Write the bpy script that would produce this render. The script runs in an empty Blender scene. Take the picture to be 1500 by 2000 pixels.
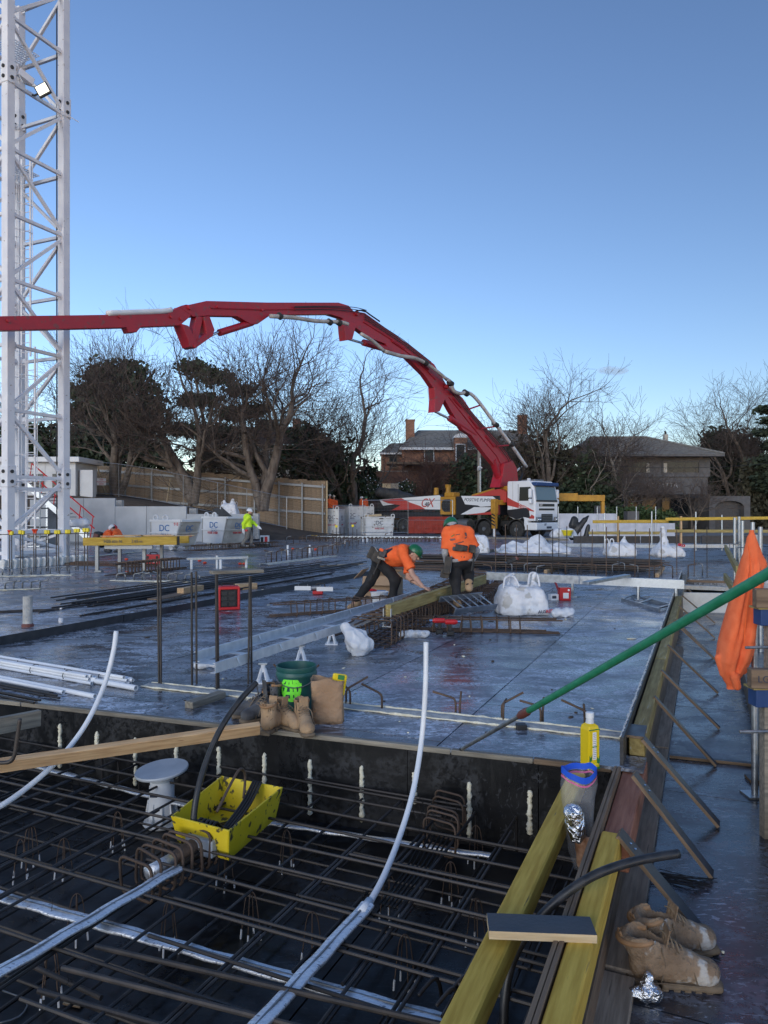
import bpy, math, random
import numpy as np
from mathutils import Vector as V, Matrix, Quaternion
from mathutils.bvhtree import BVHTree
S = bpy.context.scene
COL = S.collection
R = random.Random(7)
PI = math.pi
rad = math.radians
H = 1.6          # eye height above the main deck
F = 1400.0       # focal length in photograph pixels

# ---------------------------------------------------------------- camera
cam = bpy.data.objects.new('camera', bpy.data.cameras.new('camera'))
COL.objects.link(cam)
cam.location = (0, 0, H)
cam.rotation_euler = (PI/2, 0, 0)
cam.data.sensor_fit = 'VERTICAL'
cam.data.sensor_height = 36.0
cam.data.lens = 36.0*F/2000.0
cam.data.clip_start = 0.05
cam.data.clip_end = 2000
S.camera = cam

# ---------------------------------------------------------------- sky and sun
SUN_EL, SUN_AZ = rad(7), rad(150)
W = bpy.data.worlds.new('World'); S.world = W; W.use_nodes = True
wn, wl = W.node_tree.nodes, W.node_tree.links
wn.clear()
sky = wn.new('ShaderNodeTexSky'); sky.sky_type = 'NISHITA'; sky.sun_disc = False
sky.sun_elevation = SUN_EL; sky.sun_rotation = SUN_AZ
sky.air_density = 1.0; sky.dust_density = 0.1; sky.ozone_density = 2.4; sky.altitude = 0
bg = wn.new('ShaderNodeBackground'); bg.inputs['Strength'].default_value = 0.15
wo = wn.new('ShaderNodeOutputWorld')
tint = wn.new('ShaderNodeMix'); tint.data_type = 'RGBA'; tint.blend_type = 'MULTIPLY'; tint.inputs[0].default_value = 1
tint.inputs[7].default_value = (1.03, .972, 1.14, 1)
tcw = wn.new('ShaderNodeTexCoord'); sxz = wn.new('ShaderNodeSeparateXYZ'); mr = wn.new('ShaderNodeMapRange'); mul = wn.new('ShaderNodeMix')
wl.new(tcw.outputs['Generated'], sxz.inputs[0]); wl.new(sxz.outputs[2], mr.inputs[0])
for i_, q_ in enumerate((.05, .60, 1.24, 1.02)): mr.inputs[i_+1].default_value = q_
mul.data_type = 'RGBA'; mul.blend_type = 'MULTIPLY'; mul.inputs[0].default_value = 1
wl.new(sky.outputs[0], tint.inputs[6]); wl.new(tint.outputs[2], mul.inputs[6]); wl.new(mr.outputs[0], mul.inputs[7]); wl.new(mul.outputs[2], bg.inputs['Color']); wl.new(bg.outputs[0], wo.inputs['Surface'])
sl = bpy.data.lights.new('sun', 'SUN'); sl.energy = 1.15; sl.angle = rad(40); sl.color = (1, .97, .94)
sun = bpy.data.objects.new('sun', sl); COL.objects.link(sun)
sd = V((-math.sin(SUN_AZ)*math.cos(rad(14)), math.cos(SUN_AZ)*math.cos(rad(14)), math.sin(rad(14))))
sun.rotation_euler = sd.to_track_quat('Z', 'Y').to_euler()
S.view_settings.view_transform = 'Standard'; S.view_settings.look = 'None'
S.view_settings.exposure = 0.62; S.view_settings.gamma = 1.0
S.view_settings.use_curve_mapping = False
S.cycles.use_denoising = True
S.cycles.max_bounces = 6; S.cycles.transparent_max_bounces = 12
S.cycles.caustics_reflective = False; S.cycles.caustics_refractive = False

# ================================================================ helpers
def P(px, py, z=0.0):
 Y = F*(H-z)/(py-1000.0)
 return V(((px-750)/F*Y, Y, z))
def A(px, py, Y):
 return V(((px-750)/F*Y, Y, H-(py-1000)*Y/F))
U = V((.407, .914, 0)).normalized()     # long grid direction of the formwork
Q = V((U.y, -U.x, 0))                   # cross direction
UP = V((0, 0, 1))

def world(o):
 return world(o.parent) @ o.matrix_basis if o.parent else o.matrix_basis.copy()
def tag(o, label=None, cat=None, group=None, kind=None):
 if label: o['label'] = label
 if cat: o['category'] = cat
 if group: o['group'] = group
 if kind: o['kind'] = kind
 return o
def thing(name, label, cat, loc=(0, 0, 0), rz=0, group=None):
 o = bpy.data.objects.new(name, None); COL.objects.link(o)
 o.empty_display_size = .2
 o.location = loc; o.rotation_euler = (0, 0, rz)
 return tag(o, label, cat, group)
def dup(o, loc=None, rz=None, parent=None, label=None):
 c = o.copy(); COL.objects.link(c)
 if parent is not None: c.parent = parent
 if loc is not None: c.location = loc
 if rz is not None: c.rotation_euler = (0, 0, rz)
 if label: c['label'] = label
 for ch in list(o.children): dup(ch, parent=c)
 return c
def link(name, me, m, parent, mat4=None):
 o = bpy.data.objects.new(name, me); COL.objects.link(o)
 if m is not None and len(me.materials) == 0: me.materials.append(m)
 mw = mat4 if mat4 is not None else Matrix()
 if parent is not None:
  o.parent = parent; o.matrix_basis = world(parent).inverted() @ mw
 else: o.matrix_basis = mw
 return o

def frame_of(d, up=UP):
 d = d.normalized()
 if abs(d.dot(up)) > .995: up = V((0, 1, 0)) if abs(d.y) < .9 else V((1, 0, 0))
 y = up.cross(d).normalized(); z = d.cross(y)
 return Matrix((d, y, z)).transposed()      # columns: along, side, up

class MB:
 def __init__(s): s.v = []; s.f = []
 def add(s, vs, fs):
  n = len(s.v); s.v += [V(p) for p in vs]; s.f += [[i+n for i in q] for q in fs]; return s
 def box(s, c, d, rot=None):
  c = V(c); x, y, z = d[0]/2, d[1]/2, d[2]/2
  vs = [V(p) for p in ((-x,-y,-z),(x,-y,-z),(x,y,-z),(-x,y,-z),(-x,-y,z),(x,-y,z),(x,y,z),(-x,y,z))]
  if rot is not None: vs = [rot @ p for p in vs]
  return s.add([c+p for p in vs], [(0,3,2,1),(4,5,6,7),(0,1,5,4),(1,2,6,5),(2,3,7,6),(3,0,4,7)])
 def bar(s, a, b, w, h, up=UP):
  a, b = V(a), V(b); return s.box((a+b)/2, ((b-a).length, w, h), frame_of(b-a, up))
 def tube(s, pts, r, n=6, cap=True, close=False):
  pts = [V(p) for p in pts]; m = len(pts); rs = r if isinstance(r, (list, tuple)) else [r]*m
  rings = []; prev = None
  for i, p in enumerate(pts):
   if close: t = pts[(i+1) % m]-pts[i-1]
   else: t = pts[min(i+1, m-1)]-pts[max(i-1, 0)]
   if t.length < 1e-9: t = V((0, 0, 1))
   t.normalize()
   if prev is None: prev = UP.cross(t) if abs(t.z) < .95 else V((1, 0, 0)).cross(t)
   x = prev-t*prev.dot(t)
   x = x.normalized() if x.length > 1e-6 else t.orthogonal().normalized()
   y = t.cross(x); prev = x
   rings.append([p+(x*math.cos(2*PI*k/n)+y*math.sin(2*PI*k/n))*rs[i] for k in range(n)])
  vs = [q for g in rings for q in g]; fs = []
  for i in range(m if close else m-1):
   j = (i+1) % m
   for k in range(n): fs.append((i*n+k, i*n+(k+1) % n, j*n+(k+1) % n, j*n+k))
  if cap and not close: fs += [tuple(range(n))[::-1], tuple((m-1)*n+k for k in range(n))]
  return s.add(vs, fs)
 def lathe(s, c, prof, n=16, rot=None, sx=1, sy=1):
  c = V(c); vs = []; fs = []
  for (r, z) in prof:
   for k in range(n):
    p = V((r*math.cos(2*PI*k/n)*sx, r*math.sin(2*PI*k/n)*sy, z))
    vs.append(c+(rot @ p if rot is not None else p))
  for i in range(len(prof)-1):
   for k in range(n): fs.append((i*n+k, i*n+(k+1) % n, (i+1)*n+(k+1) % n, (i+1)*n+k))
  fs += [tuple(range(n))[::-1], tuple((len(prof)-1)*n+k for k in range(n))]
  return s.add(vs, fs)
 def prism(s, pts, off):
  pts = [V(p) for p in pts]; off = V(off); n = len(pts)
  return s.add(pts+[p+off for p in pts], [tuple(range(n))[::-1], tuple(range(n, 2*n))]+[(i, (i+1) % n, (i+1) % n+n, i+n) for i in range(n)])
 def quad(s, *p): return s.add(p, [tuple(range(len(p)))])
 def ball(s, c, r, n=10, m=6, rot=None):
  r = r if isinstance(r, (tuple, list)) else (r, r, r); c = V(c); vs = []; fs = []
  for i in range(m+1):
   t = PI*(i+.001*(i == 0)-.001*(i == m))/m
   for k in range(n):
    p = V((r[0]*math.sin(t)*math.cos(2*PI*k/n), r[1]*math.sin(t)*math.sin(2*PI*k/n), -r[2]*math.cos(t)))
    vs.append(c+(rot @ p if rot is not None else p))
  for i in range(m):
   for k in range(n): fs.append((i*n+k, i*n+(k+1) % n, (i+1)*n+(k+1) % n, (i+1)*n+k))
  return s.add(vs, fs)
 def mesh(s, name, smooth=False, org=None, inv=None):
  vs = s.v
  if inv is not None: vs = [inv @ p for p in vs]
  if org is not None: vs = [p-org for p in vs]
  me = bpy.data.meshes.new(name); me.from_pydata([tuple(p) for p in vs], [], s.f)
  if smooth: me.shade_smooth()
  return me
 def base(s):
  a = np.array([tuple(p) for p in s.v]); lo, hi = a.min(0), a.max(0)
  return V(((lo[0]+hi[0])/2, (lo[1]+hi[1])/2, lo[2]))
 def out(s, name, m, parent=None, smooth=False, bevel=0, label=None, cat=None, group=None, kind=None, auto=False):
  org = s.base()
  o = link(name, s.mesh(name, smooth or auto, org), m, parent, Matrix.Translation(org))
  if bevel:
   b = o.modifiers.new('bevel', 'BEVEL'); b.width = bevel; b.segments = 2; b.limit_method = 'ANGLE'; b.angle_limit = rad(40)
  if auto: edge_split(o)
  return tag(o, label, cat, group, kind)

def edge_split(o, ang=38):
 e = o.modifiers.new('split', 'EDGE_SPLIT'); e.split_angle = rad(ang)
_mc = {}
def beam(name, a, b, w, h, m, parent=None, up=UP, bevel=.004, label=None, cat=None, group=None, kind=None):
 """a straight timber, plate or rail whose local x runs along it"""
 a, b = V(a), V(b); L = round((b-a).length, 2)
 key = (L, round(w, 4), round(h, 4), m.name, bevel)
 if key not in _mc:
  me = MB().box((0, 0, 0), (L, w, h)).mesh(name); me.materials.append(m); _mc[key] = me
 M4 = frame_of(b-a, up).to_4x4(); M4.translation = (a+b)/2
 o = link(name, _mc[key], m, parent, M4)
 if bevel:
  bv = o.modifiers.new('bevel', 'BEVEL'); bv.width = bevel; bv.segments = 1
 return tag(o, label, cat, group, kind)
def rod(name, a, b, r, m, parent=None, n=6, label=None, cat=None, group=None, step=.05):
 """a straight round bar; meshes are shared between bars of like length"""
 a, b = V(a), V(b); L = (b-a).length; Lr = max(step, round(L/step)*step)
 key = ('rod', round(Lr, 3), r, m.name, n)
 if key not in _mc:
  me = MB().tube([(-Lr/2, 0, 0), (Lr/2, 0, 0)], r, n).mesh(name, False); me.materials.append(m)
  me.shade_smooth(); _mc[key] = me
 M4 = frame_of(b-a).to_4x4(); M4.translation = (a+b)/2
 o = link(name, _mc[key], m, parent, M4); edge_split(o)
 return tag(o, label, cat, group)
def smooth_path(pts, k=6):
 pts = [V(p) for p in pts]; out = []
 for i in range(len(pts)-1):
  p0, p1, p2, p3 = pts[max(i-1, 0)], pts[i], pts[i+1], pts[min(i+2, len(pts)-1)]
  for j in range(k):
   t = j/k
   out.append(.5*((2*p1)+(p2-p0)*t+(2*p0-5*p1+4*p2-p3)*t*t+(3*p1-p0-3*p2+p3)*t**3))
 return out+[pts[-1]]
def text(name, body, size, m, parent, org, right, up, depth=.002, align='CENTER', label=None, cat=None, shear=0):
 c = bpy.data.curves.new(name, 'FONT'); c.body = body; c.size = size; c.extrude = depth; c.align_x = align; c.align_y = 'CENTER'; c.shear = shear
 c.resolution_u = 3
 t = bpy.data.objects.new('t', c); me = bpy.data.meshes.new_from_object(t); me.name = name
 bpy.data.objects.remove(t); bpy.data.curves.remove(c)
 r, u = V(right).normalized(), V(up).normalized(); nz = r.cross(u).normalized(); u = nz.cross(r)
 M4 = Matrix((r, u, nz)).transposed().to_4x4(); M4.translation = V(org)
 return tag(link(name, me, m, parent, M4), label, cat)

# ---- signed-distance modelling: smooth unions of tapered capsules, meshed by surface nets
def cap_d(p, a, b, ra, rb):
 a, b = np.array(a, float), np.array(b, float); ba = b-a
 t = np.clip(((p-a) @ ba)/max(ba @ ba, 1e-12), 0, 1)
 return np.linalg.norm(p-(a+t[:, None]*ba), axis=1)-(ra+(rb-ra)*t)
def ell_d(p, c, r, rot=None):
 q = p-np.array(c, float)
 if rot is not None: q = q @ np.array(rot)
 r = np.array(r, float); k = np.linalg.norm(q/r, axis=1)
 return (k-1)*k*1.0/np.maximum(np.linalg.norm(q/(r*r), axis=1), 1e-9)
def box_d(p, c, hs, rot=None, rnd=.01):
 q = p-np.array(c, float)
 if rot is not None: q = q @ np.array(rot)
 q = np.abs(q)-np.array(hs)+rnd
 return np.linalg.norm(np.maximum(q, 0), axis=1)+np.minimum(q.max(1), 0)-rnd
def smin(ds, k):
 d = ds[0]
 for e in ds[1:]:
  h = np.clip(.5+.5*(e-d)/k, 0, 1); d = e*(1-h)+d*h-k*h*(1-h)
 return d
def surfnet(fn, lo, hi, h):
 lo, hi = np.array(lo, float), np.array(hi, float); n = np.ceil((hi-lo)/h).astype(int)+2
 ax = [lo[i]-h/2+h*np.arange(n[i]) for i in range(3)]
 G = np.stack(np.meshgrid(*ax, indexing='ij'), -1)
 D = fn(G.reshape(-1, 3)).reshape(n)
 D[D == 0] = 1e-9
 neg = D < 0; c = np.zeros(n-1, int); acc = np.zeros(tuple(n-1)+(3,)); cnt = np.zeros(n-1)
 sl = lambda o: tuple(slice(o[i], n[i]-1+o[i]) for i in range(3))
 offs = [(i, j, k) for i in (0, 1) for j in (0, 1) for k in (0, 1)]
 for o in offs:
  for ax_i in range(3):
   if o[ax_i]: continue
   o2 = list(o); o2[ax_i] = 1
   a, b = D[sl(o)], D[sl(o2)]; m = (a < 0) != (b < 0)
   t = np.where(m, a/np.where(m, a-b, 1), 0)
   p = np.array(o, float)[None, None, None]+np.zeros(tuple(n-1)+(3,)); p[..., ax_i] += t
   acc += p*m[..., None]; cnt += m
 act = cnt > 0; idx = -np.ones(n-1, int); idx[act] = np.arange(act.sum())
 ijk = np.argwhere(act)
 vs = (ijk+acc[act]/cnt[act][:, None])*h+lo-h/2
 fs = []
 for a in range(3):
  b, c2 = (a+1) % 3, (a+2) % 3
  s1 = [slice(None)]*3; s2 = [slice(None)]*3
  s1[a] = slice(0, n[a]-1); s2[a] = slice(1, n[a])
  m = neg[tuple(s1)] != neg[tuple(s2)]
  e = np.argwhere(m); e = e[(e[:, b] > 0) & (e[:, c2] > 0) & (e[:, b] < n[b]-1) & (e[:, c2] < n[c2]-1)]
  if not len(e): continue
  def at(db, dc):
   q = e.copy(); q[:, b] -= db; q[:, c2] -= dc; return idx[q[:, 0], q[:, 1], q[:, 2]]
  f = np.stack([at(1, 1), at(0, 1), at(0, 0), at(1, 0)], 1)
  flip = ~neg[tuple(e.T)]
  f[flip] = f[flip][:, ::-1]; fs.append(f)
 return vs, (np.concatenate(fs) if fs else np.zeros((0, 4), int))
def organic(name, fn, lo, hi, h, m, parent=None, M4=None, label=None, cat=None, group=None, smooth_it=2):
 vs, fs = surfnet(fn, lo, hi, h)
 me = bpy.data.meshes.new(name); me.from_pydata(vs.tolist(), [], fs.tolist()); me.shade_smooth()
 if parent is not None: o = link(name, me, m, parent, world(parent) @ (M4 or Matrix()))
 else: o = link(name, me, m, None, M4 or Matrix())
 if smooth_it:
  s = o.modifiers.new('smooth', 'SMOOTH'); s.factor = .5; s.iterations = smooth_it
 return tag(o, label, cat, group)
def wob(p, f, seed=0):
 """cheap smooth pseudo-noise, about -1..1"""
 rs = np.random.RandomState(seed); out = np.zeros(len(p))
 for k in range(5):
  d = rs.normal(size=3); d /= np.linalg.norm(d)
  out += np.sin(p @ d*f*(.7+.35*k)+rs.rand()*6.28)/(1+.35*k)
 return out/2.6

# ================================================================ materials
def mat(name, c1, c2=None, scale=6, rough=.6, rough2=None, metal=0, bump=0, bscale=60, stretch=(1, 1, 1), lo=.35, hi=.65,
  rnd=0, c3=None, s3=25, t3=.68, spec=.5, coord='Object', detail=4, alpha=1, trans=0, dist=.02):
 m = bpy.data.materials.new(name); m.use_nodes = True; n, l = m.node_tree.nodes, m.node_tree.links
 b = n['Principled BSDF']; b.inputs['Metallic'].default_value = metal; b.inputs['Roughness'].default_value = rough
 b.inputs['Specular IOR Level'].default_value = spec
 if trans: b.inputs['Transmission Weight'].default_value = trans
 if alpha < 1: b.inputs['Alpha'].default_value = alpha
 tc = n.new('ShaderNodeTexCoord'); mp = n.new('ShaderNodeMapping'); mp.inputs['Scale'].default_value = stretch
 if coord == 'World':
  g = n.new('ShaderNodeNewGeometry'); l.new(g.outputs['Position'], mp.inputs[0])
 else: l.new(tc.outputs[coord], mp.inputs[0])
 def noise(sc, dt=4):
  t = n.new('ShaderNodeTexNoise'); t.inputs['Scale'].default_value = sc; t.inputs['Detail'].default_value = dt
  l.new(mp.outputs[0], t.inputs[0]); return t
 def rng(src, a, z, ta=0, tz=1):
  r = n.new('ShaderNodeMapRange'); l.new(src, r.inputs[0])
  for i, q in enumerate((a, z, ta, tz)): r.inputs[i+1].default_value = q
  return r.outputs[0]
 col = None
 def mix(fac, a, z):
  x = n.new('ShaderNodeMix'); x.data_type = 'RGBA'; l.new(fac, x.inputs[0])
  for s, q in ((6, a), (7, z)):
   if isinstance(q, tuple): x.inputs[s].default_value = (*q, 1)
   else: l.new(q, x.inputs[s])
  return x.outputs[2]
 if c2:
  t = noise(scale, detail); fac = rng(t.outputs[0], lo, hi); col = mix(fac, c1, c2)
  if rough2 is not None: l.new(rng(fac, 0, 1, rough, rough2), b.inputs['Roughness'])
 if c3:
  t = noise(s3, 5); col = mix(rng(t.outputs[0], t3, t3+.05), col if col else c1, c3)
 if rnd:
  oi = n.new('ShaderNodeObjectInfo'); h = n.new('ShaderNodeHueSaturation')
  l.new(rng(oi.outputs['Random'], 0, 1, 1-rnd, 1+rnd), h.inputs['Value'])
  if col: l.new(col, h.inputs['Color'])
  else: h.inputs['Color'].default_value = (*c1, 1)
  col = h.outputs[0]
 if col: l.new(col, b.inputs['Base Color'])
 else: b.inputs['Base Color'].default_value = (*c1, 1)
 if bump:
  t = noise(bscale, 4); bp = n.new('ShaderNodeBump'); bp.inputs['Strength'].default_value = bump; bp.inputs['Distance'].default_value = dist
  l.new(t.outputs[0], bp.inputs['Height']); l.new(bp.outputs[0], b.inputs['Normal'])
 return m
def wood(name, c1, c2, rnd=.15, rough=.75, c3=None, **k):
 return mat(name, c1, c2, scale=3.2, rough=rough, stretch=(1.2, 14, 14), bump=.35, bscale=9, rnd=rnd, c3=c3, s3=3, t3=.66, dist=.006, **k)

M = {}
def film_ply(name, dark, light, red=True, wet=.55, dry=.25, sk=.75):
 """black film-faced plywood: wet gloss, worn dry patches, scuffs, red paint stains"""
 m = bpy.data.materials.new(name); m.use_nodes = True; n, l = m.node_tree.nodes, m.node_tree.links; b = n['Principled BSDF']; b.inputs['Specular IOR Level'].default_value = .95 if red else .4
 g = n.new('ShaderNodeNewGeometry')
 def mp(sc, rz=0):
  x = n.new('ShaderNodeMapping'); x.inputs['Scale'].default_value = sc; x.inputs['Rotation'].default_value = (0, 0, rz); l.new(g.outputs['Position'], x.inputs[0]); return x.outputs[0]
 def noise(v, sc, dt=5, ds=0, ro=.55):
  t = n.new('ShaderNodeTexNoise'); t.inputs['Scale'].default_value = sc; t.inputs['Detail'].default_value = dt
  t.inputs['Distortion'].default_value = ds; t.inputs['Roughness'].default_value = ro; l.new(v, t.inputs[0]); return t.outputs[0]
 def rng(src, a, z, ta=0, tz=1):
  r = n.new('ShaderNodeMapRange'); l.new(src, r.inputs[0])
  for i, q in enumerate((a, z, ta, tz)): r.inputs[i+1].default_value = q
  return r.outputs[0]
 def math_(op, a, c):
  x = n.new('ShaderNodeMath'); x.operation = op
  for i, q in enumerate((a, c)):
   if isinstance(q, (int, float)): x.inputs[i].default_value = q
   else: l.new(q, x.inputs[i])
  return x.outputs[0]
 def mix(f, a, z):
  x = n.new('ShaderNodeMix'); x.data_type = 'RGBA'; l.new(f, x.inputs[0])
  for s, q in ((6, a), (7, z)):
   if isinstance(q, tuple): x.inputs[s].default_value = (*q, 1)
   else: l.new(q, x.inputs[s])
  return x.outputs[2]
 base = mp((1, 1, 1)); along = mp((1, 2.4, 1), -.42)
 big = noise(base, .75, 6, .6); mid = noise(along, 2.1, 8, 1.2, .62); fine = noise(base, 26, 6, .4, .7); scr = noise(mp((1, 12, 1), .25), 5, 6, .8)
 scuff = math_('MULTIPLY', rng(mid, .44, .60), rng(fine, .43, .53))
 oi = n.new('ShaderNodeObjectInfo')
 c = mix(rng(big, .3, .7), dark, tuple(q*1.7 for q in dark))
 c = mix(math_('MULTIPLY', scuff, sk), c, light)
 c = mix(rng(noise(base, 70, 2), .68, .72), c, (.012, .012, .013)); c = mix(math_('MULTIPLY', rng(noise(mp((1, 3, 1), .5), 13, 4, 1.5), .60, .63), rng(noise(base, 1.1, 3), .45, .6)), c, light)
 if red:
  for (x, y, r) in ((-.1, 6.9, .75), (.35, 6.6, .5), (1.55, 3.0, .35)):
   d = n.new('ShaderNodeVectorMath'); d.operation = 'DISTANCE'; l.new(g.outputs['Position'], d.inputs[0]); d.inputs[1].default_value = (x, y, 0 if y > 4 else -.35)
   f = math_('MULTIPLY', rng(d.outputs['Value'], r, r*.3), rng(mid, .46, .62)); f = math_('MULTIPLY', f, rng(fine, .35, .6))
   c = mix(math_('MULTIPLY', f, .5), c, (.24, .035, .03))
 h = n.new('ShaderNodeHueSaturation'); l.new(rng(oi.outputs['Random'], 0, 1, .65, 1.4), h.inputs['Value']); l.new(c, h.inputs['Color']); l.new(h.outputs[0], b.inputs['Base Color'])
 ro = math_('ADD', rng(noise(base, 1.3, 7, .9, .6), .36, .66, wet, dry), math_('MULTIPLY', scuff, .22))
 ro = math_('ADD', ro, rng(scr, .55, .7, 0, .10))
 l.new(ro, b.inputs['Roughness'])
 bp = n.new('ShaderNodeBump'); bp.inputs['Strength'].default_value = .22; bp.inputs['Distance'].default_value = .004
 l.new(math_('ADD', noise(base, 9, 5), math_('MULTIPLY', fine, .5)), bp.inputs['Height']); l.new(bp.outputs[0], b.inputs['Normal'])
 return m
M['film'] = film_ply('wet_film_ply', (.046, .052, .066), (.56, .61, .70), True, .11, .42)
M['film_walk'] = film_ply('walkway_film_ply', (.028, .032, .042), (.30, .33, .40), True, .12, .36, .4)
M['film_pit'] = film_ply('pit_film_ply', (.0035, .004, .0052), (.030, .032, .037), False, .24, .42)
M['film_edge'] = mat('film_ply_offcut', (.030, .032, .038), (.06, .06, .065), 7, .35, .55, rnd=.2, bump=.1)
M['ply'] = wood('ply_core', (.12, .082, .05), (.22, .15, .095))
M['yellow'] = wood('yellow_treated_pine', (.42, .26, .03), (.58, .39, .065), c3=(.15, .115, .05))
M['old_yellow'] = wood('weathered_yellow_pine', (.25, .185, .06), (.40, .315, .12), c3=(.42, .39, .31))
M['pine'] = wood('pine', (.40, .25, .13), (.58, .40, .23), c3=(.30, .15, .07))
M['pale_pine'] = wood('pale_pine', (.42, .31, .18), (.56, .44, .28))
M['grey_wood'] = wood('grey_weathered_timber', (.17, .15, .12), (.30, .265, .21))
M['plank'] = wood('old_plank', (.22, .17, .125), (.36, .285, .215), c3=(.15, .12, .09))
M['brown_wood'] = wood('brown_hardwood', (.13, .085, .055), (.22, .15, .095))
M['red_wood'] = wood('red_hardwood', (.26, .10, .06), (.38, .165, .10))
M['fence_ply'] = wood('hoarding_ply', (.19, .135, .085), (.31, .225, .145), rnd=.2, c3=(.16, .11, .07))
M['galv'] = mat('galvanised_steel', (.33, .36, .39), (.46, .49, .52), 14, .32, .5, metal=.85, bump=.05, rnd=.08)
M['galv_pale'] = mat('pale_galvanised_steel', (.60, .64, .68), (.74, .77, .80), 12, .35, .5, metal=.45, rnd=.05)
M['duct'] = mat('spiral_duct_steel', (.74, .76, .80), (.90, .92, .95), 40, .34, .55, metal=.75, bump=.25, bscale=60, stretch=(1, 3, 1), c3=(.30, .31, .34), s3=30, t3=.62)
M['steel'] = mat('dull_steel', (.20, .21, .22), (.32, .33, .34), 20, .45, .6, metal=.8)
M['chrome'] = mat('chrome', (.7, .72, .75), rough=.12, metal=1)
M['rebar'] = mat('rusty_rebar', (.085, .060, .047), (.17, .11, .075), 9, .65, .85, metal=.35, bump=.5, bscale=130, stretch=(1, .2, .2), rnd=.25, dist=.004)
M['rebar_dark'] = mat('dark_rebar', (.038, .036, .037), (.085, .071, .062), 7, .45, .65, metal=.5, bump=.5, bscale=110, stretch=(1, .15, .15), rnd=.3, dist=.004)
M['wire'] = mat('tie_wire', (.03, .028, .027), rough=.5, metal=.6)
M['foam'] = mat('expanding_foam', (.72, .66, .48), (.84, .80, .66), 30, .8, bump=.5, bscale=50)
M['mortar'] = mat('grey_mortar', (.36, .36, .35), (.52, .52, .50), 12, .9, bump=.7, bscale=45)
M['conc'] = mat('precast_concrete', (.36, .38, .40), (.46, .48, .50), 1.2, .8, bump=.1, bscale=30, rnd=.06)
M['white_paint'] = mat('white_mast_paint', (.70, .70, .73), (.79, .79, .80), 2.5, .42, .55, c3=(.42, .37, .33), s3=9, t3=.66, rnd=.04)
M['white'] = mat('white_plastic', (.80, .81, .82), rough=.4)
M['pvc'] = mat('white_conduit', (.72, .74, .78), (.80, .82, .85), 5, .35, .45, c3=(.45, .45, .46), s3=18, t3=.72)
M['grey_pvc'] = mat('grey_pvc', (.36, .39, .43), (.44, .47, .51), 8, .4, .5)
M['black_hose'] = mat('black_hose', (.016, .017, .019), (.03, .03, .033), 20, .35, .5)
M['black'] = mat('black_plastic', (.018, .018, .019), rough=.5)
M['rubber'] = mat('tyre_rubber', (.020, .020, .021), (.05, .048, .045), 5, .8, .9)
M['sack'] = mat('woven_white_sack', (.62, .63, .66), (.76, .77, .79), 7, .6, .7, bump=.6, bscale=16, c3=(.47, .46, .44), s3=5, t3=.58)
M['orange'] = mat('hi_vis_orange', (.92, .13, .025), (.98, .17, .04), 12, .8, bump=.25, bscale=22)
M['hoodie'] = mat('orange_fleece', (.88, .155, .05), (.96, .205, .075), 14, .92, bump=.35, bscale=300)
M['yellow_vis'] = mat('hi_vis_yellow', (.62, .93, .02), (.70, .98, .05), 12, .8, bump=.2, bscale=22)
M['navy'] = mat('navy_cloth', (.012, .014, .028), (.022, .024, .042), 12, .85, bump=.2, bscale=25)
M['black_cloth'] = mat('black_trousers', (.010, .010, .012), (.02, .02, .023), 9, .85, bump=.35, bscale=18)
M['grey_cloth'] = mat('grey_marle', (.30, .30, .31), (.38, .38, .39), 40, .9)
M['khaki'] = mat('grey_trousers', (.16, .15, .14), (.21, .20, .18), 9, .9)
M['skin'] = mat('skin', (.50, .29, .21), (.57, .34, .25), 12, .5)
M['hair'] = mat('dark_hair', (.02, .015, .012), rough=.7)
M['green_helmet'] = mat('green_helmet', (.012, .13, .055), rough=.3)
M['leather'] = mat('tan_nubuck', (.20, .135, .085), (.33, .235, .155), 11, .9, bump=.6, bscale=70, c3=(.50, .47, .43), s3=9, t3=.56)
M['leather_clean'] = mat('tan_boot_leather', (.34, .22, .125), (.45, .31, .19), 9, .85, bump=.25, bscale=60)
M['leather_grey'] = mat('grey_boot_leather', (.045, .045, .05), (.13, .13, .135), 9, .8, bump=.3, bscale=60)
M['sole'] = mat('boot_sole', (.13, .095, .065), (.20, .15, .10), 20, .9)
M['collar'] = mat('boot_collar', (.27, .15, .07), (.36, .21, .11), 14, .8)
M['lace'] = mat('bootlace', (.24, .18, .12), rough=.9)
M['tool'] = mat('tool_belt_leather', (.03, .028, .027), (.08, .065, .05), 12, .7)
M['red'] = mat('boom_red', (.36, .014, .026), (.42, .02, .034), 3, .38, .5, rnd=.05, c3=(.24, .05, .05), s3=5, t3=.60)
M['red_plastic'] = mat('red_plastic', (.52, .018, .022), rough=.4)
M['mustard'] = mat('mustard_paint', (.42, .20, .02), (.52, .27, .03), 4, .5, .6, c3=(.16, .10, .04), s3=9, t3=.68)
M['truck_white'] = mat('truck_white', (.78, .79, .81), rough=.3)
M['truck_red'] = mat('truck_red_wrap', (.50, .06, .05), rough=.35)
M['truck_black'] = mat('truck_black_wrap', (.022, .022, .026), rough=.35)
M['chassis'] = mat('chassis_black', (.022, .022, .023), (.05, .046, .042), 6, .7)
M['glass'] = mat('dark_glass', (.02, .025, .03), rough=.08, spec=.25)
M['windscreen'] = mat('windscreen_glass', (.10, .14, .15), rough=.05, spec=1.0)
M['bin'] = mat('skip_white_paint', (.68, .69, .70), (.76, .77, .78), 2, .5, .65, c3=(.20, .10, .06), s3=5, t3=.71, rnd=.03)
M['bin_old'] = mat('worn_skip_paint', (.60, .60, .58), (.74, .74, .73), 3, .6, .75, c3=(.15, .08, .05), s3=4.5, t3=.64, rnd=.04)
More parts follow.
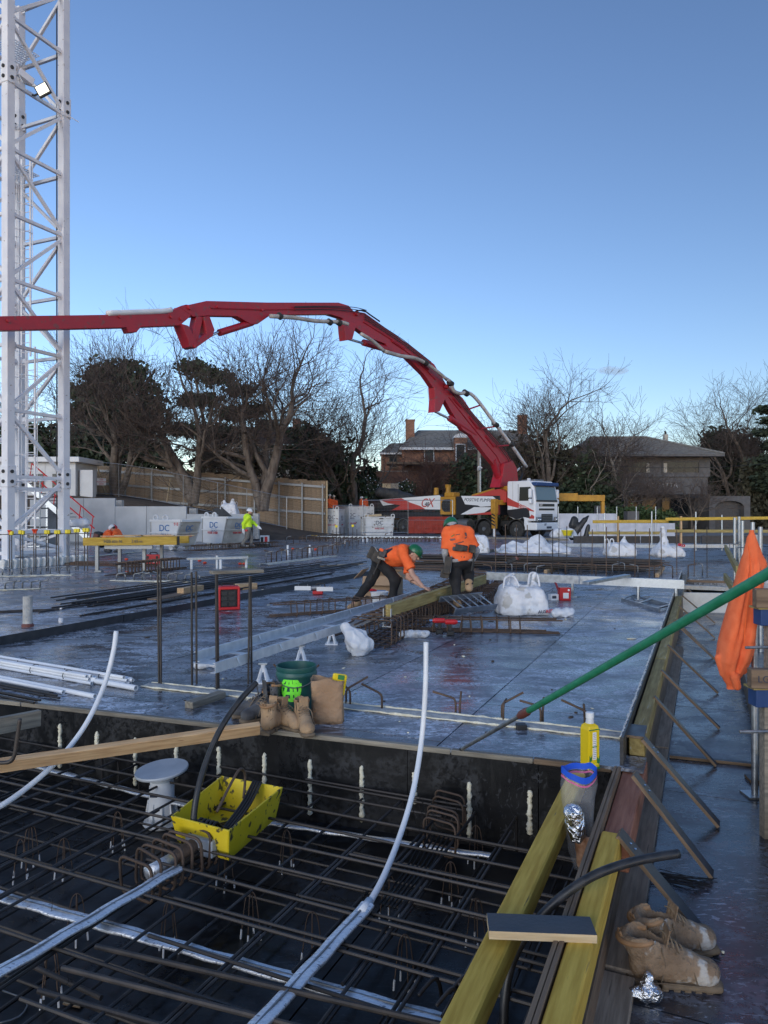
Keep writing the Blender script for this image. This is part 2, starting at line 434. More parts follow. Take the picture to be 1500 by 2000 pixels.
M['bin_side'] = mat('dirty_skip_paint', (.36, .34, .31), (.55, .53, .49), 2.2, .6, .75, c3=(.16, .10, .07), s3=5, t3=.68)
M['blue_print'] = mat('blue_print', (.02, .16, .42), rough=.5)
M['dark_print'] = mat('dark_print', (.03, .04, .07), rough=.5)
M['red_print'] = mat('red_print', (.60, .02, .03), rough=.5)
M['white_print'] = mat('white_print', (.82, .82, .82), rough=.5)
M['card'] = mat('cardboard', (.33, .215, .125), (.39, .26, .16), 6, .85, rnd=.06)
M['paper_bag'] = mat('kraft_paper', (.33, .205, .12), (.42, .275, .17), 5, .8, bump=1, bscale=11, dist=.03)
M['bucket'] = mat('dark_green_bucket', (.010, .075, .068), (.016, .10, .09), 6, .38, .5)
M['lime'] = mat('lime_paint', (.22, .95, .06), rough=.5)
M['box_yellow'] = mat('yellow_scratched_plastic', (.66, .49, .012), (.76, .58, .03), 5, .45, .6, c3=(.07, .06, .03), s3=17, t3=.575, bump=.1)
M['green_pole'] = mat('green_fibreglass', (.018, .20, .10), (.03, .26, .14), 7, .4, .55, stretch=(1, 3, 3), c3=(.10, .22, .14), s3=20, t3=.70)
M['clamp_red'] = mat('brown_red_collar', (.16, .055, .045), rough=.5)
M['foil'] = mat('crumpled_foil', (.74, .76, .80), rough=.22, metal=1, bump=1.0, bscale=45, dist=.02)
M['film_clear'] = mat('clear_plastic_film', (.6, .62, .68), rough=.12, alpha=.10, spec=1)
M['thin_white'] = mat('thin_white_plastic', (.78, .80, .83), (.68, .70, .74), 6, .35, .45, bump=.5, bscale=14, alpha=.86)
M['brick'] = mat('brick_wall', (.25, .105, .06), (.36, .165, .095), 3, .85, bump=.2)
M['mortar_line'] = mat('pale_mortar', (.34, .27, .21), rough=.9)
M['slate'] = mat('grey_roof_tile', (.13, .125, .115), (.21, .20, .185), 4, .85, rnd=.2, c3=(.20, .21, .16), s3=6, t3=.62)
M['brown_tile'] = mat('brown_roof_tile', (.13, .085, .065), (.20, .14, .11), 4, .9, rnd=.2)
M['dark_render'] = mat('dark_grey_render', (.095, .092, .093), (.125, .12, .12), 3, .85)
M['cream'] = mat('cream_render', (.40, .37, .32), (.48, .45, .39), 2, .9)
M['trim_white'] = mat('white_trim', (.66, .67, .68), rough=.5)
M['shed'] = mat('white_shed_panel', (.50, .51, .52), (.57, .58, .59), 2, .55)
M['bark'] = mat('grey_brown_bark', (.085, .065, .052), (.17, .14, .115), 5, .95, bump=.8, bscale=14, stretch=(1, 1, .35), rnd=.1)
M['bark_pale'] = mat('pale_bark', (.19, .165, .14), (.30, .27, .235), 5, .95, bump=.5, bscale=14)
M['twig'] = mat('twigs', (.075, .055, .047), (.12, .09, .075), 3, .95, rnd=.15)
M['twig_red'] = mat('reddish_twigs', (.10, .055, .045), (.14, .08, .065), 3, .95)
M['pine_leaf'] = mat('dark_pine_needles', (.018, .030, .017), (.050, .066, .038), 1.1, .9, coord='Object', rnd=.1)
M['shrub_leaf'] = mat('dark_shrub_leaves', (.014, .028, .013), (.045, .068, .030), 1.6, .7, rnd=.15)
M['hedge_leaf'] = mat('hedge_leaves', (.025, .052, .015), (.07, .11, .035), 2.2, .7)
M['bush_brown'] = mat('dull_olive_leaves', (.030, .030, .018), (.07, .065, .04), 1.6, .85, rnd=.15)
M['soil'] = mat('bank_soil', (.055, .038, .028), (.10, .075, .055), 3, .95, bump=.6, bscale=12, coord='World')
M['ground'] = mat('site_ground', (.16, .155, .15), (.24, .23, .22), .8, .85, .95, bump=.3, bscale=10, coord='World')
M['shade'] = mat('white_shade_cloth', (.42, .43, .48), (.54, .55, .60), 2, .8)
M['safety_mesh'] = mat('red_safety_mesh', (.40, .05, .03), (.5, .07, .04), 4, .7)
M['cap_yellow'] = mat('yellow_cap', (.75, .60, .02), rough=.45)
M['cap_red'] = mat('red_cap', (.75, .07, .02), rough=.45)
M['blue_paint'] = mat('blue_form_paint', (.012, .045, .15), (.02, .06, .19), 6, .6)
M['juice'] = mat('yellow_juice_carton', (.78, .56, .01), (.82, .62, .02), 5, .35)
M['leafprint'] = mat('green_print', (.03, .20, .05), rough=.4)
M['lamp_glow'] = mat('lamp_lens', (1, .95, .8), rough=.3)
_b = M['lamp_glow'].node_tree.nodes['Principled BSDF']; _b.inputs['Emission Color'].default_value = (1, .93, .72, 1); _b.inputs['Emission Strength'].default_value = .9
M['polystyrene'] = mat('polystyrene', (.66, .65, .60), (.74, .73, .69), 10, .9, bump=.3, bscale=50)
M['ring_blue'] = mat('ziplock_blue', (.02, .10, .62), rough=.35)
M['ring_pink'] = mat('ziplock_pink', (.65, .10, .28), rough=.35)
M['food'] = mat('brown_wrapped_food', (.25, .12, .06), (.5, .3, .2), 20, .5)
M['shadecloth_dark'] = mat('dark_tarp', (.03, .032, .034), (.06, .062, .064), 4, .7)
M['green_leaf_bag'] = mat('grey_pole_steel', (.33, .33, .34), (.42, .42, .43), 5, .6)

ORD = 'first second third fourth fifth sixth seventh eighth ninth tenth eleventh twelfth thirteenth fourteenth fifteenth sixteenth seventeenth eighteenth nineteenth twentieth'.split()
def relabel(group, what, key=lambda o: world(o).translation.x/max(world(o).translation.y, .1)):
 """give the members of a row labels that count them from the left of the photo"""
 os_ = sorted([o for o in COL.objects if o.get('group') == group], key=key)
 for i, o in enumerate(os_): o['label'] = what % ORD[i]

# ================================================================ the setting: ground, decks, pit
ZR = -.35        # walkway right of the form
ZP = -.62        # floor of the pit
ZL = .10         # raised deck on the left
QB = -.48        # cross position of the kicker board on the right edge of the deck
E0 = P(1200, 1500)
QW = V((.946, -.324, 0)).normalized()
def UQ(s, q, z=0): return U*s+Q*q+V((0, 0, z))
def clip(poly, planes):
 for (pt, nrm) in planes:
  out = []
  for i in range(len(poly)):
   a, b = poly[i], poly[(i+1) % len(poly)]
   da, db = (a-pt).dot(nrm), (b-pt).dot(nrm)
   if da >= 0: out.append(a)
   if (da >= 0) != (db >= 0): out.append(a+(b-a)*(da/(da-db)))
  poly = out
  if len(poly) < 3: return None
 return poly
def sheets(parent, name, m, z, s0, s1, q0, q1, planes, ds=2.4, dq=1.2, off=0, th=.017, brick=True):
 i = 0; s = s0; k = 0
 q = q0
 while q < q1:
  k += 1; s = s0-(off*ds if k % 2 else 0)
  while s < s1:
   g = .005
   poly = clip([UQ(s+g, q+g), UQ(s+ds-g, q+g), UQ(s+ds-g, q+dq-g), UQ(s+g, q+dq-g)], planes)
   if poly:
    ar = abs(sum((poly[j]-poly[0]).cross(poly[j+1]-poly[0]).z for j in range(1, len(poly)-1)))/2
    if ar > .05:
     poly = poly if (poly[1]-poly[0]).cross(poly[2]-poly[0]).z > 0 else poly[::-1]
     dz = R.uniform(-.0015, .0015)
     MB().prism([p+V((0, 0, z-th+dz)) for p in poly], (0, 0, th)).out(name, m, parent)
   s += ds
  q += dq
QN = V((QW.y, -QW.x, 0))
if QN.y < 0: QN = -QN                       # points from the pit onto the deck
stepP = P(0, 1260); stepq = stepP.dot(Q)

g = MB().quad((-700, -60, -1.0), (700, -60, -1.0), (700, 1300, -1.0), (-700, 1300, -1.0)).out('ground', M['ground'], kind='structure')
def bank_z(x, y):
 a = min(max((-2-x)/17, 0), 1); a = a*a*(3-2*a)
 f = min(max((y-38.3)/.8, 0), 1)
 return -.03+(2.5*a+.25*min(max((-x)/8, 0), 1))*f+max(0, y-58)*.012*f
v = []; fc = []; nx, ny = 80, 46
for j in range(ny+1):
 y = 36+j*1.9 if j > 3 else 36+j*1.0
 for i in range(nx+1):
  x = -70+i*2.0; v.append((x, y, bank_z(x, y)+.03*math.sin(x*1.7+y)*(y > 39)))
for j in range(ny):
 for i in range(nx): a = j*(nx+1)+i; fc.append((a, a+1, a+nx+2, a+nx+1))
MB().add(v, fc).out('terrain', M['soil'], kind='structure', smooth=True)
# concrete apron where the truck stands
MB().box((22, 49, -.06), (50, 21, .1)).out('site_road', M['ground'], kind='structure')

deck = tag(MB().prism([E0+QN*.03+V((0, 0, -.2)), E0+QW*-14+QN*.03+V((0, 0, -.2)), UQ(40, -30, -.2), UQ(47, -.47, -.2), UQ(4.8, -.47, -.2)], (0, 0, .178)).out('deck', M['film']), kind='structure')
inward = [(E0, QN), (UQ(0, -.462), -Q)]
sheets(deck, 'ply_sheet', M['film'], 0, 1.0, 27, -.462-1.2*8, -.462, inward+[(stepP-V((0, 0, stepP.z)), Q)], off=.45)
MB().prism([UQ(27.4, stepq, -.1), UQ(47, stepq, -.1), UQ(47, -.47, -.1), UQ(27.4, -.47, -.1)], (0, 0, .1)).out('far_sheets', M['film'], deck)
dx = tag(MB().prism([UQ(18.7, -.468, -.2), UQ(47, -.468, -.2), UQ(47, 9, -.2), UQ(18.7, 9, -.2)][::-1], (0, 0, .197)).out('deck_extension', M['film']), kind='structure')
raised = tag(MB().prism([UQ(3, stepq-.02, -.15), UQ(46, stepq-.02, -.15), UQ(46, stepq-30, -.15), UQ(3, stepq-30, -.15)][::-1], (0, 0, .15+ZL-.02)).out('raised_deck', M['film']), kind='structure')
sheets(raised, 'ply_sheet', M['film'], ZL, 3, 25, stepq-.02-1.2*9, stepq-.02, [(UQ(0, stepq-.02), -Q), (E0+QN*.1, QN)], off=.3)
MB().prism([UQ(25.1, stepq-.02, ZL-.05), UQ(46, stepq-.02, ZL-.05), UQ(46, stepq-30, ZL-.05), UQ(25.1, stepq-30, ZL-.05)][::-1], (0, 0, .05)).out('far_sheets', M['film'], raised)
for i in range(14):
 beam('edge_form', UQ(5.6+2.4*i, stepq+.002, ZL/2), UQ(5.6+2.4*i+2.39, stepq+.002, ZL/2), .018, ZL+.012+R.uniform(-.004, .004), M['film_edge'], raised, bevel=0)

# right-hand walkway, below the form
walk = tag(MB().prism([UQ(-1.5, -.46, ZR-.2), UQ(-1.5, 3.5, ZR-.2), UQ(18.6, 3.5, ZR-.2), UQ(18.6, -.46, ZR-.2)][::-1], (0, 0, .178)).out('walkway', M['film_walk']), kind='structure')
sheets(walk, 'ply_sheet', M['film_walk'], ZR, -1.2, 18.6, -.44, 3.2, [], off=.25, ds=2.4)

# pit floor
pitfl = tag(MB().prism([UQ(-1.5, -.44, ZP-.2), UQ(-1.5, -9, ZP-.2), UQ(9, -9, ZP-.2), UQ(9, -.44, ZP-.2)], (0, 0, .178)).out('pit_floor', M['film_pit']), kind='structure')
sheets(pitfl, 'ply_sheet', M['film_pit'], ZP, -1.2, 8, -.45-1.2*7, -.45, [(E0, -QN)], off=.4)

# pit wall under the deck edge
def wallx(px, dz=0, off=.0):
 """point on the pit wall face below picture column px"""
 k = (px-750)/F; c = E0-QN*off
 # c + t*QW has x = k*y
 t = (k*c.y-c.x)/(QW.x-k*QW.y); p = c+QW*t; p.z = dz; return p
def wall_at(px, py, off=.0):
 p = wallx(px, 0, off); p.z = H-(py-1000)*p.y/F; return p
pw = thing('pit_wall', 'black form ply wall of the pit with white foam beads and a timber top', 'form wall', wallx(560, ZP))
seams = [-520, -250, 74, 310, 547, 795, 1052, 1199]
for a, b in zip(seams, seams[1:]):
 p, q = wallx(a), wallx(b); d = (q-p).normalized()*.002
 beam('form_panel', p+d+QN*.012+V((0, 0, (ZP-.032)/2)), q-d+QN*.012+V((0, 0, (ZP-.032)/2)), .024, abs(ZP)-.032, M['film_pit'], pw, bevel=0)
for a, b, m in ((-520, 40, 'grey_wood'), (42, 431, 'grey_wood'), (433, 880, 'grey_wood'), (882, 1040, 'grey_wood'), (1042, 1194, 'ply')):
 p, q = wallx(a), wallx(b)
 beam('top_strip', p+QN*.016+V((0, 0, -.014)), q+QN*.016+V((0, 0, -.014)), .042, .034, M[m], pw, bevel=.003)
for (px, y0, y1) in ((118, 1413, 1500), (190, 1428, 1480), (265, 1440, 1535), (345, 1450, 1520), (428, 1458, 1535), (517, 1470, 1560), (606, 1483, 1592), (707, 1495, 1606), (810, 1508, 1570), (917, 1527, 1640), (1035, 1543, 1630)):
 a, b = wall_at(px, y0), wall_at(px, y1); pts = []; rs = []
 n = 26
 for i in range(n+1):
  t = i/n; p = a.lerp(b, t)-QN*.004+QW*R.uniform(-.004, .004); pts.append(p)
  rs.append((.012+.007*R.random())*(1 if 0 < i < n else .4)*(1.25 if R.random() < .25 else 1))
 MB().tube(pts, rs, 8).out('foam_bead', M['foam'], pw, smooth=True)

# ---------------------------------------------------------------- far trees and shrubs
def frusta(segs, n):
 """many tapered prisms at once: rows p0(3) p1(3) r0 r1"""
 a = np.array(segs, float); p0, p1, r0, r1 = a[:, :3], a[:, 3:6], a[:, 6], a[:, 7]
 d = p1-p0; d /= np.maximum(np.linalg.norm(d, axis=1), 1e-9)[:, None]
 h = np.where(np.abs(d[:, 2:3]) < .9, np.array([[0, 0, 1.]]), np.array([[1., 0, 0]]))
 x = np.cross(h, d); x /= np.linalg.norm(x, axis=1)[:, None]; y = np.cross(d, x)
 an = 2*PI*np.arange(n)/n; ring = x[:, None]*np.cos(an)[None, :, None]+y[:, None]*np.sin(an)[None, :, None]
 vv = np.concatenate([p0[:, None]+ring*r0[:, None, None], p1[:, None]+ring*r1[:, None, None]], 1).reshape(-1, 3)
 k = np.arange(n); f = np.stack([k, (k+1) % n, (k+1) % n+n, k+n], 1)
 fs = (f[None]+(2*n*np.arange(len(a)))[:, None, None]).reshape(-1, 4)
 return vv, fs
def npmesh(name, vv, fs, m, parent, smooth=False):
 me = bpy.data.meshes.new(name); me.vertices.add(len(vv)); me.vertices.foreach_set('co', vv.astype(np.float32).ravel())
 k = fs.shape[1]; me.loops.add(fs.size); me.loops.foreach_set('vertex_index', fs.astype(np.int32).ravel())
 me.polygons.add(len(fs)); me.polygons.foreach_set('loop_start', np.arange(0, fs.size, k, dtype=np.int32))
 me.update(calc_edges=True)
 if smooth: me.shade_smooth()
 o = bpy.data.objects.new(name, me); COL.objects.link(o); me.materials.append(m); o.parent = parent
 return o
def bare_tree(label, px, Y, base_z, top_py, r0, seed, limbs=None, spread=1.0, levels=5, kids=(3, 4, 4, 4, 3), m='bark', tw='twig', fork=.3, group='bare winter trees', name='bare_tree', lean=0, twr=.011):
 rg = np.random.RandomState(seed)
 base = A(px, 1000, Y); base.z = base_z
 hgt = H+(1000-top_py)*Y/F-base_z
 t = thing(name, label, 'tree', base, 0, group)
 big, small = [], []
 def grow(p, d, L, r, lev):
  n = 5 if lev < 3 else 3
  pts = [p.copy()]; dd = d/np.linalg.norm(d)
  wig = .10 if lev == 0 else .2
  for i in range(n):
   dd = dd+rg.normal(size=3)*wig+np.array([0, 0, .05 if lev < 2 else .07]); dd /= np.linalg.norm(dd)
   pts.append(pts[-1]+dd*L/n)
  tap = .62 if lev == 0 else .45
  for i in range(n):
   ra, rb = r*(1-(1-tap)*i/n), r*(1-(1-tap)*(i+1)/n)
   (big if lev < 3 else small).append((*pts[i], *pts[i+1], max(ra, twr), max(rb, twr*.8)))
  if lev >= levels: return
  k = kids[lev]+(rg.rand() < .4)
  for c in range(k):
   tt = 1.0 if c == 0 else rg.uniform(.32 if lev else fork, 1.0)
   i = min(int(tt*n), n-1); q = pts[i]+(pts[i+1]-pts[i])*(tt*n-i)
   ax = rg.normal(size=3); ax -= dd*(ax @ dd); ax /= np.linalg.norm(ax)
   ang = (.18 if c == 0 else rg.uniform(.45, 1.0))*spread
   nd = dd*math.cos(ang)+ax*math.sin(ang)
   grow(q, nd, L*rg.uniform(.62, .86)*(1 if lev else .9), r*(.72 if c == 0 else rg.uniform(.42, .6))*(tap+.25 if lev else .9), lev+1)
 if limbs:
  for (dx, dz, f, rr) in limbs:
   grow(np.zeros(3), np.array([dx, rg.uniform(-.3, .3), dz]), hgt*f, r0*rr, 0)
 else: grow(np.zeros(3), np.array([lean, 0, 1.0]), hgt*.36, r0, 0)
 allp = np.array(big+small); zmax = np.percentile(allp[:, 5], 99.7); sc = hgt/zmax
 allp[:, [2, 5]] *= sc; nb = len(big)
 vv, fs = frusta(allp[:nb], 7); npmesh('trunk', vv, fs, M[m], t, True)
 if nb < len(allp):
  vv, fs = frusta(allp[nb:], 3); npmesh('crown', vv, fs, M[tw], t)
 return t
def leaf_cloud(blobs, n, size, seed, flat=.0, shell=.45):
 rg = np.random.RandomState(seed); w = np.array([b[3]*b[4]*b[5] for b in blobs])**.67; w /= w.sum()
 which = rg.choice(len(blobs), n, p=w); B = np.array(blobs)[which]
 d = rg.normal(size=(n, 3)); d /= np.linalg.norm(d, axis=1)[:, None]
 rr = (shell+(1-shell)*rg.rand(n)**.6)*(1+.24*rg.normal(size=n))
 c = B[:, :3]+d*rr[:, None]*B[:, 3:6]
 u = rg.normal(size=(n, 3)); u[:, 2] *= 1-flat; u /= np.linalg.norm(u, axis=1)[:, None]
 v2 = np.cross(u, rg.normal(size=(n, 3))); v2[:, 2] *= 1-flat; v2 /= np.linalg.norm(v2, axis=1)[:, None]
 s = size*rg.uniform(.5, 1.3, n)[:, None]
 vv = np.stack([c-u*s, c+v2*s*.55, c+u*s, c-v2*s*.55], 1).reshape(-1, 3)
 return vv, np.arange(4*n).reshape(-1, 4)
def leafy(name, label, px, Y, base_z, blobs, n, size, seed, m='pine_leaf', trunk=None, cat='tree', group=None, flat=0, shell=.45):
 """blobs in picture pixels (px, py, rx, ry, depth)"""
 base = A(px, 1000, Y); base.z = base_z; t = thing(name, label, cat, base, 0, group); k = Y/F; bl = []
 for b in blobs:
  c = A(b[0], b[1], Y+(b[4] if len(b) > 4 else 0))-base; bl.append((c.x, c.y, c.z, b[2]*k, max(b[2], b[3])*k*.8, b[3]*k))
 if cat == 'shrub': bl += [(b[0]*.92, b[1], b[2]*.42, b[3]*1.05, b[4], b[2]*.5) for b in bl]
 vv, fs = leaf_cloud(bl, n, size, seed, flat, shell); npmesh('crown' if cat == 'tree' else 'foliage', vv, fs, M[m], t)
 mb = MB(); tr = trunk or .12
 if cat == 'tree':
  mb.tube([(0, 0, 0), (.05, 0, base_z*0+1.5), (bl[0][0]*.5, bl[0][1]*.5, bl[0][2]*.6), (bl[0][0], bl[0][1], bl[0][2])], [tr, tr*.85, tr*.6, tr*.3], 7)
  for b in bl[1:]: mb.tube([(bl[0][0]*.3, bl[0][1]*.3, bl[0][2]*.45), ((bl[0][0]*.3+b[0])/2, b[1]*.6, (bl[0][2]*.45+b[2])/2+.3), (b[0], b[1], b[2])], [tr*.5, tr*.35, tr*.15], 5)
  mb2 = MB(); mb2.v = [p+base for p in mb.v]; mb2.f = mb.f; mb2.out('trunk', M['bark'], t, smooth=True)
 else:
  for b in bl[:len(bl)//2]:
   mb2 = MB().tube([base+V((b[0]*.8, b[1], 0)), base+V((b[0], b[1], b[2]))], .05, 5); mb2.out('stem', M['bark'], t)
 return t

# bare trees along the bank
bare_tree('bare forked tree left of the white protection sign, in front of the hoarding', 228, 45.2, 2.4, 668, .34, 11, [(-.12, 1, .38, 1), (.55, 1, .30, .75), (.05, 1, .4, .6)], .95, 5, (3, 3, 4, 3, 3))
bare_tree('bare tree with three heavy limbs in front of the middle of the hoarding', 378, 45, 2.1, 655, .36, 23, [(-.42, 1, .36, .8), (-.05, 1, .42, 1), (.3, 1, .40, .8)], .9, 5, (3, 3, 4, 3, 3))
bare_tree('tall bare tree with a wide crown near the right end of the hoarding', 512, 45.5, 1.7, 622, .40, 5, [(-.28, 1, .38, .8), (.06, 1, .42, 1), (.34, 1, .34, .7)], 1.0, 5, (4, 4, 4, 4, 3))
bare_tree('bare tree with pale lower limbs standing right of the hoarding end', 684, 56, .2, 668, .34, 31, [(-.12, 1, .36, .8), (.22, 1, .44, 1)], .95, 5, (4, 4, 4, 4, 3))
bare_tree('slender bare tree whose tip shows above the boom joint', 330, 64, 2.0, 585, .2, 41, None, .6, 5, (3, 4, 4, 3, 3), fork=.5)
bare_tree('thin bare tree with a broom crown behind the left evergreen', 258, 66, 2.0, 668, .2, 43, None, .7, 5, (4, 4, 4, 3, 3), fork=.4)
bare_tree('bare tree seen through the white mast', 78, 62, 2.0, 725, .25, 47, None, 1.0, 5, (4, 4, 4, 3, 3), fork=.35)
bare_tree('bare tree at the left edge behind the mast', -20, 60, 2.0, 745, .25, 48, None, 1.0, 5, (3, 4, 4, 3, 3), fork=.35)
bare_tree('spreading bare tree behind the white truck cab', 1075, 62, 0, 712, .36, 53, [(-.42, 1, .34, .8), (.05, 1, .4, 1), (.4, 1, .36, .8)], 1.0, 5, (4, 4, 4, 4, 3))
bare_tree('bare tree leaning right over the dark house roof', 1135, 60, 0, 778, .30, 59, [(.75, 1, .42, 1), (.28, 1, .36, .7)], 1.05, 5, (3, 3, 4, 3, 3), m='bark_pale')
bare_tree('tall bare tree behind the dark conifer at the right edge', 1440, 74, 0, 736, .34, 61, [(-.25, 1, .4, .8), (.12, 1, .45, 1), (.4, 1, .4, .7)], .95, 5, (4, 4, 4, 4, 3))
bare_tree('bare multi stemmed shrub in front of the dark house left side', 1245, 57, 0, 905, .07, 67, [(-.5, 1, .4, 1), (-.15, 1, .45, 1), (.2, 1, .42, 1), (.5, 1, .4, 1)], .8, 4, (3, 4, 4, 3), twr=.008, group=None, name='bare_shrub')
bare_tree('bare young tree in front of the dark house right side', 1352, 57, 0, 895, .09, 71, [(-.35, 1, .4, 1), (.1, 1, .45, 1), (.45, 1, .42, 1)], .9, 4, (3, 4, 4, 3), twr=.008, group=None, name='bare_shrub')
bare_tree('reddish bare tree in front of the brick house wall', 838, 60, 0, 872, .12, 73, [(-.4, 1, .36, 1), (.05, 1, .4, 1), (.4, 1, .36, 1)], 1.0, 5, (3, 4, 4, 3, 3), tw='twig_red', group=None)
bare_tree('dense bare tree filling the gap left of the dark house', 1020, 66, 0, 790, .22, 83, [(-.4, 1, .36, 1), (.35, 1, .4, 1)], 1.1, 5, (4, 4, 4, 3, 3))
bare_tree('bare tangle of thin trees behind the hoarding right half', 590, 60, 1.0, 780, .2, 89, [(-.4, 1, .36, 1), (.35, 1, .4, 1)], 1.1, 5, (4, 4, 4, 3, 3))

# evergreens
leafy('pine_tree', 'dense dark evergreen behind the left forked bare tree', 225, 64, 2, [(225, 745, 60, 36), (185, 780, 48, 40), (275, 775, 52, 38), (215, 820, 75, 48), (165, 835, 32, 40), (300, 815, 30, 30), (250, 722, 36, 18), (198, 726, 26, 15), (240, 865, 70, 40)], 7600, .32, 3, trunk=.35)
leafy('pine_tree', 'dark umbrella pine with sky gaps between its tiers, behind the second bare tree', 420, 66, 2, [(378, 720, 34, 17), (420, 736, 40, 17), (468, 762, 32, 15), (388, 782, 48, 13), (462, 808, 44, 14), (500, 800, 24, 14), (410, 842, 55, 15), (525, 830, 20, 12), (345, 838, 28, 14)], 5600, .26, 5, trunk=.3)
leafy('conifer', 'dark bushy conifer right of the dark house roof', 1425, 78, 0, [(1405, 862, 36, 24), (1440, 880, 42, 36), (1395, 895, 28, 30), (1425, 925, 52, 42), (1465, 900, 26, 34), (1410, 960, 45, 34)], 6000, .36, 7, trunk=.3)
leafy('conifer', 'layered dark cedar cut by the right photo edge', 1510, 66, 0, [(1500, 800, 22, 7), (1512, 822, 26, 8), (1495, 845, 22, 7), (1512, 870, 24, 9), (1500, 902, 26, 12), (1505, 940, 30, 22)], 4000, .26, 9, trunk=.25, flat=.5)
for i, (lb, px, Y, z, bl, n, sz, mm) in enumerate([
 ('dark green shrub mass behind the left end of the hoarding', 175, 54, 2.2, [(150, 880, 34, 34), (190, 890, 40, 26), (170, 850, 26, 24)], 3500, .24, 'shrub_leaf'),
 ('dark green bush behind the first forked tree trunk', 285, 55, 2.2, [(270, 880, 40, 34), (310, 895, 40, 24)], 3500, .24, 'shrub_leaf'),
 ('dark hedge mass behind the hoarding right of the third tree', 610, 56, 1.2, [(570, 895, 44, 30), (620, 885, 50, 44), (660, 905, 40, 46), (600, 850, 40, 20)], 5200, .25, 'shrub_leaf'),
 ('black green hedge between the hoarding end and the brick wall', 655, 60, 0, [(640, 960, 34, 46), (690, 960, 26, 50), (720, 930, 20, 30)], 3600, .25, 'shrub_leaf'),
 ('dark green bush behind the power pole', 905, 60, 0, [(900, 935, 36, 34), (930, 955, 34, 34), (880, 965, 30, 26), (915, 905, 22, 18)], 3600, .22, 'shrub_leaf'),
 ('dull olive thicket behind the truck cab', 1040, 64, 0, [(1000, 900, 40, 50), (1050, 900, 50, 60), (1100, 920, 48, 60), (1060, 960, 60, 40)], 6500, .3, 'bush_brown'),
 ('dark bush left of the dark house entrance', 1165, 60, 0, [(1150, 930, 34, 50), (1180, 960, 36, 40), (1120, 970, 40, 32)], 4500, .25, 'shrub_leaf'),
 ('clipped green hedge in front of the dark house', 1245, 55, 0, [(1205, 1006, 24, 14), (1235, 1004, 26, 15), (1270, 1005, 28, 14), (1300, 1008, 22, 13)], 4200, .14, 'hedge_leaf'),
 ('dull bush beside the garage portal at the right edge', 1480, 68, 0, [(1480, 960, 36, 40), (1470, 920, 24, 24), (1500, 990, 30, 26)], 3600, .28, 'bush_brown'),
 ('green tree mass seen through the lower mast', 80, 56, 2.2, [(60, 850, 50, 26), (110, 860, 36, 30), (20, 870, 40, 40), (70, 890, 60, 30)], 5000, .28, 'shrub_leaf'),
 ('dark scrub behind the hoarding between the second and third tree', 440, 56, 1.8, [(410, 890, 40, 26), (455, 900, 40, 22), (495, 895, 30, 28)], 3400, .24, 'bush_brown'),
]): leafy('shrub', lb, px, Y, z, bl, n, sz, 100+i, mm, cat='shrub', shell=.3)
cm = leafy('camellia', 'camellia with small white blooms behind the truck tail', 722, 57, 0, [(718, 955, 24, 26), (790, 960, 22, 22), (745, 965, 20, 18)], 3000, .16, 131, 'shrub_leaf', cat='shrub', shell=.3)
vv, fs = leaf_cloud([tuple((A(718, 952, 56.4)-cm.location))+(.9, .5, .9), tuple((A(790, 958, 56.4)-cm.location))+(.8, .5, .8)], 110, .07, 4, 0, .8)
npmesh('blossom', vv, fs, M['white'], cm)['kind'] = 'stuff'
# far-off wood closing the horizon
t = tag(bpy.data.objects.new('distant_wood', bpy.data.meshes.new('distant_wood')), kind='stuff')
bl = []
for i in range(60):
 x = -95+i*3.3+R.uniform(-1, 1); bl.append((x, 100+R.uniform(-4, 8), R.uniform(2, 4), 3.2, 2.5, R.uniform(2.5, 5)))
vv, fs = leaf_cloud(bl, 16000, .55, 77, 0, .3); bpy.data.objects.remove(t)
tw = npmesh('distant_wood', vv, fs, M['bush_brown'], None); tw['kind'] = 'stuff'

# ---------------------------------------------------------------- houses
def brick_mat():
 m = M['brick']; n, l = m.node_tree.nodes, m.node_tree.links; b = n['Principled BSDF']
 tc = n.new('ShaderNodeTexCoord'); sx = n.new('ShaderNodeSeparateXYZ'); l.new(tc.outputs['Object'], sx.inputs[0])
 ad = n.new('ShaderNodeMath'); ad.operation = 'ADD'; l.new(sx.outputs[0], ad.inputs[0]); l.new(sx.outputs[1], ad.inputs[1])
 cb = n.new('ShaderNodeCombineXYZ'); l.new(ad.outputs[0], cb.inputs[0]); l.new(sx.outputs[2], cb.inputs[1])
 bt = n.new('ShaderNodeTexBrick'); bt.inputs['Scale'].default_value = 2.2; bt.inputs['Brick Width'].default_value = .5; bt.inputs['Row Height'].default_value = .19
 bt.inputs['Mortar Size'].default_value = .018; bt.inputs['Mortar'].default_value = (.26, .18, .13, 1); bt.inputs['Color2'].default_value = (.20, .085, .05, 1)
 old = b.inputs['Base Color'].links[0].from_socket; l.new(old, bt.inputs['Color1']); l.new(cb.outputs[0], bt.inputs[0]); l.new(bt.outputs[0], b.inputs['Base Color'])
brick_mat()
def roof_face(mb, a, b, c, d, n, lift=.045):
 """lapped tile courses from eave a-b up to ridge d-c"""
 a, b, c, d = map(V, (a, b, c, d))
 nr = (b-a).cross(d-a); nr = nr.normalized() if nr.length > 1e-6 else (b-a).cross(c-a).normalized()
 if nr.z < 0: nr = -nr
 for i in range(n):
  t0, t1 = i/n, (i+1)/n
  p, q, r, s = a.lerp(d, t0), b.lerp(c, t0), b.lerp(c, t1), a.lerp(d, t1)
  mb.quad(p+nr*lift, q+nr*lift, r, s); mb.quad(p, q, q+nr*lift, p+nr*lift)
